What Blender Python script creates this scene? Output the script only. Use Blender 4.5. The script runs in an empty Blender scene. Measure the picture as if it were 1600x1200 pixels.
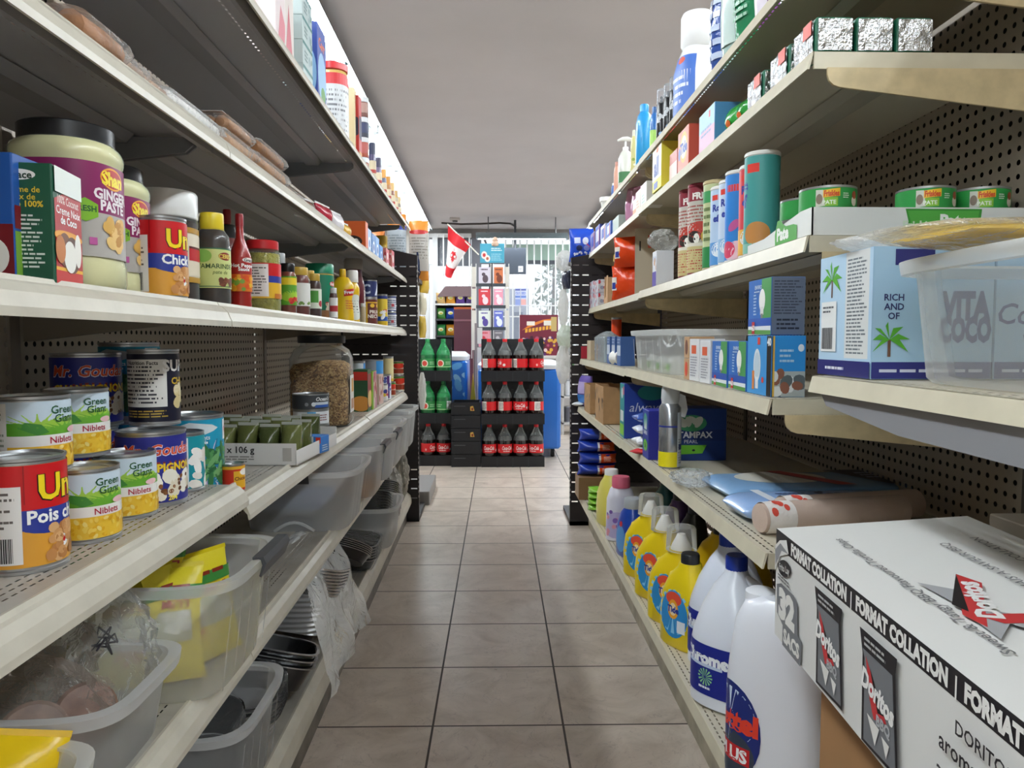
import bpy, math, random
from mathutils import Vector, Matrix, noise
C = bpy.context.scene.collection
S = bpy.context.scene
PI = math.pi
R = math.radians
rnd = random.Random(7)
# ------------------------------------------------ camera
H = .9; F = 1155.
PITCH = math.atan(70 / F); YAW = math.atan(28 / (F / math.cos(PITCH)))
cam = bpy.data.objects.new('camera', bpy.data.cameras.new('camera')); C.objects.link(cam)
cam.data.sensor_width = 36; cam.data.lens = 36 * F / 1600; cam.data.clip_start = .02; cam.data.clip_end = 200
cam.location = (0, 0, H); cam.rotation_euler = (PI / 2 - PITCH, 0, -YAW)
S.camera = cam
# ------------------------------------------------ light and exposure
W = bpy.data.worlds.new('world'); S.world = W; W.use_nodes = True
W.node_tree.nodes['Background'].inputs[0].default_value = (.86, .92, 1, 1)
W.node_tree.nodes['Background'].inputs[1].default_value = .32
S.view_settings.view_transform = 'Standard'; S.view_settings.look = 'None'
S.view_settings.gamma = 1; S.view_settings.use_curve_mapping = False
S.view_settings.exposure = 2.2
TUBE = 15.0
S.cycles.max_bounces = 8; S.cycles.diffuse_bounces = 5; S.cycles.glossy_bounces = 3
S.cycles.transmission_bounces = 4; S.cycles.transparent_max_bounces = 16
S.cycles.caustics_reflective = False; S.cycles.caustics_refractive = False
S.cycles.sample_clamp_indirect = 6
# ------------------------------------------------ geometry of the two runs of shelving
aL = math.atan(12 / F)                      # the left run stands slightly askew to the right one
fw = Vector((math.sin(YAW) * math.cos(PITCH), math.cos(YAW) * math.cos(PITCH), -math.sin(PITCH)))
rt = Vector((math.cos(YAW), -math.sin(YAW), 0)); upv = rt.cross(fw)
def basis(side):
    a = aL if side == 'L' else 0
    return Vector((math.cos(a), math.sin(a), 0)), Vector((-math.sin(a), math.cos(a), 0))
ROT = {'L': aL, 'R': 0.}
def run(side, w, u, z):
    la, ru = basis(side)
    p = la * w + ru * u; return Vector((p.x, p.y, z))
def solve_u(side, px, w, z):                # distance along the run where a line of sight meets it
    la, ru = basis(side); k = (px - 800) / F; A = la * w + Vector((0, 0, z - H))
    return (k * A.dot(fw) - A.dot(rt)) / (ru.dot(rt) - k * ru.dot(fw))
def solve_z(P, py):
    k = (600 - py) / F; A = Vector((P.x, P.y, 0))
    return H + (k * A.dot(fw) - A.dot(upv)) / (upv.z - k * fw.z)
def sight(px, py, Y):                       # point on a line of sight at distance Y into the shop
    r = fw + rt * (px - 800) / F - upv * (py - 600) / F
    return Vector((0, 0, H)) + r * (Y / r.y)
# ------------------------------------------------ materials
_m = {}
def lin(h):
    h = h.lstrip('#')
    if len(h) == 3: h = ''.join(c * 2 for c in h)
    return tuple(((v / 12.92) if v <= .04045 else ((v + .055) / 1.055) ** 2.4) for v in (int(h[i:i + 2], 16) / 255 for i in (0, 2, 4))) + (1,)
def mat(h, rough=.45, metal=0, alpha=1, emit=0, bump=0, bscale=60, var=0, vscale=8, ior=1.45, coat=0):
    key = (h, rough, metal, alpha, emit, bump, bscale, var, vscale, coat)
    if key in _m: return _m[key]
    m = bpy.data.materials.new('surface_' + h.strip('#')); m.use_nodes = True; nt = m.node_tree; N = nt.nodes; Lk = nt.links
    b = N['Principled BSDF']; c = lin(h)
    b.inputs['Base Color'].default_value = c; b.inputs['Roughness'].default_value = rough
    b.inputs['Metallic'].default_value = metal; b.inputs['Alpha'].default_value = alpha
    if coat: b.inputs['Coat Weight'].default_value = coat; b.inputs['Coat Roughness'].default_value = .1
    if emit: b.inputs['Emission Color'].default_value = c; b.inputs['Emission Strength'].default_value = emit
    if bump or var:
        tc = N.new('ShaderNodeTexCoord'); nz = N.new('ShaderNodeTexNoise'); nz.inputs['Detail'].default_value = 4
        Lk.new(tc.outputs['Object'], nz.inputs['Vector'])
        if bump:
            nz.inputs['Scale'].default_value = bscale
            bp = N.new('ShaderNodeBump'); bp.inputs['Strength'].default_value = bump; bp.inputs['Distance'].default_value = .01
            Lk.new(nz.outputs['Fac'], bp.inputs['Height']); Lk.new(bp.outputs['Normal'], b.inputs['Normal'])
        if var:
            n2 = N.new('ShaderNodeTexNoise'); n2.inputs['Scale'].default_value = vscale; n2.inputs['Detail'].default_value = 6
            Lk.new(tc.outputs['Object'], n2.inputs['Vector'])
            mx = N.new('ShaderNodeMixRGB'); mx.inputs[1].default_value = tuple(max(0, v * (1 - var)) for v in c[:3]) + (1,)
            mx.inputs[2].default_value = tuple(min(1, v * (1 + var)) for v in c[:3]) + (1,)
            rp = N.new('ShaderNodeValToRGB'); rp.color_ramp.elements[0].position = .35; rp.color_ramp.elements[1].position = .65
            Lk.new(n2.outputs['Fac'], rp.inputs[0]); Lk.new(rp.outputs[0], mx.inputs[0]); Lk.new(mx.outputs[0], b.inputs['Base Color'])
    _m[key] = m; return m
def clear(h, body=.06, rough=.04, bump=0, bscale=40, fres=.8, glow=0):   # see-through plastic, glass or film
    key = ('clear', h, body, rough, bump, bscale, fres, glow)
    if key in _m: return _m[key]
    m = bpy.data.materials.new('clear_' + h.strip('#')); m.use_nodes = True; nt = m.node_tree; N = nt.nodes; Lk = nt.links; b = N['Principled BSDF']
    b.inputs['Base Color'].default_value = lin(h); b.inputs['Roughness'].default_value = rough
    tr = N.new('ShaderNodeBsdfTransparent'); lw = N.new('ShaderNodeLayerWeight'); lw.inputs['Blend'].default_value = .25; mx = N.new('ShaderNodeMixShader')
    ma = N.new('ShaderNodeMath'); ma.operation = 'MULTIPLY_ADD'; ma.use_clamp = True; ma.inputs[1].default_value = fres; ma.inputs[2].default_value = body
    Lk.new(lw.outputs['Fresnel'], ma.inputs[0]); Lk.new(ma.outputs[0], mx.inputs[0]); Lk.new(tr.outputs[0], mx.inputs[1]); Lk.new(mx.outputs[0], N['Material Output'].inputs[0])
    if glow:
        tl = N.new('ShaderNodeBsdfTranslucent'); tl.inputs[0].default_value = lin(h); m2 = N.new('ShaderNodeMixShader'); m2.inputs[0].default_value = glow
        Lk.new(b.outputs[0], m2.inputs[1]); Lk.new(tl.outputs[0], m2.inputs[2]); Lk.new(m2.outputs[0], mx.inputs[2])
    else: Lk.new(b.outputs[0], mx.inputs[2])
    if bump:
        tc = N.new('ShaderNodeTexCoord'); nz = N.new('ShaderNodeTexNoise'); nz.inputs['Detail'].default_value = 3; nz.inputs['Distortion'].default_value = 1.5; nz.inputs['Scale'].default_value = bscale
        bp = N.new('ShaderNodeBump'); bp.inputs['Strength'].default_value = bump; bp.inputs['Distance'].default_value = .02
        Lk.new(tc.outputs['Object'], nz.inputs['Vector']); Lk.new(nz.outputs['Fac'], bp.inputs['Height'])
        for q in (b, lw): Lk.new(bp.outputs['Normal'], q.inputs['Normal'])
    _m[key] = m; return m
class NT:                                    # tiny math-node helper
    def __init__(s, name):
        s.m = bpy.data.materials.new(name); s.m.use_nodes = True; s.t = s.m.node_tree; s.N = s.t.nodes; s.L = s.t.links
        s.b = s.N['Principled BSDF']; s.out = s.N['Material Output']; s.tc = s.N.new('ShaderNodeTexCoord')
        x = s.N.new('ShaderNodeSeparateXYZ'); s.L.new(s.tc.outputs['Object'], x.inputs[0]); s.xyz = [x.outputs[i] for i in range(3)]
    def op(s, o, a, b=None):
        n = s.N.new('ShaderNodeMath'); n.operation = o
        for i, v in enumerate((a, b)):
            if v is None: continue
            if isinstance(v, (int, float)): n.inputs[i].default_value = v
            else: s.L.new(v, n.inputs[i])
        return n.outputs[0]
    def cell(s, a, pitch, off=0):            # signed distance from the nearest cell centre
        return s.op('SUBTRACT', s.op('FRACT', s.op('DIVIDE', s.op('SUBTRACT', a, off), pitch)), .5)
    def holes(s, mask):                      # open holes where mask = 1
        tr = s.N.new('ShaderNodeBsdfTransparent'); mx = s.N.new('ShaderNodeMixShader')
        s.L.new(mask, mx.inputs[0]); s.L.new(s.b.outputs[0], mx.inputs[1]); s.L.new(tr.outputs[0], mx.inputs[2]); s.L.new(mx.outputs[0], s.out.inputs[0])
def pegmat(name, col, p=.021, r=.0042, a=1, b=2, rough=.5):
    n = NT(name); n.b.inputs['Base Color'].default_value = lin(col); n.b.inputs['Roughness'].default_value = rough
    x = n.op('MULTIPLY', n.cell(n.xyz[a], p), p); y = n.op('MULTIPLY', n.cell(n.xyz[b], p), p)
    d = n.op('ADD', n.op('MULTIPLY', x, x), n.op('MULTIPLY', y, y))
    n.holes(n.op('LESS_THAN', d, r * r)); return n.m
def slotmat(name, col, a, pa, la, b, pb, lb, lo=-9, hi=9, rough=.4, coat=0, var=None):
    n = NT(name); n.b.inputs['Base Color'].default_value = lin(col); n.b.inputs['Roughness'].default_value = rough
    if var:
        nz = n.N.new('ShaderNodeTexNoise'); nz.inputs['Scale'].default_value = 14; nz.inputs['Detail'].default_value = 6
        n.L.new(n.tc.outputs['Object'], nz.inputs['Vector'])
        rp = n.N.new('ShaderNodeValToRGB'); rp.color_ramp.elements[0].position = .3; rp.color_ramp.elements[1].position = .6
        rp.color_ramp.elements[0].color = lin(var); rp.color_ramp.elements[1].color = lin(col)
        n.L.new(nz.outputs['Fac'], rp.inputs[0]); n.L.new(rp.outputs[0], n.b.inputs['Base Color'])
    m1 = n.op('LESS_THAN', n.op('ABSOLUTE', n.cell(n.xyz[a], pa)), la / pa / 2)
    m2 = n.op('LESS_THAN', n.op('ABSOLUTE', n.cell(n.xyz[b], pb)), lb / pb / 2)
    m3 = n.op('MULTIPLY', n.op('GREATER_THAN', n.xyz[b], lo), n.op('LESS_THAN', n.xyz[b], hi))
    n.holes(n.op('MULTIPLY', n.op('MULTIPLY', m1, m2), m3)); return n.m
# ------------------------------------------------ meshes
class MB:
    def __init__(s): s.v = []; s.f = []; s.mi = []; s.mats = []; s.sm = []
    def mid(s, m):
        if isinstance(m, str): m = mat(m)
        if m not in s.mats: s.mats.append(m)
        return s.mats.index(m)
    def add(s, vs, fs, m, smooth=False, M=None):
        k = len(s.v); i = s.mid(m)
        s.v += [tuple(M @ Vector(v)) if M else tuple(v) for v in vs]
        for f in fs: s.f.append([k + j for j in f]); s.mi.append(i); s.sm.append(smooth)
        return s
    def box(s, x0, x1, y0, y1, z0, z1, m, M=None):
        vs = [(x, y, z) for x in (x0, x1) for y in (y0, y1) for z in (z0, z1)]
        return s.add(vs, [(0, 1, 3, 2), (4, 6, 7, 5), (0, 4, 5, 1), (2, 3, 7, 6), (0, 2, 6, 4), (1, 5, 7, 3)], m, M=M)
    def rbox(s, x0, x1, y0, y1, z0, z1, m, r=.004, M=None):   # box with rounded upright edges and chamfered rims
        cx, cy = (x0 + x1) / 2, (y0 + y1) / 2; a, b = (x1 - x0) / 2, (y1 - y0) / 2; r = min(r, a * .9, b * .9, (z1 - z0) * .45)
        def ring(k, z):
            o = []
            for qx, qy, t0 in ((1, -1, -90), (1, 1, 0), (-1, 1, 90), (-1, -1, 180)):
                for t in (0, 45, 90):
                    t = R(t0 + t); o.append((cx + qx * (a - r) + (r - k) * math.cos(t), cy + qy * (b - r) + (r - k) * math.sin(t), z))
            return o
        k = r * .5; rings = [ring(k, z0), ring(0, z0 + k), ring(0, z1 - k), ring(k, z1)]
        return s.rings(rings, m, M=M, smooth=False)
    def rings(s, rings, m, caps=(1, 1), smooth=True, M=None, closed=True):
        n = len(rings[0]); vs = [p for r_ in rings for p in r_]; fs = []
        for i in range(len(rings) - 1):
            for j in range(n if closed else n - 1):
                k = (j + 1) % n; fs.append((i * n + j, i * n + k, (i + 1) * n + k, (i + 1) * n + j))
        if caps[0]: fs.append(tuple(range(n))[::-1])
        if caps[1]: fs.append(tuple((len(rings) - 1) * n + j for j in range(n)))
        return s.add(vs, fs, m, smooth, M)
    def loft(s, secs, m, seg=28, caps=(1, 1), M=None, off=0):
        return s.rings([[lpt(q, 2 * PI * j / seg, off) for j in range(seg)] for q in secs], m, caps, True, M)
    def lathe(s, prof, m, seg=24, M=None, caps=(1, 1)):
        return s.rings([[(r * math.sin(2 * PI * j / seg), -r * math.cos(2 * PI * j / seg), z) for j in range(seg)] for r, z in prof], m, caps, True, M)
    def prism(s, pts, ax, a0, a1, m, M=None):  # polygon extruded along an axis
        def P(p, t): return {0: (t, p[0], p[1]), 1: (p[0], t, p[1]), 2: (p[0], p[1], t)}[ax]
        n = len(pts); vs = [P(p, a0) for p in pts] + [P(p, a1) for p in pts]
        fs = [tuple(range(n)), tuple(range(2 * n - 1, n - 1, -1))] + [(i, (i + 1) % n, n + (i + 1) % n, n + i) for i in range(n)]
        return s.add(vs, fs, m, M=M)
    def tube(s, pts, r, m, seg=8, M=None, caps=(1, 1)):
        pts = [Vector(p) for p in pts]; rings = []
        rr = r if isinstance(r, (list, tuple)) else [r] * len(pts)
        for i, p in enumerate(pts):
            d = (pts[min(i + 1, len(pts) - 1)] - pts[max(i - 1, 0)]).normalized()
            q = Vector((0, 0, 1)) if abs(d.z) < .9 else Vector((1, 0, 0)); a = d.cross(q).normalized(); b = d.cross(a)
            rings.append([tuple(p + (a * math.cos(2 * PI * j / seg) + b * math.sin(2 * PI * j / seg)) * rr[i]) for j in range(seg)])
        return s.rings(rings, m, caps, True, M)
    def grid(s, f, nu, nv, m, smooth=True, M=None):
        vs = [f(i / nu, j / nv) for j in range(nv + 1) for i in range(nu + 1)]; w = nu + 1
        return s.add(vs, [(j * w + i, j * w + i + 1, (j + 1) * w + i + 1, (j + 1) * w + i) for j in range(nv) for i in range(nu)], m, smooth, M)
    def build(s, name, parent=None, ang=38, loc=None):
        me = bpy.data.meshes.new(name); me.from_pydata(s.v, [], s.f)
        for m in s.mats: me.materials.append(m)
        me.polygons.foreach_set('material_index', s.mi); me.polygons.foreach_set('use_smooth', s.sm)
        if any(s.sm): me.set_sharp_from_angle(angle=R(ang))
        me.update(); o = bpy.data.objects.new(name, me); C.objects.link(o)
        if parent: o.parent = parent
        if loc is not None: o.location = loc
        return o
def lpt(q, t, off=0):                        # section (z, rx, ry, n, cx, cy); t = 0 faces -Y, grows towards +X
    z, rx, ry = q[:3]; n = q[3] if len(q) > 3 else 2; cx = q[4] if len(q) > 4 else 0; cy = q[5] if len(q) > 5 else 0
    a, b = math.sin(t), math.cos(t); e = 2 / n
    return (cx + (rx + off) * math.copysign(abs(a) ** e, a), cy - (ry + off) * math.copysign(abs(b) ** e, b), z)
def at_z(secs, z):
    if z <= secs[0][0]: q = secs[0]; return q
    for a, b in zip(secs, secs[1:]):
        if z <= b[0]:
            k = (z - a[0]) / max(1e-9, b[0] - a[0]); L = max(len(a), len(b)); D = (0, 0, 0, 2, 0, 0)
            a = tuple(a) + D[len(a):L]; b = tuple(b) + D[len(b):L]
            return (z,) + tuple(p + (q - p) * k for p, q in zip(a[1:], b[1:]))
    return secs[-1]
# ------------------------------------------------ printed graphics laid on a surface
_txt = {}
def text_mesh(t, bold=0, shear=0):
    k = (t, bold, shear)
    if k in _txt: return _txt[k]
    cu = bpy.data.curves.new('lettering', 'FONT'); cu.body = t; cu.offset = bold; cu.shear = shear; cu.resolution_u = 2; cu.fill_mode = 'FRONT'
    o = bpy.data.objects.new('lettering', cu); C.objects.link(o); bpy.context.view_layer.update()
    me = o.evaluated_get(bpy.context.evaluated_depsgraph_get()).to_mesh()
    vs = [(v.co.x, v.co.y) for v in me.vertices]; fs = [tuple(p.vertices) for p in me.polygons]
    bpy.data.objects.remove(o); bpy.data.curves.remove(cu)
    if vs:
        x0 = min(v[0] for v in vs); x1 = max(v[0] for v in vs); y0 = min(v[1] for v in vs)
        vs = [((x - (x0 + x1) / 2) / .72, (y - (.36)) / .72) for x, y in vs]; wd = (x1 - x0) / .72
    else: wd = 1
    _txt[k] = (vs, fs, wd); return _txt[k]
def deco(mb, mp, ops, fine=1, rough=.4, step=.00009, clip=None):
    lay = [3]
    def put(vs, fs, col, off, cl=True, sub=False):
        if clip and cl: vs = [(min(max(x, clip[0]), clip[1]), min(max(y, clip[2]), clip[3])) for x, y in vs]
        if sub and len(fs) and fine > 1:       # cut large faces so that they follow the curve of the body
            vs = list(vs); tri = [(f[0], f[i], f[i + 1]) for f in fs for i in range(1, len(f) - 1)]; out = []; md = {}
            while tri:
                a = tri.pop(); e = [(abs(vs[a[i]][0] - vs[a[(i + 1) % 3]][0]), i) for i in range(3)]; L_, i = max(e)
                if L_ < .11: out.append(a); continue
                p, q, r = a[i], a[(i + 1) % 3], a[(i + 2) % 3]; k = (min(p, q), max(p, q))
                if k not in md: md[k] = len(vs); vs.append(((vs[p][0] + vs[q][0]) / 2, (vs[p][1] + vs[q][1]) / 2))
                tri += [(p, md[k], r), (md[k], q, r)]
            fs = out
        mb.add([mp(x, y, off) for x, y in vs], fs, mat(col, rough) if isinstance(col, str) else col)
    def rect(x0, y0, x1, y1, col, off):
        n = max(1, int(abs(x1 - x0) * 10 * fine)); k = max(1, int(abs(y1 - y0) * 2 * fine))
        vs = [(x0 + (x1 - x0) * i / n, y0 + (y1 - y0) * j / k) for j in range(k + 1) for i in range(n + 1)]
        put(vs, [(j * (n + 1) + i, j * (n + 1) + i + 1, (j + 1) * (n + 1) + i + 1, (j + 1) * (n + 1) + i) for j in range(k) for i in range(n)], col, off)
    def ell(cx, cy, rx, ry, col, off, seg=24, rot=0, rn=None):
        rn = rn or (1 if fine == 1 else max(1, math.ceil(max(rx, ry) / .06))); vs = [(cx, cy)]; c, s_ = math.cos(rot), math.sin(rot)
        for k in range(1, rn + 1):
            for j in range(seg):
                a = rx * k / rn * math.cos(2 * PI * j / seg); b = ry * k / rn * math.sin(2 * PI * j / seg); vs.append((cx + a * c - b * s_, cy + a * s_ + b * c))
        fs = [(0, 1 + j, 1 + (j + 1) % seg) for j in range(seg)]
        for k in range(rn - 1):
            fs += [(1 + k * seg + j, 1 + (k + 1) * seg + j, 1 + (k + 1) * seg + (j + 1) % seg, 1 + k * seg + (j + 1) % seg) for j in range(seg)]
        put(vs, fs, col, off)
    for o in ops:
        off = step * lay[0]; lay[0] += 1; k = o[0]
        if k == 'r': rect(*o[1:5], o[5], off)
        elif k == 'e': ell(o[1], o[2], o[3], o[4], o[5], off, rot=R(o[6]) if len(o) > 6 else 0)
        elif k == 'p': put(o[1], [tuple(range(len(o[1])))], o[2], off, True, True)
        elif k == 't':
            _, t, cx, cy, h, col = o[:6]; q = o[6] if len(o) > 6 else {}
            vs, fs, wd = text_mesh(t, q.get('b', .012), q.get('i', 0)); sx = q['w'] / wd if 'w' in q else h
            a = R(q.get('a', 0)); c, s_ = math.cos(a), math.sin(a)
            put([(cx + x * sx * c - y * h * s_, cy + x * sx * s_ + y * h * c) for x, y in vs], fs, col, off, False, True)
        elif k == 'l':                        # rows of fine print
            _, x0, y0, x1, y1, n, col = o[:7]; rr = random.Random(int(abs(x0 * 997 + y0 * 131 + n * 17) * 100)); st = (y1 - y0) / n
            for i in range(n):
                x = x0; y = y0 + st * (i + .25); e = x1 - (x1 - x0) * rr.random() * .3
                while x < e:
                    wd = min((x1 - x0) * rr.uniform(.08, .3), e - x); rect(x, y, x + wd, y + st * .45, col, off); x += wd + (x1 - x0) * .03
        elif k == 'b':                        # scattered rounded pieces: seed, box, count, size, elongation, colours
            _, sd, x0, y0, x1, y1, n, sz, el, cols = o; rr = random.Random(sd)
            for i in range(n):
                s_ = sz * rr.uniform(.75, 1.2); ell(rr.uniform(x0, x1), rr.uniform(y0, y1), s_ * el, s_, cols[i % len(cols)], off + i * .000008, 10, rr.uniform(0, PI))
        elif k == 'k':                        # barcode
            _, x0, y0, x1, y1, col = o; rr = random.Random(3); x = x0
            while x < x1:
                wd = (x1 - x0) * rr.choice((.02, .035, .05)); rect(x, y0, min(x + wd, x1), y1, col, off); x += wd + (x1 - x0) * rr.choice((.02, .03))
        elif k == 'm':                        # eleven-point leaf
            _, cx, cy, s_, col = o
            q = [(0, 1), (.2, .62), (.42, .72), (.33, .2), (.6, .48), (.68, .3), (.98, .34), (.86, .08), (1, 0), (.5, -.42), (.56, -.6), (.06, -.52), (.06, -1)]
            q = q + [(-x, y) for x, y in q[::-1] if x > 0]; n = len(q)
            put([(cx, cy)] + [(cx + x * s_, cy + y * s_) for x, y in q], [(0, 1 + j, 1 + (j + 1) % n) for j in range(n)], col, off)
        elif k == 's':                        # sunburst rays
            _, cx, cy, r0, r1, n, col = o
            for j in range(n):
                a = 2 * PI * j / n; d = PI / n * .5
                put([(cx + r0 * math.cos(a - d * .3), cy + r0 * math.sin(a - d * .3)), (cx + r1 * math.cos(a - d), cy + r1 * math.sin(a - d)), (cx + r1 * math.cos(a + d), cy + r1 * math.sin(a + d)), (cx + r0 * math.cos(a + d * .3), cy + r0 * math.sin(a + d * .3))], [(0, 1, 2, 3)], col, off)
def round_map(secs, ang, z0, z1, off0=0):     # u, v in units of the label height, measured around the body
    q = at_z(secs, (z0 + z1) / 2); h = z1 - z0; N_ = 180; T0 = R(ang); cum = [0.]   # even spacing measured round the body
    for i in range(N_):
        a = lpt(q, T0 - PI + 2 * PI * i / N_); c = lpt(q, T0 - PI + 2 * PI * (i + 1) / N_); cum.append(cum[-1] + math.hypot(a[0] - c[0], a[1] - c[1]))
    mid = cum[N_ // 2]; tot = cum[-1]
    def th(sx):
        sx = min(max(mid + sx, 0), tot); lo, hi = 0, N_
        while hi - lo > 1:
            m_ = (lo + hi) // 2
            if cum[m_] <= sx: lo = m_
            else: hi = m_
        return T0 - PI + 2 * PI * (lo + (sx - cum[lo]) / max(1e-9, cum[lo + 1] - cum[lo])) / N_
    def f(u, v, off): return lpt(at_z(secs, z0 + v * h), th(u * h), off0 + off)
    return f
def box_map(x, y, z, ux, uy, nx, ny, h, uz=0, vx=0, vy=0, vz=1):
    def f(u, v, off): return (x + u * h * ux + v * h * vx + nx * off, y + u * h * uy + v * h * vy + ny * off, z + v * h * vz + (off if vz == 0 else 0))
    return f
# ------------------------------------------------ things
def tag(o, label=None, cat=None, group=None, kind=None):
    if label: o['label'] = label
    if cat: o['category'] = cat
    if group: o['group'] = group
    if kind: o['kind'] = kind
    return o
def thing(name, label, cat, loc, rz=0, group=None):
    o = bpy.data.objects.new(name, None); C.objects.link(o); o.location = loc; o.rotation_euler = (0, 0, rz); o.empty_display_size = .05
    return tag(o, label, cat, group)
def copy_tree(o, parent=None):
    c = o.copy(); C.objects.link(c)
    if parent: c.parent = parent
    for ch in [x for x in bpy.data.objects if x.parent == o]: copy_tree(ch, c)
    return c
def clone(o, loc, rz, label, group=None):
    c = copy_tree(o); c.location = loc; c.rotation_euler = (0, 0, rz); c['label'] = label
    if group: c['group'] = group
    elif 'group' in c: pass
    return c
# ================================================ the setting
YB = 10.2; ZC = 2.40; XL = -4.2; XR = 3.4; YN = -3.2
def struct(mb, name): return tag(mb.build(name), kind='structure')
def floor_material():
    n = NT('floor_tiles'); px, py = .304, .3087
    x = n.cell(n.xyz[0], px, .1498); y = n.cell(n.xyz[1], py, 1.674)
    g = n.op('GREATER_THAN', n.op('MAXIMUM', n.op('ABSOLUTE', x), n.op('ABSOLUTE', y)), .4915)
    ix = n.op('FLOOR', n.op('DIVIDE', n.op('SUBTRACT', n.xyz[0], .1498), px)); iy = n.op('FLOOR', n.op('DIVIDE', n.op('SUBTRACT', n.xyz[1], 1.674), py))
    cb = n.N.new('ShaderNodeCombineXYZ'); n.L.new(ix, cb.inputs[0]); n.L.new(iy, cb.inputs[1])
    wn = n.N.new('ShaderNodeTexWhiteNoise'); n.L.new(cb.outputs[0], wn.inputs['Vector'])
    sc = n.N.new('ShaderNodeVectorMath'); sc.operation = 'SCALE'; sc.inputs['Scale'].default_value = 7; n.L.new(wn.outputs['Color'], sc.inputs[0])
    ad = n.N.new('ShaderNodeVectorMath'); n.L.new(n.tc.outputs['Object'], ad.inputs[0]); n.L.new(sc.outputs[0], ad.inputs[1])
    nz = n.N.new('ShaderNodeTexNoise'); nz.inputs['Scale'].default_value = 6; nz.inputs['Detail'].default_value = 9; nz.inputs['Roughness'].default_value = .65; nz.inputs['Distortion'].default_value = 1.2
    n.L.new(ad.outputs[0], nz.inputs['Vector'])
    rp = n.N.new('ShaderNodeValToRGB'); e = rp.color_ramp.elements
    e[0].position = .3; e[0].color = lin('#bcac9d'); e[1].position = .72; e[1].color = lin('#e3d6c9')
    k = e.new(.5); k.color = lin('#d2c4b6'); n.L.new(nz.outputs['Fac'], rp.inputs[0])
    vn = n.N.new('ShaderNodeTexNoise'); vn.inputs['Scale'].default_value = 9; vn.inputs['Detail'].default_value = 3; vn.inputs['Distortion'].default_value = 2.5; n.L.new(ad.outputs[0], vn.inputs['Vector'])
    ve = n.op('LESS_THAN', n.op('ABSOLUTE', n.op('SUBTRACT', vn.outputs['Fac'], .5)), .006)
    m0 = n.N.new('ShaderNodeMixRGB'); n.L.new(n.op('MULTIPLY', ve, .35), m0.inputs[0]); n.L.new(rp.outputs[0], m0.inputs[1]); m0.inputs[2].default_value = lin('#a0918a')
    m1 = n.N.new('ShaderNodeMixRGB'); n.L.new(g, m1.inputs[0]); n.L.new(m0.outputs[0], m1.inputs[1]); m1.inputs[2].default_value = lin('#453b34')
    n.L.new(m1.outputs[0], n.b.inputs['Base Color'])
    rr = n.op('ADD', n.op('MULTIPLY', g, .3), n.op('ADD', n.op('MULTIPLY', nz.outputs['Fac'], .25), .2)); n.L.new(rr, n.b.inputs['Roughness'])
    bp = n.N.new('ShaderNodeBump'); bp.inputs['Strength'].default_value = .35; bp.inputs['Distance'].default_value = .004
    hh = n.op('SUBTRACT', nz.outputs['Fac'], n.op('MULTIPLY', g, 1.)); n.L.new(hh, bp.inputs['Height']); n.L.new(bp.outputs['Normal'], n.b.inputs['Normal'])
    return n.m
fl = MB().box(XL - 1, XR + 1, YN, YB + .3, -.05, 0, floor_material()).build('floor'); tag(fl, kind='structure'); fl.rotation_euler = (0, 0, -R(.35))
wallm = mat('#cfccc6', .7, var=.05, vscale=2)
struct(MB().box(XL, XR, YN, YB + .2, ZC, ZC + .1, mat('#d0cdd0', .75, var=.04, vscale=1.5)), 'ceiling')
struct(MB().box(XL - .1, XL, YN, YB + .2, 0, ZC, wallm), 'wall_left')
struct(MB().box(XR, XR + .1, YN, YB + .2, 0, ZC, wallm), 'wall_right')
struct(MB().box(XL, XR, YN - .1, YN, 0, ZC, wallm), 'wall_rear')
# front wall with the shop window, glass, bars
def XW(px): return sight(px, 450, YB).x
def ZW(py): return sight(760, py, YB).z
wz0, wz1 = ZW(560), ZW(372)
b = MB()
b.box(XL, XW(655), YB, YB + .15, 0, ZC, wallm); b.box(XW(905), XR, YB, YB + .15, 0, ZC, wallm)
b.box(XW(655), XW(905), YB, YB + .15, 0, wz0, wallm); b.box(XW(655), XW(905), YB, YB + .15, wz1, ZC, mat('#8e8b8a', .7))
b.box(XW(737), XW(752), YB - .03, YB + .15, wz0, wz1, mat('#6f7078', .6))
struct(b, 'wall_front')
fr = mat('#dfe1e2', .4)
b = MB()
for x in (XW(668), XW(680)): b.box(x - .03, x + .03, YB - .07, YB, wz0, wz1, fr)
b.box(XW(655), XW(680), YB - .06, YB, ZW(414), ZW(406), fr); b.box(XW(655), XW(737), YB - .06, YB, ZW(366), ZW(372), fr)
struct(b, 'trim_1')
b = MB().box(XW(655), XW(737), YB + .03, YB + .04, wz0, wz1, mat('#e8eef4', .05, alpha=.12)); struct(b, 'window_1')
b = MB().box(XW(752), XW(905), YB + .03, YB + .04, wz0, wz1, mat('#e8eef4', .05, alpha=.12)); struct(b, 'window_2')
gate = thing('window_grille', 'white vertical bar security grille across the shop window', 'window grille', (0, YB - .1, 0))
for px in [661, 664] + list(range(684, 740, 10)) + list(range(790, 904, 11)):
    x = XW(px); MB().box(x - .009, x + .009, -.01, .01, wz0, ZW(368), fr).build('bar', gate)
for py in (495, 478): MB().box(XW(752), XW(905), -.012, .002, ZW(py) - .008, ZW(py) + .008, fr).build('rail', gate)
MB().box(XW(680), XW(737), -.012, .002, ZW(367.5) - .008, ZW(367.5) + .008, fr).build('rail', gate)
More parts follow.
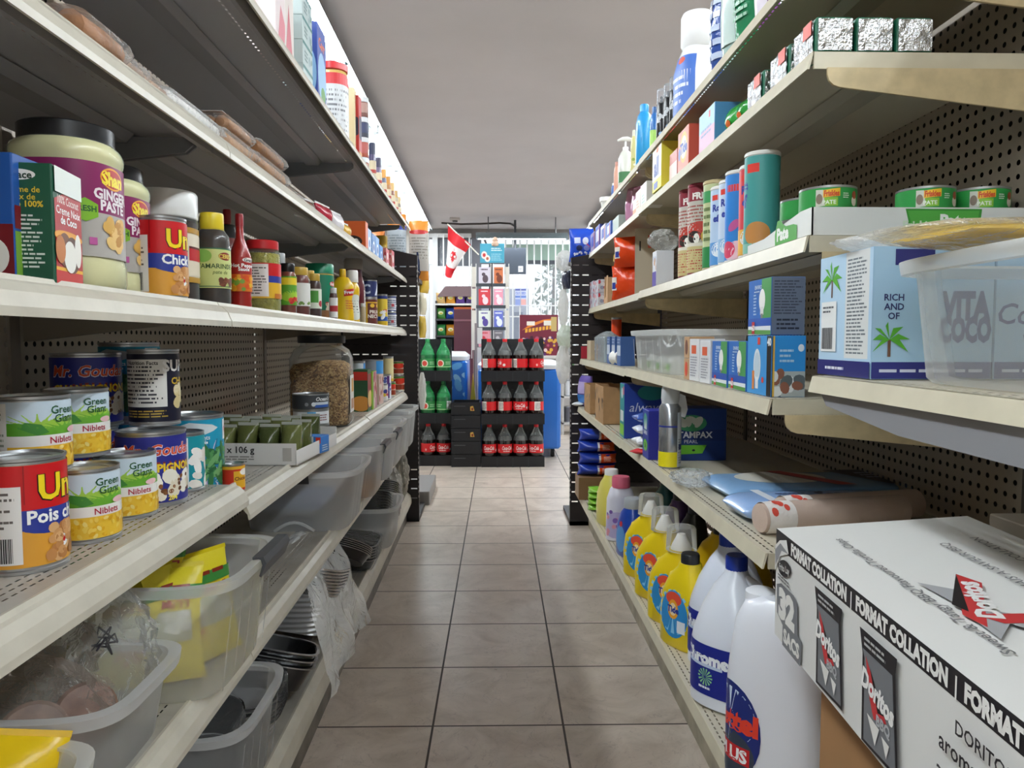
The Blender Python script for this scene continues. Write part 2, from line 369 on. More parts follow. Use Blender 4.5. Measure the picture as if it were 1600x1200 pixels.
# roller blind behind the bars and the fascia lit above it
o = MB().box(XW(790), XW(900), YB - .03, YB - .01, ZW(408), ZW(382), mat('#9db5a8', .7)).build('roller_blind'); tag(o, 'pale green rolled-down blind across the top of the window', 'blind')
o = MB().box(XW(752), XW(905), YB - .05, YB - .02, ZW(413), ZW(407), mat('#50545c', .6)).build('blind_rail'); tag(o, 'dark rail under the pale green window blind', 'rail')
o = MB().box(XW(681), XW(736), YB + .06, YB + .08, ZW(415), ZW(372), mat('#3b4150', .7)).build('awning_valance'); tag(o, 'dark awning panel outside the top of the left window', 'awning')
# outside
o = MB().box(-12, 12, YB + .5, YB + 30, -.3, -.1, mat('#c9c9cc', .9)).build('ground'); tag(o, kind='structure')
def tree(px, Y, z0, z1, rad, label, sd):
    P = sight(px, 470, Y); t = thing('street_tree', label, 'tree', (P.x, P.y, -.1)); rr = random.Random(sd)
    MB().lathe([(.09, 0), (.07, z0), (.03, z1)], mat('#6f6a66', .9), 8).build('trunk', t)
    b = MB(); lm = mat('#7d8a7c', .8); l2 = mat('#9aa69a', .8)
    for i in range(420):
        a = rr.uniform(0, 2 * PI); k = rr.random() ** .5; z = rr.uniform(z0, z1); q = rad * k * (1 - .7 * (z - z0) / (z1 - z0))
        c = Vector((q * math.cos(a), q * math.sin(a), z)); s = rr.uniform(.05, .12); n = [Vector([rr.uniform(-1, 1) for _ in range(3)]) * s for _ in range(3)]
        b.add([tuple(c + v) for v in n], [(0, 1, 2)], lm if i % 2 else l2)
    b.build('foliage', t)
tree(866, 14, .4, 2.6, .75, 'small bare-looking green tree outside behind the right window bars', 4)
o = MB().box(-1.2, .9, YB + 9, YB + 11, -.1, 2.2, mat('#a9adb8', .8)); 
for k in range(5): o.box(-1.0 + k * .38, -.78 + k * .38, YB + 8.97, YB + 9, .8, 1.6, mat('#6d7484', .4))
tag(o.build('street_building'), 'pale grey building across the street seen through the window bars', 'building')
# ceiling lights: twin-tube strips in a line over each run
def strip(name, label, x, y, L, rz=0, w=.26, group=None, n=2):
    t = thing(name, label, 'ceiling light', (x, y, ZC), rz, group)
    MB().prism([(-w / 2, -.075), (-w / 2 + .03, -.03), (-.04, 0), (.04, 0), (w / 2 - .03, -.03), (w / 2, -.075), (w / 2 - .004, -.075), (w / 2 - .035, -.04), (-w / 2 + .035, -.04), (-w / 2 + .004, -.075)][::-1], 1, 0, L, mat('#5c6669', .4)).build('reflector', t)
    for sx in ([-w * .27, w * .27] if n == 2 else [0]):
        g = MB().tube([(sx, .03, -.066), (sx, L - .03, -.066)], .013, mat('#f4fbff', .3, emit=TUBE), 10).build('fluorescent_tube', t)
        for yy in (.012, L - .03): MB().box(sx - .017, sx + .017, yy, yy + .018, -.084, -.035, mat('#b9bfc4', .4)).build('lamp_holder', t)
    return t
TL = 1.16
y = YN + .3; k = 0
while y + TL < YB - .2:
    P = run('L', -.83, y, ZC); strip('strip_light', 'twin tube strip light above the left shelves in the row near the wall of cans', P.x, P.y, TL - .01, aL, group='strip lights above the left shelves'); y += TL
y = YN + .3
while y + TL < YB - .2:
    strip('strip_light', 'twin tube strip light above the right shelves behind the top row of bottles', 1.32, y, TL - .01, 0, group='strip lights above the right shelves'); y += TL
P = sight(887, 374, YB - 1.); t = strip('window_light', 'long single tube light hung crosswise in front of the shop window', P.x, P.y, 1.13, PI / 2, .12, n=1); t.location.z = P.z + .075
for yy in (.15, .98): MB().tube([(0, yy, -.01), (0, yy, ZC - P.z - .075)], .006, mat('#55585c', .4), 6).build('hanger_rod', t)
# cables and sprinkler on the ceiling
def cpt(px, py, dz=.012): 
    r = fw + rt * (px - 800) / F - upv * (py - 600) / F; q = r * ((ZC - H) / r.z); return Vector((q.x, q.y, ZC - dz))
o = MB().tube([cpt(x, y) for x, y in ((690, 347), (720, 349), (750, 348.5), (780, 347), (797, 348))] + [cpt(806, 353)], .012, mat('#4a4646', .6), 6).build('ceiling_cable'); tag(o, 'dark cable running across the ceiling towards the window', 'cable')
P = sight(761, 363, 9.6)
o = MB().tube([P, P + Vector((-.03, 0, -.1)), P + Vector((.02, 0, -.22))], .014, mat('#3c3c40', .6), 6).tube([P + Vector((-.03, 0, -.1)), P + Vector((.1, 0, -.02))], .012, mat('#3c3c40', .6), 6).build('wall_bracket'); tag(o, 'small dark bracket hanging above the blue card sign', 'bracket')
q = cpt(711, 341); t = thing('ceiling_sensor', 'small square white sensor on the ceiling beside the light strip', 'sensor', (q.x, q.y, ZC)); MB().box(-.06, .06, -.06, .06, -.03, 0, mat('#c6c2be', .5)).build('housing', t); MB().lathe([(.03, -.045), (.035, -.03)], mat('#555', .4), 12).build('lens', t)

# ================================================ shelving
cream = mat('#cec8b9', .35, var=.06, vscale=20); creamR = mat('#cdc5ae', .35, var=.05, vscale=20)
deckL = slotmat('deck_left', '#b9b4aa', 1, .0135, .008, 0, .011, .0022, -.055, -.02, .4, var='#a49d92')
deckR = slotmat('deck_right', '#c3baa6', 1, .015, .009, 0, .016, .006, .008, .024, .4)
undL = mat('#8f8d8d', .4); undR = mat('#a39c8c', .4)
pegL = pegmat('pegboard_left', '#bdb1a1'); pegR = pegmat('pegboard_right', '#94897a')
LW = -.402; RW = {6: .445, 5: .450, 4: .450, 3: .409, 2: .400, 0: .39}
BKL = -.70; BKR = .79
def bracket(t, u, x0, x1, z, m, up=0):
    s = 1 if x1 > x0 else -1; L = abs(x1 - x0)
    pts = [(0, -.004), (0, -.016), (.012 * 1, -.026), (L, -.055), (L, -.004)]
    MB().prism([(x0 + s * a, z + c) for a, c in pts], 1, u, u + .004, m).build('bracket', t)
def shelf_L(u0, u1, zs, lv, label, wr=LW, lip=.033, out=.022, dk=deckL, bk=BKL):
    P = run('L', wr, u0, zs); t = thing('shelf_board', label, 'shelf', P, aL, 'cream shelf boards of the left run'); L = u1 - u0; D = bk - wr + .008
    MB().add([(D, 0, 0), (0, 0, 0), (0, L, 0), (D, L, 0)], [(0, 1, 2, 3)], dk).build('deck', t)
    # rolled price rail: a small ridge then a rounded apron sloping outwards
    pr = [(-.004, -.002), (-.003, .0035), (.001, .004), (.003, -.001), (.008, -.003), (out * .75, -lip * .35), (out, -lip * .75), (out, -lip), (out - .003, -lip), (out - .004, -lip * .75), (.004, -.008)]
    b = MB(); n = len(pr); b.rings([[(x, y, z) for x, z in pr] for y in (.0015, L - .0015)], cream, smooth=False); b.build('price_rail', t)
    MB().box(-.012, -.004, .002, L - .002, -.026, -.002, undL).build('front_stiffener', t)
    c = D * .5; MB().prism([(c - .03, -.0018), (c - .018, -.014), (c + .018, -.014), (c + .03, -.0018)], 1, .01, L - .01, undL).build('stiffening_rib', t)
    for u in (.004, L - .008): bracket(t, u, -.03, D, -.001, mat('#77797c' if lv > 3 else '#8d8577', .45))
    return t
def shelf_R(u0, u1, zs, xr, label, lv, lip=.024, bk=BKR):
    t = thing('shelf_board', label, 'shelf', (xr, u0, zs), 0, 'cream shelf boards of the right run'); L = u1 - u0; D = bk - xr - .008
    MB().add([(0, 0, 0), (D, 0, 0), (D, L, 0), (0, L, 0)], [(0, 1, 2, 3)], deckR).build('deck', t)
    pr = [(.003, 0), (-.001, -.001), (-.006, -lip), (-.003, -lip), (.002, -.004)]
    MB().rings([[(x, y, z) for x, z in pr] for y in (.0015, L - .0015)], creamR, smooth=False).build('price_rail', t)
    MB().box(.003, D - .01, 0, .003, -.024, -.0004, creamR).build('end_flange', t); MB().box(.003, D - .01, L - .003, L, -.024, -.0004, creamR).build('end_flange', t)
    c = D * .45; MB().prism([(c - .035, -.0018), (c - .02, -.016), (c + .02, -.016), (c + .035, -.0018)], 1, .01, L - .01, undR).build('stiffening_rib', t)
    for u in (-.006 if u0 < 1.5 else .006, L - .0105): 
        s = 1; pts = [(.02, -.024), (.02, -.034), (.0225, -.042), (.029, -.048), (.038, -.051), (D, -.085), (D, -.024)]
        MB().prism(pts, 1, u, u + .004, mat('#cbb890', .5, var=.12, vscale=30)).build('bracket', t)
    return t
UJ = [-.25, 1.12, 2.36, 3.61]
nm = ['nearest the camera', 'in the middle of the run', 'at the far black end panel']
lev = {5: (1.452, -.385, 'top shelf'), 4: (1.204, -.405, 'second shelf from the top'), 3: (.952, -.408, 'eye-level shelf of jars'), 1: (.412, -.400, 'shelf of clear bins')}
for k in range(3):
    for lv, (z, w, nme) in lev.items():
        uj = [-.25, 1.14, 2.36, 3.61] if lv != 1 else [-.25, 1.18, 2.4, 3.55]
        shelf_L(uj[k], uj[k + 1], z, lv, 'cream metal left-hand %s, section %s' % (nme, nm[k]), w, dk=deckL if lv < 4 else slotmat('deck_upper_%d_%d' % (lv, k), '#a8a7a8', 1, .016, .006, 0, .02, .0035, -.06, -.02))
    z = (.668, .643, .645)[k]; uj = [-.25, 1.185, 2.45, 3.58]
    shelf_L(uj[k], uj[k + 1], z, 2, 'cream metal left-hand shelf of cans, section %s' % nm[k])
    # base deck with kick plate
    P = run('L', -.39, UJ[k], 0); t = thing('base_deck', 'cream base shelf of the left run, section %s' % nm[k], 'shelf', P, aL); L = UJ[k + 1] - UJ[k]
    MB().add([(-.30, 0, .145), (0, 0, .145), (0, L, .145), (-.30, L, .145)], [(0, 1, 2, 3)], deckL).build('deck', t)
    MB().rings([[(x, y, z) for x, z in [(-.003, .144), (-.002, .149), (.002, .149), (.016, .134), (.021, .112), (.021, .096), (.017, .096), (.012, .12), (0, .14)]] for y in (.001, L - .001)], cream, smooth=False).build('price_rail', t)
    MB().box(-.012, -.004, 0, L, 0, .14, mat('#6e675e', .5, var=.3, vscale=12)).build('kick_plate', t)
    P = run('L', BKL, UJ[k], 0); t = thing('back_panel', 'tan perforated metal back panel of the left shelves, section %s' % nm[k], 'panel', P, aL)
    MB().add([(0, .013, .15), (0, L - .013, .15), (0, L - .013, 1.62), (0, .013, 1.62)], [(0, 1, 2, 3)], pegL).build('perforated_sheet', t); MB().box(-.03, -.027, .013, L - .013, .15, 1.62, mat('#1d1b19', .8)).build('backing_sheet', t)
    for yy in (-.012, ): MB().box(-.012, .004, yy, yy + .0235, 0, 1.62, mat('#8d8377', .45)).build('upright', t)
UR = [1.06, 2.29, 3.49]
zR = {6: 1.448, 5: 1.306, 4: 1.049, 3: .812, 2: .586}
nmr = {6: 'topmost shelf of sprays and jugs', 5: 'second shelf of foil packs and soap boxes', 4: 'shelf of pet food tins and cans', 3: 'shelf of light bulb boxes', 2: 'shelf of tampon boxes'}
for k in range(2):
    for lv in (6, 5, 4, 3, 2):
        shelf_R(UR[k] + (.02 if lv == 3 and k == 0 else 0), UR[k + 1], zR[lv] - (.004 if k else 0), RW[lv], 'cream metal right-hand %s, %s section' % (nmr[lv], ('near', 'far')[k]), lv)
for k, (a, c) in enumerate(((-.2, 1.06), (1.06, 2.29), (2.29, 3.49))):
    t = thing('base_deck', 'cream base shelf of the right run, section %s' % ('under the big white carton', 'holding yellow detergent', 'holding noodle packs')[k], 'shelf', (.39, a, 0)); L = c - a
    MB().add([(0, 0, .195), (.39, 0, .195), (.39, L, .195), (0, L, .195)], [(0, 1, 2, 3)], deckR).build('deck', t)
    MB().rings([[(x, y, z) for x, z in [(.003, .195), (-.001, .194), (-.006, .17), (-.003, .17), (.002, .19)]] for y in (.001, L - .001)], creamR, smooth=False).build('price_rail', t)
    MB().box(.062, .07, 0, L, 0, .19, mat('#9b927e', .5, var=.3, vscale=12)).build('kick_plate', t)
    t = thing('back_panel', 'brown-grey perforated metal back panel of the right shelves, %s section' % ('near', 'middle', 'far')[k], 'panel', (BKR, a, 0))
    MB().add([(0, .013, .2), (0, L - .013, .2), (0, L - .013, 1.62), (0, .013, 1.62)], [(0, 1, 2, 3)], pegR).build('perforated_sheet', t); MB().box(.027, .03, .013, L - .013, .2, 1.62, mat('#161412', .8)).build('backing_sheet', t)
    MB().box(-.004, .012, -.012, .0115, 0, 1.62, mat('#4b463e', .5)).build('upright', t)
# black perforated end panels
def end_panel(side, u, w0, w1, z0, z1, label):
    sm = slotmat('end_panel_' + side, '#241e20', 0, .046, .030, 2, .0472, .0055, .1, 1.27, .45)
    P = run(side, w0, u, 0); t = thing('gondola_end', label, 'panel', P, ROT[side]); D = w1 - w0
    b = MB(); b.add([(0, 0, 0), (D, 0, 0), (D, 0, z1), (0, 0, z0)], [(0, 1, 2, 3)], sm); b.build('perforated_face', t)
    s = 1 if D > 0 else -1
    em = slotmat('end_edge_' + side, '#241e20', 1, 2., .012, 2, .024, .012, .1, 1.22, .45)
    MB().add([(0, 0, 0), (0, .03, 0), (0, .03, z0), (0, 0, z0)], [(0, 1, 2, 3)], mat('#211c1e', .45)).build('edge_flange', t)
    b = MB()
    for i in range(48): b.box(-.0012 if s > 0 else -.002, .002 if s > 0 else .0012, -.0015, .001, .12 + i * .024, .132 + i * .024, mat('#b9b4b2', .5))
    b.build('slot_strip', t)
    cl = .14 if s < 0 else .10
    for za, zb in ((.02, .80), (.86, 1.27)): MB().add([(s * cl, .022, za), (D, .022, za), (D, .022, zb), (s * cl, .022, zb)], [(0, 1, 2, 3)], mat('#1a1618', .7)).build('slot_light_block', t)  # dark sheets added behind the slots to block the light showing through
    MB().box(min(0, D), max(0, D), .0, .35, 0, .02, mat('#1b181a', .5)).build('foot', t)
    return t
end_panel('L', 3.62, -.334, -.76, 1.305, 1.40, 'black slotted end panel closing the left run of shelves')
end_panel('R', 3.52, .365, .85, 1.285, 1.375, 'black slotted end panel closing the right run of shelves')
# ================================================ goods: where they stand
SH = {'L5': (1.452, -.385), 'L4': (1.204, -.405), 'L3': (.952, -.408), 'L2': (.643, -.402), 'L2n': (.668, -.402), 'L1': (.412, -.400), 'L0': (.145, -.39),
      'R6': (1.448, .445), 'R5': (1.306, .450), 'R4': (1.049, .450), 'R3': (.812, .409), 'R2': (.586, .400), 'R0': (.195, .39)}
class Spot:
    def __init__(s, side, w, u, z):
        s.side, s.w, s.u, s.z = side, w, u, z; s.P = run(side, w, u, z); s.rz = ROT[side]
        s.dep = (s.P - Vector((0, 0, H))).dot(fw); s.k = s.dep / F; s.face = math.degrees(math.atan2(-w, u))
    def m(s, n): return n * s.k
    def h(s, y): return solve_z(s.P, y) - s.z
    def up(s, dz): return Spot(s.side, s.w, s.u, s.z + dz)
def on(sh, px, d, z=None):
    zz, w = SH[sh]; z = zz if z is None else z
    if sh[0] == 'R' and z is zz: pass
    w = w - d if sh[0] == 'L' else w + d
    u = solve_u(sh[0], px, w, z + .05)
    if sh[0] == 'R' and sh != 'R0' and u > 2.29 and z == zz: z -= .004
    return Spot(sh[0], w, u, z + .0005)
def spot(side, w, u, z): return Spot(side, w, u, z)
# ------------------------------------------------ makers
STEEL = ('#b9bcc0', .25, .9)
def tin(q, r, h, ops, label, ang=0, name='food_can', cat='can', wrap='#ffffff', group=None, rim=True, lid='#b6b8ba'):
    t = thing(name, label, cat, q.P, q.rz, group); e = r * .04; st = mat(*STEEL)
    MB().lathe([(r * .93, .0015), (r, 0), (r, .003), (r * .975, .004), (r * .975, h - .004), (r, h - .003), (r, h), (r * .95, h), (r * .93, h - .003), (r * .7, h - .0035), (r * .68, h - .0045)], mat(lid, .3, .85), 30).build('can_body', t)
    z0, z1 = h * .04 + .002, h * .96 - .002; sec = [(z0, r * .985, r * .985), (z1, r * .985, r * .985)]
    b = MB().loft(sec, mat(wrap, .38), 40, (0, 0)); deco(b, round_map(sec, q.face + ang, z0, z1, .0003), ops, 2); b.build('paper_label', t); return t
def jarr(q, r, h, label, content, lid, ops, ang=0, name='glass_jar', cat='jar', fill=.86, wrap=None, lz=(.12, .62), lidh=.13, neck=.8, group=None, sq=2.4, shoulder=.72, glass='#dfe8e4', waist=0, ga=.22, lidr=None, cbump=0, ry=None):
    t = thing(name, label, cat, q.P, q.rz, group); H_ = h * (1 - lidh); ry = ry or r
    secs = [(0, r * .86, ry * .86, sq), (h * .015, r * .97, ry * .97, sq), (h * .05, r, ry, sq)]
    if waist: secs += [(h * lz[0] * .8, r, ry, sq), (h * lz[0], r * (1 - waist), ry * (1 - waist), sq), (h * lz[1], r * (1 - waist), ry * (1 - waist), sq), (h * (lz[1] + .04), r, ry, sq)]
    secs += [(h * shoulder, r, ry, sq), (h * (shoulder + .4 * (1 - lidh - shoulder)), r * .96, ry * .96, sq), (h * (shoulder + .75 * (1 - lidh - shoulder)), r * (.3 + .7 * neck), ry * (.3 + .7 * neck), 2.1), (H_, r * neck, ry * neck, 2)]
    zf = h * fill; inn = [(max(z, h * .012), a - .0012, c - .0012, n) for z, a, c, n in secs if z < zf]; q2 = at_z(secs, zf); inn.append((zf, q2[1] - .0012, q2[2] - .0012, q2[3]))
    MB().loft(inn, mat(content, .35, bump=cbump, bscale=130, coat=.5, var=.15 if cbump else 0, vscale=60), 28).build('contents', t)
    MB().loft(secs, clear(glass, .03), 28).build('glass_body', t)
    lr = lidr or r * neck * 1.06; L = h * lidh
    MB().lathe([(lr * .97, H_ - L * .25), (lr, H_ - L * .2), (lr, h - L * .12), (lr * .95, h), (lr * .8, h), (lr * .78, h - .0015)], mat(lid, .3), 28).build('lid', t)
    if ops is not None:
        z0, z1 = h * lz[0], h * lz[1]; sec = [(z0, r * (1 - waist), ry * (1 - waist), sq), (z1, r * (1 - waist), ry * (1 - waist), sq)]
        b = MB()
        if wrap: b.loft(sec, mat(wrap, .4), 36, (0, 0), off=.0004)
        deco(b, round_map(sec, q.face + ang, z0, z1, .0007), ops, 2); b.build('paper_label', t)
    return t
def bottle(q, secs, r, h, label, col, cap, ops=None, ang=0, name='bottle', cat='bottle', ry=None, lz=None, wrap=None, capz=None, group=None, alpha=1, rough=.3, seg=28, capr=None, rot=0, capcol2=None):
    # secs: (height fraction, width fraction, depth fraction, exponent, cx, cy)
    ry = ry or r; t = thing(name, label, cat, q.P, q.rz + R(rot), group)
    SS = [(z * h, a * r, c * ry) + tuple(rest[:1]) + tuple(v * r for v in rest[1:]) for z, a, c, *rest in secs]
    b = MB().loft(SS, mat(col, rough, alpha=alpha, coat=.2), seg)
    if ops and not wrap: deco(b, round_map(SS, q.face + ang - rot, lz[0] * h, lz[1] * h, .0004), ops, 2)
    b.build('bottle_body', t)
    if cap:
        z = SS[-1][0]; cr = capr or SS[-1][1] * 1.15; ch = capz * h; cx = SS[-1][4] if len(SS[-1]) > 4 else 0; cy = SS[-1][5] if len(SS[-1]) > 5 else 0
        M = Matrix.Translation((cx, cy, z - ch * .15)); MB().lathe([(cr, 0), (cr, ch * .85), (cr * .9, ch), (0.0005, ch)], mat(cap, .35), 20, M).build('cap', t)
    if wrap:
        n = 7; sec = [(z,) + at_z(SS, z)[1:] for z in [lz[0] * h + (lz[1] - lz[0]) * h * i / n for i in range(n + 1)]]
        b = MB().loft(sec, mat(wrap, .4), 36, (0, 0), off=.0006)
        if ops: deco(b, round_map(sec, q.face + ang - rot, lz[0] * h, lz[1] * h, .0009), ops, 2)
        b.build('label_band', t)
    return t
def carton(q, w, d, h, label, col, f=None, r=None, l=None, t=None, rot=0, name='carton', cat='box', group=None, rr=.0015, a='c', flap=None):
    # the spot is the corner a: c centre, fl/fr near corners (as seen) ; faces f r l t carry graphics in units of the box height (top: of the width)
    ox = {'c': 0, 'fl': w / 2, 'fr': -w / 2}[a]; oy = 0 if a == 'c' else d / 2
    T = thing(name, label, cat, q.P, q.rz + R(rot), group); x0, x1, y0, y1 = ox - w / 2, ox + w / 2, oy - d / 2, oy + d / 2
    b = MB().rbox(x0, x1, y0, y1, 0, h, mat(col, .42), rr)
    a_, c_ = w / h / 2 - .006, d / h / 2 - .006
    if f: deco(b, box_map(ox, y0, 0, 1, 0, 0, -1, h), f, clip=(-a_, a_, .006, .994))
    if r: deco(b, box_map(x1, oy, 0, 0, 1, 1, 0, h), r, clip=(-c_, c_, .006, .994))
    if l: deco(b, box_map(x0, oy, 0, 0, -1, -1, 0, h), l, clip=(-c_, c_, .006, .994))
    if t: deco(b, box_map(ox, oy, h, 1, 0, 0, 0, w, vx=0, vy=1, vz=0), t)
    b.build('carton_body', T)
    if flap: MB().box(x0 + .001, x1 - .001, y0 + .001, oy, h, h + .0012, mat(flap, .5)).build('flap', T)
    return T
def pouch(q, w, th, h, label, col, ops=None, name='bag', cat='bag', rot=0, seed=1, group=None, M=None, rough=.25, alpha=1, crimp='', bump=.25, lz=(.12, .88), ang=0, col2=None):
    T = thing(name, label, cat, q.P, q.rz + R(rot), group); S_ = [] ; n = 12
    for i in range(n + 1):
        k = i / n; z = k * h; fat = max(.04, math.sin(PI * min(max(k, .02), .98)) ** .55); S_.append((z, w / 2 * (1 - .08 * math.sin(PI * k)), th / 2 * fat, 2.6 - .4 * fat))
    b = MB(); rings = []; sg = 26
    for qq in S_:
        ring = []
        for j in range(sg):
            x, y, z = lpt(qq, 2 * PI * j / sg); nn = noise.noise(Vector((x * 40 + seed, y * 30, z * 35))) * .003; ring.append((x * (1 + nn * 8), y + nn * (1 if y > 0 else -1), z))
        rings.append(ring)
    b.rings(rings, mat(col, rough, alpha=alpha, bump=bump, bscale=28), M=M)
    if ops:
        mp = round_map(S_, ang, lz[0] * h, lz[1] * h, .0025); deco(b, (lambda u, v, o: tuple(M @ Vector(mp(u, v, o)))) if M else mp, ops, 2, rough)
    b.build('bag_body', T)
    if crimp:
        for z in (0, h): MB().box(-w / 2, w / 2, -.0012, .0012, z - (.006 if z == 0 else 0), z + (.006 if z else 0), mat(crimp, rough), M).build('crimped_seam', T)
    return T
def LAY(axis='x', dz=0):                      # lay an upright thing down on its back / side
    return Matrix.Translation((0, 0, dz)) @ Matrix.Rotation(-PI / 2, 4, 'X') if axis == 'x' else Matrix.Translation((0, 0, dz)) @ Matrix.Rotation(PI / 2, 4, 'Y')
# ================================================ printed labels
CORN = ['#f3c22f', '#f7d35a', '#eab21e', '#f9df82']; PEA = ['#d9a066', '#cc8f55', '#e3b27b', '#c08148']
def ops_unico(word, nut=-.55):
    return [('r', -2.6, 0, 2.6, .42, '#e9a63a'), ('r', -2.6, .36, 2.6, .56, '#2b3c9b'), ('r', -2.6, .56, 2.6, 1, '#d5141c'), ('e', .25, .40, .42, .1, '#2b3c9b'),
            ('t', 'Unico', .42, .77, .25, '#1c1208', {'b': .06}), ('t', 'Unico', .42, .775, .25, '#ffe11f', {'b': .03}), ('t', word, .34, .49, .13, '#ffffff', {'b': .03}),
            ('b', 5, .1, .05, .75, .36, 70, .05, 1.1, PEA), ('e', .18, .26, .07, .04, '#3f8b34', 30), ('e', .24, .21, .075, .075, '#ffffff'), ('m', .24, .21, .05, '#d5141c'),
            ('r', nut - .32, .04, nut + .28, .8, '#f5f1ee'), ('l', nut - .28, .38, nut + .24, .76, 7, '#6c625e'), ('k', nut - .05, .06, nut + .2, .3, '#1a1a1a'),
            ('r', nut + .3, .62, nut + .31, 1, '#a50d14')]
def ops_corn(nut=-.62):
    W_ = 2.6
    return [('r', -W_, .44, W_, 1, '#cfe0ee'), ('e', -.05, .62, .75, .2, '#a3cf4a'), ('e', .35, .56, .6, .13, '#6cb233'), ('e', -.35, .56, .35, .13, '#5aa02c'), ('p', [(-.05, .5), (-.3, .62), (-.2, .7), (0, .66), (.1, .54)], '#3f8b34'),
            ('r', -W_, .34, W_, .5, '#f4f2ee'), ('r', -W_, 0, W_, .34, '#f2c53a'), ('b', 9, -.75, .03, .85, .31, 95, .045, .62, CORN),
            ('t', 'Green', .34, .87, .12, '#1f5a35'), ('t', 'Giant', .36, .74, .12, '#1f5a35'), ('t', 'Niblets', .3, .42, .1, '#b3263c'), ('e', .52, .55, .13, .05, '#f4c9cc'),
            ('r', nut - .3, .02, nut + .22, .98, '#f2f3ef'), ('l', nut - .26, .1, nut + .18, .86, 10, '#9aa394')]
def ops_mush(top='Mr. Goudas', mid='CHAMPIGNONS'):
    return [('r', -2.6, 0, 2.6, 1, '#2a2f8f'), ('p', [(-.7, .55), (.0, .62), (.7, .6), (.7, .5), (0, .5), (-.7, .45)], '#8e2b1f'), ('t', top, .05, .8, .17, '#efeaff', {'b': .05, 'i': .2}), ('t', top, .05, .805, .17, '#e2542a', {'b': .02, 'i': .2}),
            ('t', mid, .1, .53, .12, '#f4cf2c', {'b': .04}), ('b', 4, -.6, .1, .75, .42, 26, .1, 1.15, ['#f4efe2', '#fbf8f0', '#e8dec8']), ('b', 8, -.55, .12, .7, .4, 18, .03, 1.2, ['#8b5a32', '#6f4526']),
            ('t', '284', .2, .06, .07, '#f4e04c', {'b': .03})]
def ops_bean():
    return [('r', -2.6, 0, 2.6, 1, '#1f9fc4'), ('e', .1, .3, .62, .42, '#d8cbe6'), ('e', .14, .36, .56, .38, '#1e7fa6'), ('b', 12, -.1, .16, .62, .6, 60, .034, 3.2, ['#3c7d4a', '#5a9a5c', '#2d6a3e', '#77b070']),
            ('p', [(-.7, .55), (-.45, .85), (-.1, .97), (.2, .93), (.3, .88), (.22, .84), (-.08, .88), (-.38, .78), (-.58, .52)], '#dfe6ea'), ('r', .42, .7, .66, .98, '#f4f4f4'), ('m', .54, .84, .085, '#d21f2c'),
            ('t', 'compliments', -.05, .76, .06, '#ffffff'), ('l', -.15, .6, .15, .72, 2, '#ffffff')]
def ops_black():
    return [('r', -2.6, 0, 2.6, 1, '#15152c'), ('r', -.5, .22, .2, .92, '#eceae6'), ('l', -.46, .26, .16, .84, 10, '#3b3b44'), ('t', 'Nutrition Facts', -.15, .87, .055, '#111', {'b': .02}), ('t', 'SUPREME', .62, .83, .17, '#ffffff', {'b': .03}),
            ('t', 'CHUNKS', .55, .6, .1, '#d9b53a', {'b': .03}), ('b', 3, .35, .25, .75, .5, 14, .07, 1.2, ['#e8dcb8', '#d8c590']), ('l', -.4, .06, .2, .18, 3, '#c9a94a')]
# ================================================ L3: eye-level shelf of jars, left
q = on('L3', 6, .05); carton(q, .05, .05, .118, 'blue and green coconut drink carton cut by the left edge of the view', '#1f57a8', f=[('r', -.21, 0, .21, .45, '#7a1420'), ('e', .05, .2, .12, .14, '#f2efe8')], r=[('r', -.2, 0, .2, .4, '#7cae3c'), ('e', .05, .18, .1, .13, '#f2efe8'), ('r', -.2, .42, .2, .6, '#7a1420')], name='drink_carton')
q = on('L3', 62, .028); q = spot('L', q.w, q.u, q.z)
carton(q, .052, .068, q.h(266), 'dark green coconut milk carton with split coconuts on its red front', '#17563e', name='coconut_milk_carton', rot=8,
       f=[('e', -.02, .9, .13, .045, '#f4f2ee'), ('t', 'Grace', -.02, .9, .06, '#1d3a28', {'b': .03}), ('t', 'Creme de', 0, .78, .05, '#e6c63a'), ('t', 'noix de', 0, .72, .05, '#e6c63a'), ('t', 'Coco 100%', 0, .66, .05, '#e6c63a', {'b': .03}), ('l', -.17, .12, .17, .58, 13, '#d8e2dc')],
       r=[('r', -.28, .0, .28, .12, '#cf2420'), ('r', -.28, .12, .28, .15, '#f2b21f'), ('p', [(-.28, .15), (.28, .15), (.28, .78), (0, .82), (-.28, .72)], '#b81f24'), ('t', '100% Coconut', 0, .73, .07, '#f6e9e2', {'w': .44}), ('t', 'Creme Noix', 0, .64, .07, '#fff'), ('t', 'de Coco', 0, .56, .07, '#fff', {'b': .03}), ('e', -.02, .42, .3, .05, '#f0a52c'), ('e', -.1, .3, .14, .15, '#7b431f'), ('e', .05, .27, .16, .16, '#5d3017'), ('e', .0, .25, .13, .14, '#f6f3ea'), ('e', .17, .32, .07, .15, '#f6f3ea'), ('e', -.2, .3, .1, .12, '#c9762c'), ('p', [(-.28, .78), (.28, .78), (.28, 1), (-.28, 1)], '#e9efe9')])
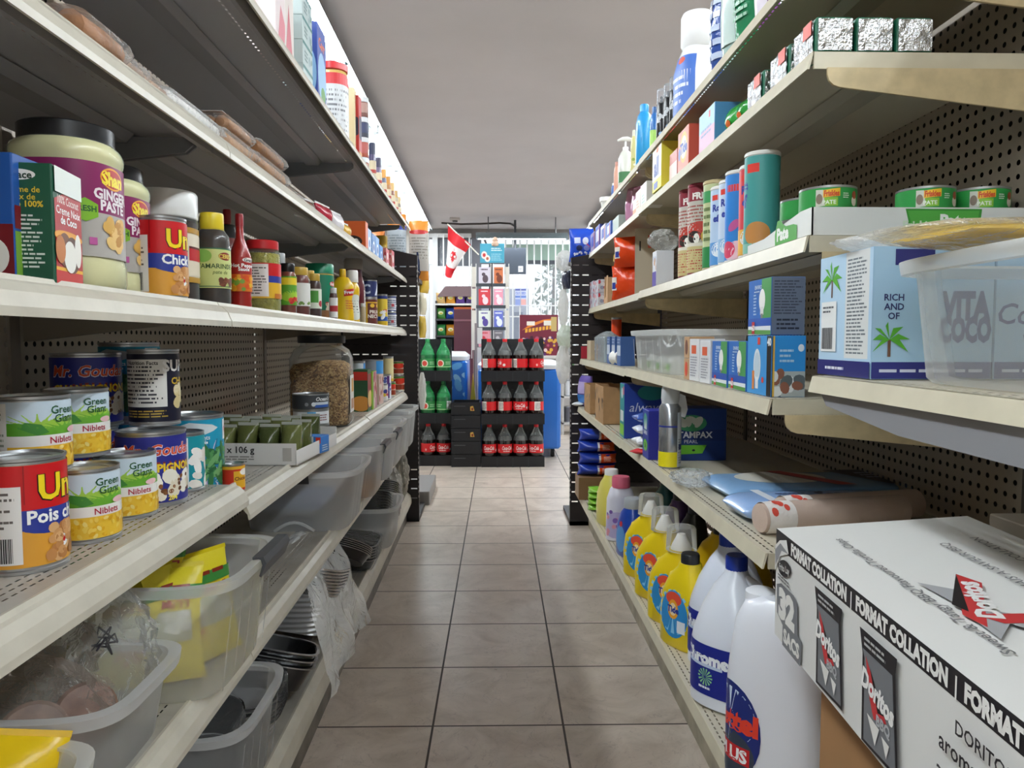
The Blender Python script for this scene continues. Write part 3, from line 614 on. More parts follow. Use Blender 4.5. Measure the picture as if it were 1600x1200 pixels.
def ginger(x, d, label, s=1):
    q = on('L3', x, d); h = .178 * s
    return jarr(q, .052 * s, h, label, '#e8e2b4', '#16161a', [('r', -2.4, 0, 2.4, .5, '#b6b1ab'), ('r', -2.4, .47, 2.4, 1, '#8b1c5e'), ('e', .42, .86, .2, .12, '#f0a21f'), ('e', .42, .86, .18, .1, '#c1221f'), ('t', 'Shan', .42, .86, .14, '#ffe53a', {'b': .05}), ('t', 'GINGER', .42, .68, .11, '#f5e9ee', {'b': .04}), ('t', 'PASTE', .42, .56, .11, '#f5e9ee', {'b': .04}),
        ('p', [(.05, .36), (.18, .42), (.18, .55), (.05, .61), (-.08, .55), (-.08, .42)], '#86bf2d'), ('t', 'FRESH', .05, .5, .06, '#1d5b2a', {'b': .03}), ('b', 6, .32, .1, .58, .4, 16, .07, 1.3, ['#e0b05a', '#c98f3a', '#efc77c']), ('r', .08, .12, .16, .2, '#c25fa0')], 8, 'ginger_paste_jar', fill=.9, wrap='#b6b1ab', lz=(.2, .76), lidh=.085, neck=.86, shoulder=.84, waist=.03, sq=2.6, lidr=.047 * s)
ginger(110, .052, 'large ginger paste jar with purple label beside the green coconut carton')
ginger(168, .10, 'second ginger paste jar with purple label, standing behind the chickpea can', .98)
q = on('L3', 262, .088); jarr(q, q.m(44), q.h(301), 'dark coffee jar with a thick white lid behind the red chickpea can', '#3a211a', '#e9e9e6', [('r', -1.6, .12, 1.6, .88, '#e8dcc4'), ('r', -1.6, .9, 1.6, 1, '#b98b2e'), ('r', -1.6, 0, 1.6, .1, '#b98b2e'), ('r', .2, .4, .8, .62, '#c41f2a'), ('r', .2, .62, .8, .66, '#5a1a1a')], 20, 'coffee_jar', wrap='#e8dcc4', lz=(.2, .68), lidh=.19, neck=.98, shoulder=.78, fill=.74, lidr=q.m(46))
q = on('L3', 251, .038); tin(q, q.m(39), q.h(342), ops_unico('Chick Peas', -.5), 'red and yellow chickpea can with white nutrition panel on the eye-level shelf', 12, wrap='#e9a63a')
def wide_jar(x, d, wpx, ytop, label, content, lid, ops, **k):
    q = on('L3', x, d); return jarr(q, q.m(wpx / 2), q.h(ytop), label, content, lid, ops, **k)
wide_jar(333, .045, 50, 334, 'tamarind paste jar with pale green label and yellow lid band', '#33201a', '#ecd22f', [('r', -1.6, 0, 1.6, 1, '#cfd88a'), ('r', -1.6, .97, 1.6, 1, '#2f6b4a'), ('r', -1.6, .03, 1.6, .05, '#2f6b4a'), ('e', .25, .8, .2, .1, '#8e2f24'), ('t', 'CERES', .25, .8, .1, '#e8cf5a', {'b': .03}), ('t', 'TAMARINDE', 0, .55, .12, '#3c5a32'), ('t', 'pate de', .1, .4, .09, '#6a7a3a', {'i': .2}), ('b', 4, .1, .06, .5, .22, 9, .07, 1.6, ['#6a3a2a', '#8a5038']), ('e', -.3, .8, .2, .16, '#8cc05a')], ang=8, name='tamarind_jar', wrap='#cfd88a', lz=(.2, .62), lidh=.15, neck=.66, shoulder=.7, fill=.85)
wide_jar(356, .085, 42, 352, 'dark red sauce jar with white label behind the tamarind jar', '#7a2620', '#20201f', [('r', -1.6, 0, 1.6, 1, '#e6e8e2'), ('r', .2, .75, .5, .92, '#35363a'), ('b', 4, .1, .1, .5, .5, 14, .08, 1, ['#a3202a', '#c4404a']), ('e', -.1, .6, .3, .1, '#c9e0b8')], ang=20, name='sauce_jar', wrap='#e6e8e2', lz=(.12, .72), neck=.6)
HS = [(0, .8, .8), (.02, .97, .97), (.06, 1, 1), (.1, .94, .94), (.13, 1, 1), (.17, .94, .94), (.2, 1, 1), (.6, 1, 1), (.7, .72, .72), (.8, .4, .4), (.95, .33, .33)]
for x, d, y, lb in ((357, .085, 338, 'hot pepper sauce bottle standing behind its twin'), (376, .03, 344, 'hot pepper sauce bottle with pepper photo label in front')):
    q = on('L3', x, d); bottle(q, HS, q.m(16), q.h(y), lb, '#a3211c', '#9b1f24', [('r', -1.4, 0, 1.4, .5, '#e0741c'), ('r', -1.4, .5, 1.4, 1, '#a81f1c'), ('e', .2, .92, .2, .07, '#f4efe8'), ('t', 'Grace', .2, .92, .09, '#333', {'b': .03}), ('t', 'Hot Pepper', .05, .76, .11, '#fff', {'b': .03}), ('t', 'Sauce', .05, .65, .1, '#fff', {'b': .03}), ('b', 4, -.3, .05, .4, .45, 26, .07, 1, ['#f1a02a', '#e2561c', '#7fa03a', '#f4c43a'])], 10, 'hot_sauce_bottle', lz=(.2, .58), wrap='#a81f1c', capz=.14)
wide_jar(411, .045, 52, 377, 'pickled pepper jar with red lid and white nutrition panel', '#a9a33e', '#c9252b', [('r', -1.5, 0, 1.5, .45, '#e9b62c'), ('r', -1.5, .45, 1.5, .64, '#2b3c9b'), ('r', -1.5, .64, 1.5, 1, '#d5141c'), ('r', -.75, .05, .12, .97, '#efe9e4'), ('l', -.7, .1, .08, .9, 10, '#6d6662'), ('r', .3, 0, 1.5, .14, '#c7762c')], name='pickled_pepper_jar', wrap='#e9b62c', lz=(.2, .68), lidh=.1, neck=.88, shoulder=.8, cbump=.8, fill=.82)
G = [('r', -1.4, 0, 1.4, 1, '#5ea62e'), ('e', .1, .3, .4, .2, '#a8d23a'), ('r', -.3, .7, .5, .95, '#f0d22e'), ('b', 4, 0, .05, .4, .25, 8, .08, 1, ['#e2561c', '#c9252b'])]
Wp = [('r', -1.4, 0, 1.4, 1, '#e9e7e2'), ('b', 3, -.4, .05, .5, .18, 14, .06, 1, ['#6c8a3c', '#8aa050'])]
Wg = [('r', -1.4, 0, 1.4, 1, '#e4ead8'), ('r', -.3, .3, .1, .9, '#4f9a3c'), ('e', .25, .25, .14, .16, '#b8323a')]
wide_jar(436, .07, 24, 396, 'narrow chutney jar with white and red label beside the pickled peppers', '#8a3a24', '#b9bdbd', [('r', -1.4, 0, 1.4, 1, '#ece6df'), ('b', 2, -.3, .1, .4, .5, 12, .09, 1, ['#c9252b', '#d8763a'])], ang=10, wrap='#ece6df', lz=(.14, .7), name='chutney_jar')
wide_jar(450, .035, 25, 412, 'curry paste jar with bright green label and black lid', '#8c3a1e', '#1c1a1a', G, ang=10, wrap='#5ea62e', lz=(.2, .75), name='curry_paste_jar')
wide_jar(468, .04, 31, 418, 'olive tapenade jar with blank white label and gold lid', '#7a2f22', '#c9a545', Wp, ang=5, wrap='#e9e7e2', lz=(.22, .68), name='olive_jar')
wide_jar(482, .045, 22, 423, 'small gold lidded relish jar behind the rhubarb jar', '#6a2f22', '#c9a545', Wg, ang=5, wrap='#e4ead8', lz=(.2, .66), name='relish_jar')
wide_jar(491, .03, 21, 428, 'small relish jar with green and white label by the peanut butter', '#4a2420', '#c9a545', Wg, ang=15, wrap='#e4ead8', lz=(.22, .66), name='relish_jar')
wide_jar(500, .085, 42, 413, 'large peanut butter jar with teal wrapper and teal lid', '#c98a4e', '#128a64', [('r', -1.5, 0, 1.5, 1, '#12805e'), ('r', -1.5, .97, 1.5, 1, '#c9a545'), ('e', .35, .73, .15, .07, '#c9252b'), ('t', 'Kraft', .35, .73, .08, '#fff', {'b': .04}), ('e', .45, .42, .14, .16, '#d89a3c'), ('b', 3, .1, .02, .6, .2, 14, .06, 1, ['#c9252b', '#e8dcc4'])], ang=8, wrap='#12805e', lz=(.19, .82), lidh=.17, neck=.97, shoulder=.84, name='peanut_butter_jar')
wide_jar(521, .03, 12, 450, 'tiny white lidded vial between the peanut butter and the mustard', '#5a2a24', '#e8e8e4', [('r', -1.2, 0, 1.2, 1, '#eceae6'), ('r', -.2, .3, .4, .6, '#b8323a')], ang=0, wrap='#eceae6', lz=(.1, .7), name='spice_vial', cat='jar')
SQ = [(0, .85, .85, 2.4), (.03, 1, 1, 2.4), (.2, .95, .95, 2.4), (.42, .82, .82, 2.3), (.6, 1, 1, 2.3), (.7, .96, .96, 2.2), (.8, .66, .66), (.84, .5, .5)]
q = on('L3', 536, .04); bottle(q, SQ, q.m(17), q.h(420), 'yellow squeeze bottle of mustard with pointed yellow top', '#eec21b', '#e8b818', [('p', [(.0, .55), (.5, .62), (.45, .82), (0, .75)], '#cf2a20'), ('t', "French's", .24, .7, .1, '#ffffff', {'b': .04, 'a': 8}), ('l', .05, .15, .4, .45, 4, '#d8701c')], 0, 'mustard_bottle', ry=q.m(12), lz=(.15, .75), capz=.18, capr=q.m(5))
q = on('L3', 551, .03); bottle(q, SQ, q.m(11), q.h(426), 'smaller mustard bottle with a white cap and white label', '#eec21b', '#ece9e4', [('e', .05, .35, .3, .42, '#e6ece4'), ('l', -.12, .15, .2, .6, 5, '#5a6a5a')], 10, 'mustard_bottle', lz=(.1, .7), capz=.24, capr=q.m(9))
q = on('L3', 553, .075); bottle(q, [(0, .9, .9, 2.6), (.03, 1, 1, 2.6), (.55, .95, .95, 2.5), (.72, .75, .75, 2.2), (.84, .7, .7)], q.m(18), q.h(402), 'tall dark plum sauce bottle with a grey cap', '#5e1822', '#a8a29c', [('r', .25, .1, .6, .95, '#d9d5cf'), ('l', .3, .2, .55, .9, 7, '#777')], 10, 'ketchup_bottle', lz=(.1, .68), capz=.16)
q = on('L3', 567, .03); wide_jar(567, .028, 9, 474, 'very small spice jar beside the pineapple can', '#d8c4a0', '#e4e0da', None, name='spice_vial')
def tinx(x, d, wpx, y0, ytop, sh, ops, lb, ang=0, z=None, **k):
    q = on(sh, x, d, z); return tin(q, q.m(wpx / 2), q.h(ytop), ops, lb, ang, **k), q
t_, q = tinx(576, .05, 27, 0, 466, 'L3', [('r', -2, 0, 2, .9, '#e9b628'), ('r', -2, .9, 2, 1, '#6a2a24'), ('r', -.1, 0, .9, .85, '#6a2a24'), ('e', .1, .75, .1, .08, '#f4c43a'), ('e', .4, .75, .1, .08, '#f4c43a'), ('t', 'PRUNE', .28, .5, .14, '#f6efe2', {'b': .03}), ('t', 'NECTAR', .28, .32, .14, '#f6efe2', {'b': .03})], 'maroon and yellow juice can under the navy coffee tin', 10)
q2 = q.up(q.h(466)); tin(q2, q.m(13.5), q.h(438) - q.h(466), [('r', -2, 0, 2, 1, '#232f66'), ('t', 'C', -.2, .5, .6, '#c6d0e4', {'b': .03}), ('t', 'A', .8, .5, .7, '#e6ecf4', {'b': .06})], 'navy blue can with pale letter C stacked on the maroon juice can', 5)
tinx(597, .05, 17, 0, 460, 'L3', [('r', -2, 0, 2, .15, '#eec62a'), ('r', -2, .15, 2, .3, '#2a57a8'), ('r', -2, .3, 2, .9, '#e6c83c'), ('r', -2, .9, 2, 1, '#22347c'), ('b', 3, 0, .3, .6, .5, 6, .12, .5, ['#c85a2a', '#fff'])], 'blue and yellow tall can left of the white condensed milk cans')
MK = [('r', -2, 0, 2, 1, '#e9eaf0'), ('r', -2, .9, 2, 1, '#3b4a8a'), ('r', -2, 0, 2, .07, '#3b4a8a'), ('l', -.3, .15, .6, .8, 5, '#5a6484'), ('r', .0, .3, .2, .5, '#c9505a')]
t_, q = tinx(611, .045, 16, 0, 488, 'L3', MK, 'white milk can, lower one of the stack next to the black end panel'); q2 = q.up(q.h(488)); tin(q2, q.m(8), q.h(462) - q.h(488), MK, 'white milk can, upper one of the stack next to the black end panel', 5)
# ================================================ L2: shelf of cans, left
q = spot('L', -.474, .765, .6685); A_ = tin(q, .0395, .1145, ops_unico('Pois chiches', -.42), 'big red chickpea can with yellow lettering at the front left of the can shelf', 18, wrap='#e9a63a')
q = spot('L', -.566, .70, .6685); tin(q, .0375, .1145, ops_unico('Pois chiches'), 'chickpea can mostly cut off by the left edge behind the big red one', 30, wrap='#e9a63a')
r_ = .0375; hc = .0845
for w, u, z, a, lb in ((-.470, .872, .6685, 2, 'corn can on the shelf between the big chickpea can and its twin'), (-.477, .985, .6685, -8, 'corn can on the shelf just left of the blue mushroom can'), (-.566, .815, .6685, 10, 'corn can hidden low behind the front row, under the near upper corn can'), (-.562, .93, .6685, 4, 'corn can hidden low behind the front row, under the farther upper corn can'),
                       (-.508, .842, .7535, 12, 'corn can on top of the pile, nearer the camera'), (-.522, .955, .7535, -2, 'corn can on top of the pile, nearer the blue mushroom can')):
    tin(spot('L', w, u, z), r_, hc, ops_corn(-.66), lb, a, wrap='#f4f2ee')
tin(spot('L', -.476, 1.06, .6685), .046, .104, ops_mush(), 'blue mushroom can on the shelf beside the turquoise cans', 10, wrap='#2a2f8f')
tin(spot('L', -.592, 1.10, .6685), .047, .104, ops_mush(), 'blue mushroom can hidden behind, holding up the higher blue one', 10, wrap='#2a2f8f')
tin(spot('L', -.592, 1.115, .773), .047, .107, ops_mush(), 'blue mushroom can stacked high, with white mushrooms on its right side', 0, wrap='#2a2f8f')
tin(spot('L', -.497, 1.122, .773), .0355, .112, ops_black(), 'black can with white nutrition panel stacked over the blue mushroom can', -4, wrap='#15152c')
tin(spot('L', -.576, 1.21, .6685), .045, .104, ops_bean(), 'turquoise bean can hidden behind the black can', 10, wrap='#1f9fc4')
tin(spot('L', -.576, 1.215, .773), .045, .122, ops_bean(), 'turquoise bean can peeping out above the black can', -30, wrap='#1f9fc4')
tin(spot('L', -.474, 1.149, .6685), .0365, .09, [('r', -2.6, 0, 2.6, 1, '#1a9aa8'), ('r', -.1, .02, 0, .98, '#e9ecec'), ('b', 5, .1, .05, .5, .7, 9, .1, 1.7, ['#f0e9de', '#fbf7f0'])], 'turquoise can with white mushroom slices between the blue can and the green bean can', 20, wrap='#1a9aa8')
tin(spot('L', -.487, 1.237, .6435), .048, .134, ops_bean(), 'large turquoise green bean can with red maple leaf mark', 8, wrap='#1f9fc4')
tin(spot('L', -.428, 1.25, .6435), .0195, .049, [('r', -2.6, 0, 2.6, 1, '#d8341c'), ('r', .0, .1, 1.5, .8, '#efb52c'), ('e', .5, .75, .25, .14, '#f6efe8'), ('t', 'Chicken', .35, .5, .14, '#7a2a14', {'b': .03}), ('r', -2.6, .88, 2.6, 1, '#efb52c')], 'tiny orange chicken spread can at the corner of the shelf joint', 5, wrap='#d8341c')
# tray of green pouches
q = spot('L', -.486, 1.51, .6435)
T = thing('display_tray', 'white cardboard display tray printed 18 x 106 g holding green pouches', 'tray', q.P, aL + R(-4)); b = MB(); wh = mat('#e4e1de', .5)
ol = mat('#7d8256', .5)
b.box(-.175, .1, 0, .002, 0, .045, wh); deco(b, box_map(-.04, 0, 0, 1, 0, 0, -1, .045), [('r', -3, 0, -1.9, 1, '#e4e1de'), ('r', -1.45, 0, -.95, 1, '#7d8256'), ('k', -2.1, .15, -1.6, .75, '#222'), ('t', '18 x 106 g', .35, .72, .3, '#2b2b2b', {'b': .02}), ('l', -.5, .12, 1.3, .45, 3, '#8a8682'), ('r', 2.5, .2, 2.9, .8, '#b9b5b0')])
b.build('front_panel', T)
MB().box(-.175, .1, 0, .30, 0, .002, wh).box(-.175, -.173, 0, .3, 0, .045, ol).box(.098, .1, 0, .3, 0, .03, wh).box(-.175, .1, .298, .3, 0, .045, wh).build('tray_shell', T)
ga = Matrix.Rotation(R(-9), 4, 'X')
for j in range(3):
    for i in range(6):
        P = run('L', -.486 + (-.152 + i * .045), 1.51 + .035 + j * .085, .6465); c = ['#5b6135', '#4c5530', '#6a7040'][(i + j) % 3]
        qq = spot('L', -.486 + (-.150 + i * .0445), 1.51 + .052 + j * .085 + i * .003, .647)
        pouch(qq, .043, .070, .068 + .004 * ((i + j) % 2), 'olive green seasoning pouch in the %s row of the printed tray, %s from the left' % (['front', 'middle', 'back'][j], ['first', 'second', 'third', 'fourth', 'fifth', 'sixth'][i]), c, None, 'seasoning_pouch', 'pouch', rot=-4, seed=i + j * 7, group='green pouches in the printed tray', rough=.18, bump=.6, crimp='#c3c5bd')
for x, u, c, lb in ((-.6, 1.93, '#e8dfc8', 'cream coloured snack pouch lying behind the printed tray'), (-.52, 1.97, '#5b8db8', 'blue and white snack pouch lying behind the printed tray'), (-.66, 1.99, '#c8563c', 'small orange pouch at the back of the can shelf')):
    q = spot('L', x, u, .6435); pouch(q, .075, .035, .11, lb, c, None, 'snack_pouch', 'pouch', M=LAY('x', .02), seed=3, rough=.2)
# tuna cans before the cereal jar
TN = [('r', -3.5, 0, 3.5, 1, '#3f4247'), ('r', .3, .1, 1.6, .38, '#2a57a8'), ('r', .3, .3, 1.6, .5, '#cfd8e4'), ('t', "Ocean's", 1.0, .74, .28, '#e8e8e8', {'b': .03, 'i': .2}), ('e', .2, .35, .16, .16, '#dfe6ec'), ('e', -.3, .35, .14, .14, '#8a8f94')]
q = spot('L', -.462, 1.955, .6435); tin(q, .047, .034, TN, 'lowest grey tuna can in the stack before the grain jar', 5, wrap='#3f4247')
tin(q.up(.0345), .046, .038, [('r', -3, 0, 3, 1, '#dfe3e6'), ('r', -.3, 0, .4, 1, '#5aa6d8'), ('e', .1, .5, .2, .3, '#e8f2f8'), ('l', .6, .2, 1.6, .8, 3, '#8a5a5a')], 'white and blue tuna can in the middle of the stack before the grain jar', 0, wrap='#dfe3e6')
tin(q.up(.073), .047, .042, TN, 'topmost grey tuna can with blue stripe before the grain jar', 0, wrap='#3f4247')
# grain jar
q = spot('L', -.492, 2.23, .6435); T = thing('grain_jar', 'large clear square jar half full of brown grain with a black lid', 'jar', q.P, aL + R(3))
a_ = .088; hj = .268; sec = [(0, a_ * .93, a_ * .8, 5), (.01, a_, a_ * .88, 5), (.12, a_, a_ * .88, 5), (.13, a_ * .97, a_ * .85, 5), (.14, a_, a_ * .88, 5), (.20, a_, a_ * .88, 4.5), (.225, a_ * .9, a_ * .8, 3), (.238, a_ * .7, a_ * .66, 2.2), (.252, a_ * .68, a_ * .66, 2)]
MB().loft(sec, clear('#eef2f2', .05), 36).build('jar_body', T)
gm = NT('grain'); vz = gm.N.new('ShaderNodeTexVoronoi'); vz.inputs['Scale'].default_value = 230; gm.L.new(gm.tc.outputs['Object'], vz.inputs['Vector']); sp = gm.N.new('ShaderNodeSeparateXYZ'); gm.L.new(vz.outputs['Color'], sp.inputs[0])
rp = gm.N.new('ShaderNodeValToRGB'); e = rp.color_ramp.elements; e[0].color = lin('#6a4a26'); e[1].color = lin('#d8b67a'); k_ = e.new(.5); k_.color = lin('#a67c44'); gm.L.new(sp.outputs[0], rp.inputs[0]); gm.L.new(rp.outputs[0], gm.b.inputs['Base Color']); gm.b.inputs['Roughness'].default_value = .6
bp = gm.N.new('ShaderNodeBump'); bp.inputs['Strength'].default_value = .9; bp.inputs['Distance'].default_value = .003; gm.L.new(vz.outputs['Distance'], bp.inputs['Height']); bp.invert = True; gm.L.new(bp.outputs['Normal'], gm.b.inputs['Normal'])
gs = [(z if z else .004, x - .002, y - .002, n) for z, x, y, n in sec if z <= .14] + [(.165, a_ * .99, a_ * .87, 5), (.182, a_ * .9, a_ * .8, 4), (.192, a_ * .5, a_ * .45, 3, .02), (.195, a_ * .12, a_ * .1, 2, .025)]
g_ = MB().loft(gs, gm.m, 36).build('grain', T)
MB().lathe([(.068, .245), (.0695, .247), (.0695, .266), (.066, .268), (.002, .268)], mat('#22262c', .35), 32).build('lid', T)
MB().box(.0885, .0892, -.05, .03, .04, .15, mat('#e6e2dc', .5)).box(.0893, .0897, -.02, .02, .1, .14, mat('#d8a04a')).box(.0893, .0897, -.03, .02, .05, .08, mat('#b98a6a')).build('paper_label', T)
q = spot('L', -.372 - .02, 1.69, .6435); T = carton(q, .05, .045, .038, 'small blue and white wrapped box with red price sticker at the shelf edge', '#3b7fd0', f=[('r', -.5, .45, .2, 1, '#dfe8f2'), ('r', .35, .6, .65, .95, '#e23a2e')], r=[('l', -.4, .1, .4, .5, 3, '#dfe8f2')], rot=-12, name='wrapped_box')
# small goods behind the grain jar on L2
def boxL(sh, x, d, w, dp, ytop, lb, col, **k):
    q = on(sh, x, d); return carton(q, w, dp, q.h(ytop), lb, col, **k)
boxL('L2', 567, .04, .05, .09, 577, 'dark green soup box with tomato picture behind the grain jar', '#2f5a3a', f=[('r', -.3, .75, .3, .95, '#c9352a'), ('e', 0, .2, .25, .18, '#e8a04a')], r=[('r', -.5, .1, .5, .9, '#8f2f34'), ('e', 0, .3, .3, .2, '#e8c07a')], name='soup_box')
boxL('L2', 578, .028, .035, .10, 580, 'lime green pudding box with raspberry picture', '#86b82f', r=[('r', -.2, .0, .5, 1, '#c98a9a'), ('b', 3, -.1, .1, .4, .9, 14, .1, 1, ['#b8323a', '#e8dcc4'])], name='pudding_box')
boxL('L2', 590, .03, .03, .12, 585, 'tall pink and cream bread stick box', '#d9b9ae', r=[('b', 3, -.5, .1, .5, .9, 20, .12, .7, ['#b8424a', '#ece4d8', '#8a5a3a'])], name='bread_stick_box')
SV = [('r', -2, 0, 2, 1, '#9aa0a8'), ('r', .1, 0, 1.2, 1, '#3f9adf'), ('r', .9, 0, 1.2, 1, '#e6e4dc')]
q = on('L2', 583, .11); tin(q, q.m(16), q.h(588), SV, 'lower silver and blue can behind the bread stick box', 10, wrap='#9aa0a8'); tin(q.up(q.h(588)), q.m(16), q.h(562) - q.h(588), SV, 'upper silver and blue can behind the bread stick box', 10, wrap='#9aa0a8')
q = on('L2', 561, .12); tin(q, q.m(10), q.h(564), [('r', -2, 0, 2, 1, '#3f8fd0'), ('r', -.3, 0, .1, 1, '#dfe6ec')], 'narrow blue can peeping out right of the grain jar', 10)
q = on('L2', 599, .04); tin(q, q.m(12), q.h(585), [('r', -2, 0, 2, 1, '#e8eaf2'), ('b', 3, -.2, .1, .8, .9, 20, .08, 1, ['#3b4a9a', '#5a6ab8']), ('r', .1, .0, .25, 1, '#5a2a7a'), ('r', .4, .7, .7, .95, '#c9253a')], 'blue and white patterned can under the silver and blue one', 10)
q = on('L2', 607, .06); tin(q, q.m(8), q.h(557), [('r', -2, 0, 2, 1, '#e9d9a0'), ('r', -2, .2, 2, .4, '#d8b02a')], 'slim cream and yellow can left of the tomato cans', 10)
TM = [('r', -3, 0, 3, 1, '#e6dfcc'), ('r', -3, .1, 3, .45, '#9a3a1e'), ('e', .1, .7, .5, .25, '#d8341c'), ('r', -3, .88, 3, 1, '#5a8a3a'), ('r', .9, 0, 1.5, 1, '#d8c88a')]
for w_, lv, lb in ((.03, 'in front', 1), (.085, 'behind', 2)):
    q = on('L2', 622 - (w_ > .05) * 8, w_)
    hh = (q.h(586), q.h(563))
    tin(q, q.m(10), hh[0] * .98, TM, 'lower tomato can %s beside the black end panel' % lv, 10, wrap='#e6dfcc')
    tin(q.up(hh[0] * .985), q.m(9), (hh[1] - hh[0]) * .98, TM, 'upper tomato can %s beside the black end panel' % lv, 0, wrap='#c9452a')
for x, y, lb in ((599, 600, 'left of'), (611, 596, 'below')):
    q = on('L2', x, .022); tin(q, q.m(7), q.h(y), TM if x > 605 else [('r', -3, 0, 3, 1, '#ecebe6'), ('b', 3, -.5, .1, .9, .9, 16, .12, 1, ['#c9353a', '#3b4a9a', '#e8c83a'])], 'small can on the shelf edge %s the tomato can stack' % lb, 5)
# ================================================ L4: second shelf from the top, left
FILM = clear('#f4f6f6', .06, .08, .5, 26, .6)
def roll_pack(sh, x, d, L, r, col, label, z=None, n=3, name='noodle_pack', film=True, rz=0):
    q = on(sh, x, d, z); T = thing(name, label, 'pack', q.P, q.rz + R(rz))
    rr = random.Random(int(x)); m = mat(col, .5, var=.2, vscale=30, bump=.5, bscale=40)
    b = MB()
    for i in range(n):
        xx = (i - (n - 1) / 2) * r * 1.5
        b.tube([(xx, -L * .46, r), (xx, -L * .42, r), (xx + rr.uniform(-.003, .003), 0, r), (xx, L * .42, r), (xx, L * .46, r)], [r * .5, r * .92, r * .95, r * .92, r * .5], m, 10)
    b.build('contents', T)
    wd = r * (.75 * n + .55); sc = [(-L * .56, wd * .9, .002), (-L * .5, wd, r * .4), (-L * .44, wd, r * 1.05), (0, wd, r * 1.1), (L * .44, wd, r * 1.05), (L * .5, wd, r * .4), (L * .56, wd * .9, .002)]
    Mx = Matrix.Translation((0, 0, r * 1.1)) @ Matrix.Rotation(-PI / 2, 4, 'X')
    MB().loft([(z, a, c, 3) for z, a, c in sc], FILM, 20, M=Mx).build('plastic_film', T); return T
for x, d, L, r, col, lb, z in ((103, .045, .1, .017, '#a9764e', 'brown packet in clear film at the near end of the second shelf from the top', None), (150, .045, .11, .014, '#a98a72', 'brown cinnamon bark pack in clear film following the first brown packet', None),
                               (205, .045, .14, .013, '#b59378', 'light brown bark pack in clear film before the white film bundle', None), (272, .042, .20, .014, '#e4e2df', 'white rice noodle pack with flared film ends', None),
                               (338, .05, .17, .017, '#b58a62', 'brown stick pack at the bottom of the small pile past the shelf joint', None), (392, .045, .22, .017, '#a97a50', 'brown stick pack lying past the small pile', None)):
    roll_pack('L4', x, d, L, r, col, lb, z)
q = on('L4', 338, .05); T = roll_pack('L4', 345, .055, .14, .014, '#a87c58', 'brown stick pack with white barcode label on top of the small pile', q.z + .04)
MB().box(-.02, .025, -.066, -.02, .0315, .032, mat('#d8d4d6', .5)).build('paper_label', T)
q = on('L4', 395, .05); roll_pack('L4', 398, .05, .18, .015, '#9a6c44', 'darker brown stick pack stacked on the one past the small pile', q.z + .04)
q = on('L4', 425, .045); roll_pack('L4', 435, .045, .2, .012, '#b08a60', 'flat brown pack reaching towards the dark seed bag')
for x, d, w, h, ytop, col, lb, kw in (
    (473, .05, .06, 0, 312, '#7d5b4c', 'speckled dark brown seed bag in clear film', dict()), (503, .04, .05, 0, 322, '#b4233a', 'crimson and white packet on the second shelf from the top', dict()),
    (522, .035, .05, 0, 334, '#e6e2e4', 'white crumpled packet beside the orange box', dict()), (534, .03, .05, 0, 350, '#e8b84a', 'small yellow and white packet against the orange box', dict())):
    q = on('L4', x, d); hh = q.h(ytop); pouch(q, .10, .05, hh, lb, col, None, 'snack_packet', 'pouch', rot=80, seed=x, rough=.2, bump=.6, crimp='#e8e8e8')
q = on('L4', 553, .055); carton(q, .09, .05, q.h(347), 'orange snack box with black and white lettering', '#e2672c', f=[('e', -.02, .32, .34, .2, '#2a2320'), ('t', 'Kla', -.02, .32, .26, '#f4f0ea', {'b': .05, 'a': 18}), ('r', .44, 0, .5, 1, '#f0e9e2')], name='snack_box')
q = on('L4', 568, .03); carton(q, .012, .06, q.h(357), 'thin orange and white box left of the light blue boxes', '#e6b89a', name='snack_box')
for x, y, c, lb in ((573, 358, '#8fb4dc', 'tall light blue box first of the blue group'), (580, 366, '#4f86c8', 'mid blue box second of the blue group'), (586, 371, '#6fa4e0', 'bright blue box third of the blue group'), (592, 384, '#4a8fd8', 'short round-logo blue box last of the blue group')):
    q = on('L4', x, .028); carton(q, .02, .09, q.h(y), lb, c, r=[('e', 0, .45, .3, .25, '#dfeaf6'), ('e', 0, .45, .2, .15, '#2f66b8')], f=[('l', -.1, .1, .1, .8, 6, '#e8eef6')], name='cereal_box')
PK = [('r', -3, 0, 3, 1, '#d9606a'), ('e', 0, .6, .3, .2, '#f4e4e0'), ('r', -.3, .1, .4, .25, '#f4e4e0')]
for i, (x, y) in enumerate(((599, 389), (608, 392))):
    q = on('L4', x, .03); carton(q, .035, .09, q.h(y), 'salmon pink box with white print, %s of the pink pair' % ('left', 'right')[i], '#dd8478', r=PK, f=[('b', 3 + i, -.3, .1, .3, .9, 8, .1, 1, ['#f4dcd4', '#c93a4a'])], name='dessert_box')
q = on('L4', 596, .10); jarr(q, q.m(10), q.h(369), 'squat mustard yellow jar with gold lid behind the pink boxes', '#c9a21e', '#d6b23a', None, name='mustard_jar', lidh=.22, neck=.9, fill=.8)
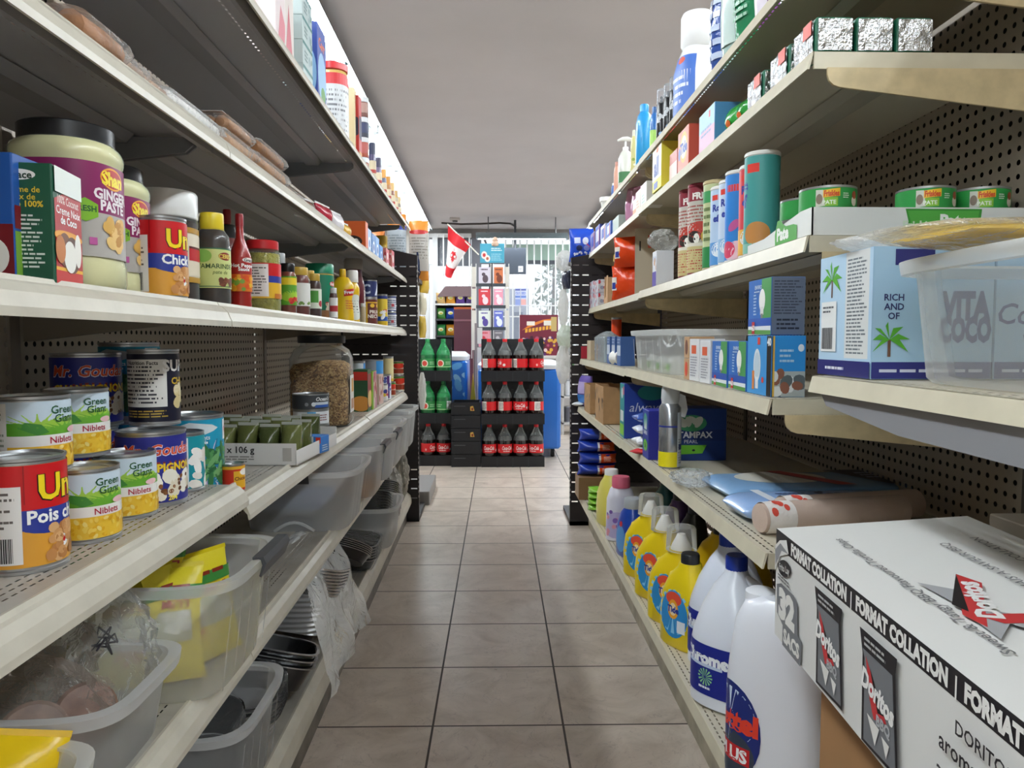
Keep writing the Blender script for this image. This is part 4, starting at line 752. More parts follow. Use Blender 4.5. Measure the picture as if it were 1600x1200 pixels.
# ================================================ L5: top shelf, left
def b5(x, d, w, dp, ytop, lb, col, **k):
    q = on('L5', x, d); return carton(q, w, dp, max(.04, q.h(ytop)), lb, col, **k)
b5(415, .05, .06, .07, -30, 'white and pink box at the near end of the top left shelf', '#e6d6d6', r=[('p', [(-.2, 0), (.1, 0), (.3, .5), (0, .7)], '#d8808c'), ('r', .2, 0, .4, 1, '#f0eae6')], name='tea_box')
b5(433, .05, .05, .08, -20, 'tall cream and pink box behind the first one on the top shelf', '#ddd2cc', r=[('p', [(-.2, 0), (.2, 0), (0, .8)], '#cf6f7c')], name='tea_box')
q = on('L5', 457, .05)
for i in range(4):
    carton(q.up(i * .052), .07, .09, .0515, 'pale grey-green tea box, %s of the stack of four' % ['bottom', 'second', 'third', 'top'][i], '#b9c8c8', r=[('r', -1, .86, 1, 1, '#3f7d7a'), ('b', i, .2, .15, .7, .6, 5, .12, 1.2, ['#7a9a9a', '#9ab0b4']), ('l', -.6, .2, 0, .7, 3, '#5f7f80')], name='tea_box', group='grey-green tea boxes on the top shelf')
b5(489, .035, .045, .09, 45, 'blue crackers box with pale oval picture on the top shelf', '#3d54a8', r=[('t', 'Carr', 0, .8, .12, '#e8743a', {'b': .03, 'i': .2}), ('e', .0, .4, .22, .3, '#9cc4e8'), ('e', .05, .2, .12, .1, '#5a9a4a')], f=[('e', 0, .4, .1, .3, '#9cc4e8')], name='cracker_box')
q = on('L5', 521, .055); jarr(q, q.m(23), q.h(103), 'large custard yellow tin with red lid and white nutrition panel', '#e8c878', '#d8363c', [('r', -1, .82, 1, 1, '#d8363c'), ('r', -.35, 0, .35, .82, '#d6d8da'), ('l', -.3, .05, .3, .76, 9, '#7a7c80')], 12, 'custard_powder_tin', cat='tin', wrap=None, lz=(.12, .86), lidh=.07, neck=.97, shoulder=.88, fill=.9, glass='#e8c878')
b5(549, .04, .03, .05, 140, 'yellow and clear edged box just right of the custard tin', '#e2d2a8', name='sauce_box')
b5(556, .03, .03, .05, 152, 'red and navy coffee pack with round dark mark', '#c23a3c', r=[('e', 0, .55, .25, .17, '#2a2c4a'), ('r', -.4, 0, .4, .2, '#d8a04a')], f=[('e', 0, .55, .12, .14, '#2a2c4a')], name='coffee_pack')
q = on('L5', 568, .035); h4 = q.h(153) / 4
for i in range(4): jarr(q.up(i * h4), q.m(8.5), h4 * .985, 'small clear spice tub, %s in the stack of four' % ['bottom', 'second', 'third', 'top'][i], ['#b04a3a', '#c25a3c', '#37405a', '#8a4a3c'][i], '#cfd3d6', [('r', -.5, 0, .5, 1, ['#c99a8a', '#b8605a', '#3a4468', '#b08a80'][i])], lz=(.2, .7), lidh=.2, neck=.98, shoulder=.75, name='spice_tub', group='spice tubs stacked on the top shelf')
for x, y, c, cp, lb in ((582, 224, '#4a4468', '#2f3350', 'dark blue capped spice bottle after the stacked tubs'), (591, 247, '#6a5a78', '#3a3550', 'slim purple spice bottle with dark cap'), (600, 265, '#5a5f78', '#d99a4a', 'spice bottle with orange cap'), (607, 276, '#b07a4a', '#c98a3a', 'amber striped spice bottle'), (613, 286, '#8a5a4a', '#d8b070', 'thin brown spice bottle'), (618, 298, '#b8a88a', '#c9a060', 'small tan spice bottle near the end of the top shelf'), (623, 308, '#7a6a58', '#c9b080', 'last tiny spice bottle on the top left shelf')):
    q = on('L5', x, .03); bottle(q, [(0, .95, .95), (.04, 1, 1), (.7, 1, 1), (.78, .8, .8)], q.m(5.5 if x < 595 else 4), q.h(y), lb, c, cp, [('r', -.6, 0, .6, 1, '#d8c8a8'), ('r', -.6, .3, .6, .5, '#b8423a')], 10, 'spice_bottle', lz=(.2, .6), capz=.26, wrap='#cfc4b0')
# goods on the aisle end beyond the left black panel
eP = run('L', -.60, 3.72, 1.20)
T = thing('end_shelf', 'grey shelf fixed behind the left black end panel carrying tall snack bags', 'shelf', (eP.x, eP.y, 1.20), aL); MB().box(-.1, .27, -.055, .2, -.02, 0, mat('#3a3638', .5)).build('deck', T); MB().box(-.1, .27, -.06, -.055, -.02, .03, mat('#2a2628', .5)).build('front_lip', T)
for w, u, wd, y, col, ops, lb in ((-.445, 3.74, .095, 335, '#e08a2c', [('r', -2, .06, 2, .84, '#b3bcc4'), ('l', -.3, .1, .4, .75, 12, '#8a949c'), ('e', .2, .88, .25, .05, '#3a4aa0'), ('r', -.3, .12, .3, .2, '#6aa0c8')], 'tall orange bag with silver-grey front leaning above the left black panel'),
                            (-.345, 3.84, .10, 345, '#e8963a', [('r', -.5, .05, .5, .9, '#c9c4bc'), ('l', -.3, .3, .3, .8, 8, '#9a948c'), ('e', 0, .9, .2, .05, '#c93a3a')], 'second tall orange and cream bag just right of the silver one'),
                            (-.55, 3.75, .09, 360, '#d87a2a', [('l', -.3, .1, .3, .9, 14, '#8a4a1a')], 'orange striped bag half hidden at the end of the left run')):
    q = spot('L', w, u, 1.2005); pouch(q, wd, .05, q.h(y), lb, col, ops, 'snack_bag', 'bag', seed=int(u * 10), bump=.3)
# ================================================ L1: clear bins, left
BINM = clear('#f6f9fb', .36, .25, 0, 40, .4, .6); BINR = clear('#f8fafb', .6, .2, 0, 40, .3, .5); BINX = clear('#f6f9fb', .3, .25, 0, 40, .3, .5)
def bin_(q, w, d, h, label, tint=None, clips=(), name='plastic_bin', cat='bin', group=None, rot=0, taper=.88, handle=True, body=BINM, rim=BINR, ribs=5):
    T = thing(name, label, cat, q.P, q.rz + R(rot), group); a, c = w / 2, d / 2; n = 5
    def sec(z, k, off=0): return (z, a * k - off, c * k - off, n)
    b = MB(); t = .0022
    b.loft([sec(.0005, taper * .97), sec(.006, taper), sec(h * .8, taper + (1 - taper) * .75), sec(h, 1)], body, 40, (1, 0)); b.build('bin_walls', T)
    b = MB(); rr = [(h - .014, a + .004, c + .004, n), (h - .013, a + .010, c + .010, n), (h, a + .012, c + .012, n), (h + .001, a + .009, c + .009, n), (h, a - .001, c - .001, n), (h - .003, a - .002, c - .002, n)]
    b.loft(rr, rim, 44, (0, 0)); b.build('rim', T)
    for j in range(ribs):                         # moulded ribs on the aisle side
        y = -c * .7 + c * 1.4 * j / 4; zz = h * .8; s = 1 if q.side == 'L' else -1
        MB().add([(s * (a * taper + .001), y - .003, .008), (s * (a * taper + .001), y + .003, .008), (s * (a * (taper + (1 - taper) * .75) + .002), y + .003, zz), (s * (a * (taper + (1 - taper) * .75) + .002), y - .003, zz)], [(0, 1, 2, 3)], BINX).build('moulded_rib', T)
    for sx, sy in clips:                       # dark clips folded over the rim
        X, Y = sx * (a + .012), sy * (c + .012)
        if sx: MB().rings([[(X - sx * .012 + x, Y0, h + z) for x, z in ((0, .004), (sx * .016, .004), (sx * .02, -.006), (sx * .012, -.026), (sx * .009, -.024), (sx * .014, -.008), (sx * .012, 0), (0, 0))] for Y0 in (Y - .065, Y + .065)], mat('#4a4d52', .35), smooth=False).build('clip', T)
        else: MB().rings([[(X0, Y - sy * .012 + y, h + z) for y, z in ((0, .004), (sy * .016, .004), (sy * .02, -.006), (sy * .012, -.026), (sy * .009, -.024), (sy * .014, -.008), (sy * .012, 0), (0, 0))] for X0 in (-.045, .045)], mat('#3c3f44', .35), smooth=False).build('clip', T)
    return T
def crumple(q, rx, ry, h, label, name='plastic_bag', m=None, sd=1, cat='bag', rot=0, amp=.25, group=None):
    T = thing(name, label, cat, q.P, q.rz + R(rot), group); b = MB(); rings = []; sg = 40; n = 16
    for i in range(n + 1):
        k = i / n; f = math.sin(PI * min(.96, max(.06, k * .9 + .05))) ** .6; ring = []
        for j in range(sg):
            a = 2 * PI * j / sg; v = Vector((math.cos(a) * 2.2, math.sin(a) * 2.2, k * 4 + sd * 3.1)); s = 1 + amp * (noise.noise(v * 1.3) + .8 * noise.noise(v * 3.7))
            ring.append((rx * f * s * math.sin(a), -ry * f * s * math.cos(a), max(0, h * k + h * .08 * noise.noise(v * 2) * (0 < i < n))))
        rings.append(ring)
    b.rings(rings, m or FILM); b.build('film', T); return T
Z1 = .4125
q = spot('L', -.525, .62, Z1); bin_(q, .28, .215, .085, 'low frosted bin cut by the bottom left corner holding a yellow bag', ribs=0)
pouch(spot('L', -.470, .672, Z1 + .012), .10, .035, .100, 'bright yellow rice bag with green writing in the bottom left bin', '#f0c818', [('l', -.3, .5, .5, .75, 2, '#2f6b3a'), ('e', -.4, .3, .2, .1, '#d8762a')], 'rice_bag', rot=28, seed=5, M=Matrix.Rotation(R(-22), 4, 'X') @ Matrix.Rotation(R(16), 4, 'Y'), crimp='#e8bc10')
q = spot('L', -.535, .845, Z1); bin_(q, .29, .195, .10, 'frosted bin overflowing with crumpled clear plastic bags', ribs=0)
FT = clear('#d6cac0', .08, .07, .6, 34, .6)
crumple(spot('L', -.56, .865, Z1 + .03), .10, .075, .16, 'crumpled clear bag bulging out of the frosted bin', m=FT, sd=2)
crumple(spot('L', -.52, .80, Z1 + .01), .10, .065, .13, 'crumpled clear bag low at the front of the frosted bin', m=FT, sd=4)
crumple(spot('L', -.455, .895, Z1 + .03), .05, .045, .155, 'twisted clear bag top tied with dark string in the frosted bin', sd=7)
q = spot('L', -.52, .82, Z1 + .06)
for x, y, z, r, c, lb in ((.03, -.03, .0, .036, '#8a6f62', 'brown rice cracker round inside a clear bag'), (-.05, -.04, .02, .036, '#8d8a80', 'greyish cracker round inside a clear bag'), (.06, .02, .0, .034, '#8f6c5e', 'reddish cracker round leaning in the frosted bin')):
    M = Matrix.Rotation(R(68), 4, 'X') @ Matrix.Rotation(R(20 + x * 300), 4, 'Y')
    T = thing('rice_cracker', lb, 'cracker', run('L', q.w + x, q.u + y, q.z + z), aL); MB().lathe([(r * .9, -.004), (r, 0), (r * .9, .005), (r * .5, .008), (0.001, .008)], mat(c, .5, var=.2, vscale=50), 24, M).build('cracker', T)
for k_, (w, u, z) in enumerate(((-.452, .86, .545), (-.53, .90, .575))):
    P = run('L', w, u, z); rr = random.Random(k_); pts = [P + Vector((rr.uniform(-.02, .02), rr.uniform(-.02, .02), rr.uniform(-.014, .014))) for _ in range(14)]
    o = MB().tube(pts, .0013, mat('#2b2730', .5), 5).build('twist_string'); tag(o, ['dark string tied round the bag nearest the aisle', 'dark string tangled on the bags at the back of the frosted bin'][k_], 'string')
q = spot('L', -.505, 1.085, Z1); bin_(q, .325, .255, .165, 'clear bin with dark clip full of yellow sugar bags', clips=((1, .4),), taper=.88)
SG = [('r', -.9, .78, .9, .93, '#3f8a3c'), ('l', -.7, .86, .7, .97, 1, '#8a2a1a'), ('t', 'LUMP SUGAR', 0, .70, .1, '#b8321f', {'w': .95, 'a': 180}), ('r', -.55, .25, .5, .62, '#cfd0b4'), ('b', 3, -.5, .28, .45, .58, 26, .06, 1.1, ['#e6e6d8', '#d8d8c0', '#f0f0e4']), ('s', -.15, .2, 0, .16, 7, '#c9281f')]
for w, u, a, t, lb, z in ((-.52, 1.065, 8, -10, 'yellow rock sugar bag standing upright at the back of the clipped clear bin', .035), (-.475, 1.02, 20, -20, 'yellow rock sugar bag leaning at the front of the clipped clear bin', .012), (-.425, 1.09, 62, -12, 'yellow rock sugar bag against the aisle wall of the clipped clear bin', .012), (-.59, 1.15, 0, -12, 'yellow rock sugar bag at the far left of the clipped clear bin', .02)):
    q = spot('L', w, u, Z1 + z); pouch(q, .155, .03, .185 if z > .03 else .15, lb, '#eedb2c', SG, 'sugar_bag', rot=a, seed=int(u * 30), M=Matrix.Rotation(R(t), 4, 'X'), crimp='#e6d020', rough=.3)
q = spot('L', -.485, 1.99, Z1); T = bin_(q, .30, .30, .155, 'cloudy clear bin with black label clip and scooped handle', clips=((0, -1),), taper=.86)
MB().box(-.09, .06, -.10, .08, .05, .075, mat('#7b86a0', .5)).build('lining', T)
# scooped hand hold at the foot of the near wall
MB().tube([(-.05 + .1 * k / 10, -.133 - .001, .004 + .022 * math.sin(PI * k / 10)) for k in range(11)], .004, BINR, 8).build('hand_hold', T)
us = (2.35, 2.63, 2.9, 3.16, 3.42)
for i, u in enumerate(us):
    q = spot('L', -.475 + (.005 if i % 2 else 0), u, Z1); T = bin_(q, .29, .235, .16 + .004 * i, 'cloudy clear bin, %s in the row of five before the black end panel' % ['first', 'second', 'third', 'fourth', 'fifth'][i], clips=((1, .0),) if i < 2 else (), group=None)
    if i == 0:
        o = MB().rbox(-.1, .11, -.085, .085, .004, .05, mat('#b98a5c', .6)).build('packet'); 
        P = run('L', -.475, u, Z1); o.location = P; o.rotation_euler.z = aL; tag(o, 'tan packet lying inside the first of the five cloudy bins', 'packet')
    if i == 1:
        P = run('L', -.475, u, Z1); o = MB().rbox(-.1, .1, -.08, .08, .004, .07, mat('#8d93a4', .6)).build('packet', loc=P); o.rotation_euler.z = aL; tag(o, 'grey packet lying inside the second of the five cloudy bins', 'packet')
# ================================================ L0: foil trays, left base deck
def ribbed(col, metal, rough, axis=2, sc=160):
    n = NT('ribbed_foil'); n.b.inputs['Base Color'].default_value = lin(col); n.b.inputs['Metallic'].default_value = metal; n.b.inputs['Roughness'].default_value = rough
    wv = n.N.new('ShaderNodeTexWave'); wv.bands_direction = 'XYZ'[axis]; wv.inputs['Scale'].default_value = sc / 6.28; wv.inputs['Distortion'].default_value = .6; n.L.new(n.tc.outputs['Object'], wv.inputs['Vector'])
    bp = n.N.new('ShaderNodeBump'); bp.inputs['Strength'].default_value = .8; bp.inputs['Distance'].default_value = .004; n.L.new(wv.outputs['Fac'], bp.inputs['Height']); n.L.new(bp.outputs['Normal'], n.b.inputs['Normal']); return n.m
foil = ribbed('#d6d7d9', .55, .3); foilf = mat('#d2d3d5', .25, .95, bump=.3, bscale=60); blk = mat('#141416', .22, coat=.4)
def pan(q, w, d, h, label, m, rimm, n=1, M=None, name='foil_tray', rot=0, film=False, rnd_=4, gap=.006, inner=None):
    T = thing(name, label, 'tray', q.P, q.rz + R(rot)); a, c = w / 2, d / 2
    for i in range(n):
        z = i * gap; b = MB()
        b.loft([(z, a * .84, c * .84, rnd_), (z + h * .95, a * .97, c * .97, rnd_)], m, 36, (1, 0), M=M)
        if i == n - 1: b.loft([(z + .002, a * .83, c * .83, rnd_), (z + h * .95, a * .955, c * .955, rnd_)], inner or m, 36, (1, 0), M=M)
        b.build('tray_shell', T)
        MB().loft([(z + h * .93, a * .96, c * .96, rnd_), (z + h * .95, a * 1.02, c * 1.02, rnd_), (z + h, a * 1.03, c * 1.03, rnd_), (z + h, a * .97, c * .97, rnd_)], rimm, 36, (0, 0), M=M).build('rim', T)
    if film:
        hh = h + (n - 1) * gap; MB().loft([(-.004, a * .9, c * .9, 3), (hh * .5, a * 1.06, c * 1.06, 3), (hh + .004, a * 1.06, c * 1.05, 3), (hh + .006, a * .5, c * .5, 3)], FILM, 30, M=M).build('plastic_film', T)
    return T
Z0 = .1455
q = spot('L', -.51, 1.22, Z0); bin_(q, .27, .26, .155, 'clear bin on the base shelf with black food trays, near the camera', taper=.88)
for i, (w, u, z, a, t) in enumerate(((-.49, 1.17, .03, 20, 30), (-.50, 1.25, .07, -15, 20), (-.54, 1.12, .02, 40, 25))):
    pan(spot('L', w, u, Z0 + z), .16, .12, .035, 'black food tray in film inside the near base bin, %s' % ['in front', 'on top', 'at the left'][i], blk, blk, 2, M=Matrix.Rotation(R(t), 4, 'X'), name='food_tray', rot=a, film=True)
pan(spot('L', -.50, .99, Z0 + .03), .24, .16, .04, 'wrapped black food tray stack lying before the near base bin', blk, blk, 3, M=Matrix.Rotation(R(12), 4, 'Y'), name='food_tray', film=True)
pan(spot('L', -.485, 1.55, Z0 + .035), .21, .21, .05, 'shiny black roasting pan stack with silver rim before the silver foil sheets', blk, foilf, 3, M=Matrix.Rotation(R(16), 4, 'Y') @ Matrix.Rotation(R(-14), 4, 'X'), name='roasting_pan', rot=10, gap=.014, inner=blk)
pan(spot('L', -.50, 1.40, Z0 + .005), .21, .17, .04, 'silver ribbed foil pan under the black roasting pans', foil, foilf, 6, rot=4, gap=.008)
pan(spot('L', -.475, 1.86, Z0 + .02), .17, .26, .10, 'tall stack of silver ribbed foil pans inside a big clear bag', foil, foilf, 9, M=Matrix.Rotation(R(10), 4, 'Y') @ Matrix.Rotation(R(-16), 4, 'X'), gap=.0075)
# big clear bag round the pans, its mouth spilling over the lip
q = spot('L', -.475, 1.86, Z0); T = thing('plastic_bag', 'big clear plastic bag hanging over the base shelf lip into the aisle', 'bag', q.P, q.rz)
def bagf(u, v):
    y = -.19 + .36 * u; x = .11 * math.cos(v * 1.9) + .0; prof = [(-.06, .25), (.0, .27), (.055, .24), (.085, .17), (.105, .10), (.125, .03), (.135, -.025)]
    k = v * (len(prof) - 1); i = min(int(k), len(prof) - 2); f = k - i; x = prof[i][0] * (1 - f) + prof[i + 1][0] * f; z = prof[i][1] * (1 - f) + prof[i + 1][1] * f
    s = noise.noise(Vector((u * 5, v * 4, 2))) * .018 + noise.noise(Vector((u * 14, v * 9, 7))) * .004; fl_ = 1 + .35 * v
    return (x + s + .01 * math.sin(u * 16) * v, y * fl_ - .03 * v, max(z + s * .5 - .03 * (u - .5) ** 2 * 4 * (1 - v), -.04))
MB().grid(bagf, 46, 34, clear('#f4f6f6', .06, .06, .45, 18, .6)).build('film', T)
rp_ = lambda w, u, r, lb, m, rim, t: pan(spot('L', w, u, Z0 + .07), r * 2, r * 2, .03, lb, m, rim, 5, M=Matrix.Rotation(R(t), 4, 'Y') @ Matrix.Rotation(R(-28), 4, 'X'), rnd_=2, name='round_pan', gap=.006)
rp_(-.47, 2.28, .10, 'round black pan stack with crimped silver rim beyond the plastic bag', blk, foilf, 12)
pan(spot('L', -.47, 2.45, Z0 + .01), .21, .2, .04, 'square black pan stack with silver edge beside the round pans', blk, foilf, 6, M=Matrix.Rotation(R(6), 4, 'Y'), name='square_pan', film=True, gap=.009)
q = spot('L', -.46, 2.75, Z0); bin_(q, .26, .28, .15, 'grey clear bin on the base shelf behind the square black pans', taper=.88)
pan(spot('L', -.46, 2.77, Z0 + .05), .19, .18, .04, 'black tray stack standing out of the grey base bin', blk, blk, 9, M=Matrix.Rotation(R(-20), 4, 'X'), name='food_tray', film=True, gap=.01)
pan(spot('L', -.46, 3.08, Z0 + .02), .18, .16, .04, 'black trays wrapped in film between the base bin and the end panel', blk, foilf, 9, M=Matrix.Rotation(R(-50), 4, 'X'), name='food_tray', film=True, gap=.01)
crumple(spot('L', -.43, 3.2, Z0), .06, .07, .22, 'bundle of white plastic film at the far end of the base shelf', m=clear('#e6e4dc', .5, .2, .8, 30), sd=9)
crumple(spot('L', -.41, 3.40, Z0), .05, .05, .26, 'tall film wrapped bundle against the left black end panel', m=clear('#cfccc0', .55, .25, .8, 30), sd=11)
q = spot('L', -.42, 3.36, .45 - .08)
# ================================================ R6: topmost shelf, right
def rb(sh, x, d, wpx, ytop, secs, lb, col, cap, ops=None, **k):
    q = on(sh, x, d); ch = k.get('capz', .1); return bottle(q, secs, q.m(wpx / 2), q.h(ytop) / (1 + (ch * .85 if cap else 0)) if cap else q.h(ytop), lb, col, cap, ops, **k)
CY = [(0, .9, .9), (.02, 1, 1), (.93, 1, 1), (.97, .9, .9), (1, .6, .6)]
SH_ = [(0, .9, .9, 2.6), (.02, 1, 1, 2.6), (.7, 1, 1, 2.6), (.82, .8, .8, 2.3), (.88, .45, .45)]
def pump(q, x, r, h, lb, col, ops):
    T = bottle(q, [(0, .9, .9, 2.4), (.03, 1, 1, 2.4), (.62, 1, 1, 2.4), (.72, .7, .7), (.78, .35, .35)], r, h, lb, col, '#f2f1ee', ops, name='pump_bottle', lz=(.1, .6), capz=.06)
    MB().tube([(0, 0, h * .8), (0, 0, h * .94)], r * .16, mat('#f2f1ee', .4), 8).build('pump_stem', T)
    MB().tube([(r * 1.0, 0, h * .965), (r * .3, 0, h * .985), (-r * .4, 0, h * .985), (-r * 1.15, 0, h * .95)], [r * .2, r * .34, r * .3, r * .14], mat('#f2f1ee', .4), 8).build('pump_nozzle', T); return T
q = on('R6', 977, .04); pump(q, 0, q.m(11), q.h(216), 'translucent white pump bottle on the topmost right shelf', '#d9dad2', [('r', -.3, .1, .3, .5, '#3f7a4a')])
for x, d, w, y, col, cap, lb, ops, nm_ in ((1006, .04, 25, 162, '#2e9fe0', '#2e9fe0', 'bright blue hairspray-style bottle standing on the topmost right shelf', [('r', .35, .1, .7, .5, '#b9c6de'), ('e', .5, .6, .1, .06, '#8fc4ee')], 'shampoo_bottle'),
                                     (990, .035, 9, 202, '#d8cf8a', '#e0dcc8', 'slim pale yellow bottle between the pump bottle and the blue bottle', [('b', 3, -.3, .1, .3, .8, 10, .05, 1, ['#f4f0dc', '#8a9a3a'])], 'lotion_bottle'),
                                     (1022, .045, 13, 166, '#2f6fb8', '#2a5f9c', 'blue capped green labelled bottle behind the bright blue one', [('r', -1, 0, 1, .8, '#a9d86a')], 'shampoo_bottle'),
                                     (963, .035, 8, 252, '#d9a08a', '#c98a78', 'slim coral bottle left of the pump bottle', None, 'lotion_bottle'), (958, .03, 6, 286, '#4a6fb8', '#e4e6ea', 'tiny blue and white bottle near the far end of the topmost shelf', None, 'lotion_bottle')):
    q = on('R6', x, d); bottle(q, SH_ if cap else CY, q.m(w / 2), q.h(y), lb, col, cap, ops, 5, nm_, lz=(.1, .65), capz=.12, capr=q.m(w / 2) * .55)
for x, y, lb in ((1033, 140, 'black aerosol can with clear dome cap, far one of three'), (1044, 132, 'black aerosol can with clear dome cap, middle one of three'), (1053, 121, 'black aerosol can with clear dome cap, near one of three')):
    q = on('R6', x, .035); h = q.h(y); r = q.m(7.5); T = thing('aerosol_can', lb, 'can', q.P, q.rz)
    b = MB().lathe([(r * .95, 0), (r, .003), (r, h * .74), (r * .85, h * .77)], mat('#17171b', .25), 22); sec = [(0, r, r), (h * .74, r, r)]
    deco(b, round_map(sec, q.face, 0, h * .74), [('r', -.2, .0, .2, .2, ['#3b8fd0', '#c9252b', '#d8343a'][(x > 1040) + (x > 1050)]), ('b', 4, -.1, .55, .1, .75, 5, .04, 1.6, ['#d0d4da']), ('e', 0, .3, .06, .05, '#8fb4dc')], 2); b.build('can_body', T)
    MB().lathe([(r * .96, h * .74), (r * .97, h * .97), (r * .9, h)], clear('#c8ccd4', .22, .1), 22).build('dome_cap', T); MB().lathe([(r * .35, h * .76), (r * .35, h * .86), (r * .2, h * .88)], mat('#3a3c42', .4), 12).build('nozzle', T)
# big white laundry jug
q = on('R6', 1088, .075); T = thing('laundry_jug', 'big white jug with blue label and huge white cap on the topmost shelf', 'jug', q.P, R(12)); r = q.m(34); h = q.h(52)
sec = [(0, r * .85, r * .7, 3), (.008, r, r * .8, 3), (h * .55, r, r * .8, 3), (h * .72, r * .82, r * .68, 2.6), (h * .84, r * .6, r * .6, 2.2), (h * .9, r * .5, r * .5)]
b = MB().loft(sec, mat('#e6e8ea', .35, coat=.2), 32); deco(b, round_map(sec, -62, h * .05, h * .72), [('r', -.42, 0, .2, 1, '#4a74c8'), ('l', -.38, .2, .1, .7, 4, '#dfe6f4'), ('e', -.1, .93, .1, .06, '#d8543a')], 2); b.build('jug_body', T)
MB().lathe([(r * .62, h * .82), (r * .74, h * .86), (r * .74, h * 1.16), (r * .66, h * 1.2), (.001, h * 1.2)], mat('#eeefef', .4), 30).build('cap', T)
MB().tube([(r * .9, 0, h * .3), (r * 1.2, 0, h * .45), (r * 1.12, 0, h * .68), (r * .55, 0, h * .8)], .012, mat('#e6e8ea', .35), 10).build('handle', T)
for x, d, w, th, y, col, ops, lb in ((1128, .05, .05, .05, -40, '#31509c', [('l', -.3, .1, .3, .9, 5, '#c6d2ec')], 'navy blue film pack beside the big white jug'), (1146, .04, .06, .04, -70, '#a9c4c0', [('r', -.2, .1, .2, .8, '#cfe0dc')], 'pale teal film pack on the topmost shelf'),
                                      (1172, .045, .08, .045, -100, '#1f7f52', [('l', -.2, .2, .2, .9, 9, '#a8d4bc')], 'green and white film pack near the camera on the topmost shelf'), (1200, .045, .05, .04, -120, '#8a4a9a', [('r', -.2, 0, .1, 1, '#e8e0ee')], 'purple and white pack cut by the top of the view')):
    q = on('R6', x, d); pouch(q, w, th, q.h(y), lb, col, ops, 'film_pack', 'pack', rot=-70, seed=x, bump=.5, rough=.15, ang=0)
q = on('R6', 949, .04); T = thing('wipes_tub', 'white wide-lidded tub at the far end of the topmost right shelf', 'tub', q.P); h = q.h(309); r = q.m(10); MB().loft([(0, r * .8, r * .8, 3), (h * .7, r, r, 3)], mat('#dfe0dc', .4), 24).build('tub_body', T); MB().loft([(h * .7, r * 1.15, r * 1.15, 3), (h, r * 1.2, r * 1.2, 3)], mat('#f0f0ee', .4), 24).build('lid', T)
q = on('R6', 953, .03); tin(q, q.m(4), q.h(318), [('r', -2, .6, 2, 1, '#2f4a9a'), ('r', -2, 0, 2, .6, '#d8c8a0')], 'tiny blue and tan tub in front of the white wide-lidded tub')
# ================================================ R5: foil packs and soap boxes, right
FO = mat('#dfe2e4', .22, .9, bump=1.6, bscale=55)
def brick(q, w, d, h, lb):
    T = thing('foil_brick', lb, 'pack', q.P, q.rz, 'foil wrapped bricks on the second right shelf'); b = MB().rbox(-w / 2, w / 2, -d / 2, d / 2, 0, h, mat('#1f6a4e', .35), .004)
    b.build('wrapper_ends', T)
    def sheet(o, ax, u0, u1):
        return MB().grid(lambda u, v: (o[0] + ax[0] * (u - .5) * (u1) + noise.noise(Vector((u * 9, v * 9, q.w * 40))) * .002 * ax[1], o[1] + ax[1] * (u - .5) * u1 + noise.noise(Vector((u * 9, v * 9, q.u * 40))) * .002 * ax[0], .003 + (h - .006) * v), 10, 8, FO)
    sheet((0, -d / 2 - .0022), (1, 0), 0, w * .92).build('foil_front', T); sheet((-w / 2 - .0022, 0), (0, 1), 0, d * .86).build('foil_side', T)
    MB().box(-w / 2 - .0045, -w / 2 - .004, -d * .4, -d * .05, h * .55, h * .95, mat('#e0432e', .4)).build('price_sticker', T); return T
for i in range(3): brick(spot('R', .484 + i * .0575, 1.105, 1.3065), .053, .078, .05, 'foil wrapped brick at the shelf end facing the camera, %s from the left' % ('first', 'second', 'third')[i])
for i, u in enumerate((1.20, 1.31)): brick(spot('R', .484, u, 1.3065), .053, .078, .05, 'foil wrapped brick along the aisle edge, %s behind the end row' % ('first', 'second')[i])
def b_(sh, x, d, w, dp, ytop, lb, col, **k):
    q = on(sh, x, d); return carton(q, w, dp, q.h(ytop), lb, col, **k)
for x, y, lb in ((1176, 152, 'shiny green packet near the foil bricks'), (1158, 163, 'green and orange packet leaning beside the pale blue box')):
    q = on('R5', x, .04); pouch(q, .09, .05, q.h(y), lb, '#2f9a3c', [('e', -.1, .3, .2, .15, '#e8743a')], 'sponge_packet', 'packet', rot=-80, seed=x, rough=.12, bump=.5)
b_('R5', 1126, .035, .06, .115, 172, 'pale blue and pink laundry sheet box with blue end', '#5a9ad0', l=[('r', -1, 0, 1, .5, '#e4a9c4'), ('r', -1, .5, 1, 1, '#a4cbe4'), ('r', .2, .75, .32, .92, '#d8343a'), ('l', -.5, .35, .5, .6, 2, '#8a9ac4')], name='laundry_box')
TD = [('r', -1, 0, 1, 1, '#e88a72'), ('e', .05, .55, .36, .38, '#f0b45a'), ('e', .05, .55, .27, .28, '#f0d8c0'), ('t', 'Tide', .05, .55, .26, '#3a5ab0', {'b': .05}), ('e', -.35, .45, .12, .16, '#6a7cc0')]
b_('R5', 1087, .035, .06, .10, 202, 'orange detergent box with yellow ring mark on the second right shelf', '#e0604a', l=TD, name='detergent_box')
b_('R5', 1067, .035, .05, .08, 237, 'pink and cream detergent box between the orange and the yellow boxes', '#dc8f86', l=[('r', -1, .1, 1, .6, '#f0d4c8')], name='detergent_box')
b_('R5', 1049, .035, .08, .11, 228, 'white and yellow box with blue lettering and yellow top', '#ece24a', l=[('r', -1, .25, 1, 1, '#eeeade'), ('t', 'all', -.05, .55, .4, '#2f4a9a', {'b': .05}), ('r', -.3, .05, .1, .2, '#3b5ab0'), ('e', .05, .9, .12, .06, '#e8743a')], name='detergent_box')
b_('R5', 1036, .03, .05, .03, 240, 'tan and yellow sided box left of the all-white one', '#c9b88a', name='detergent_box')
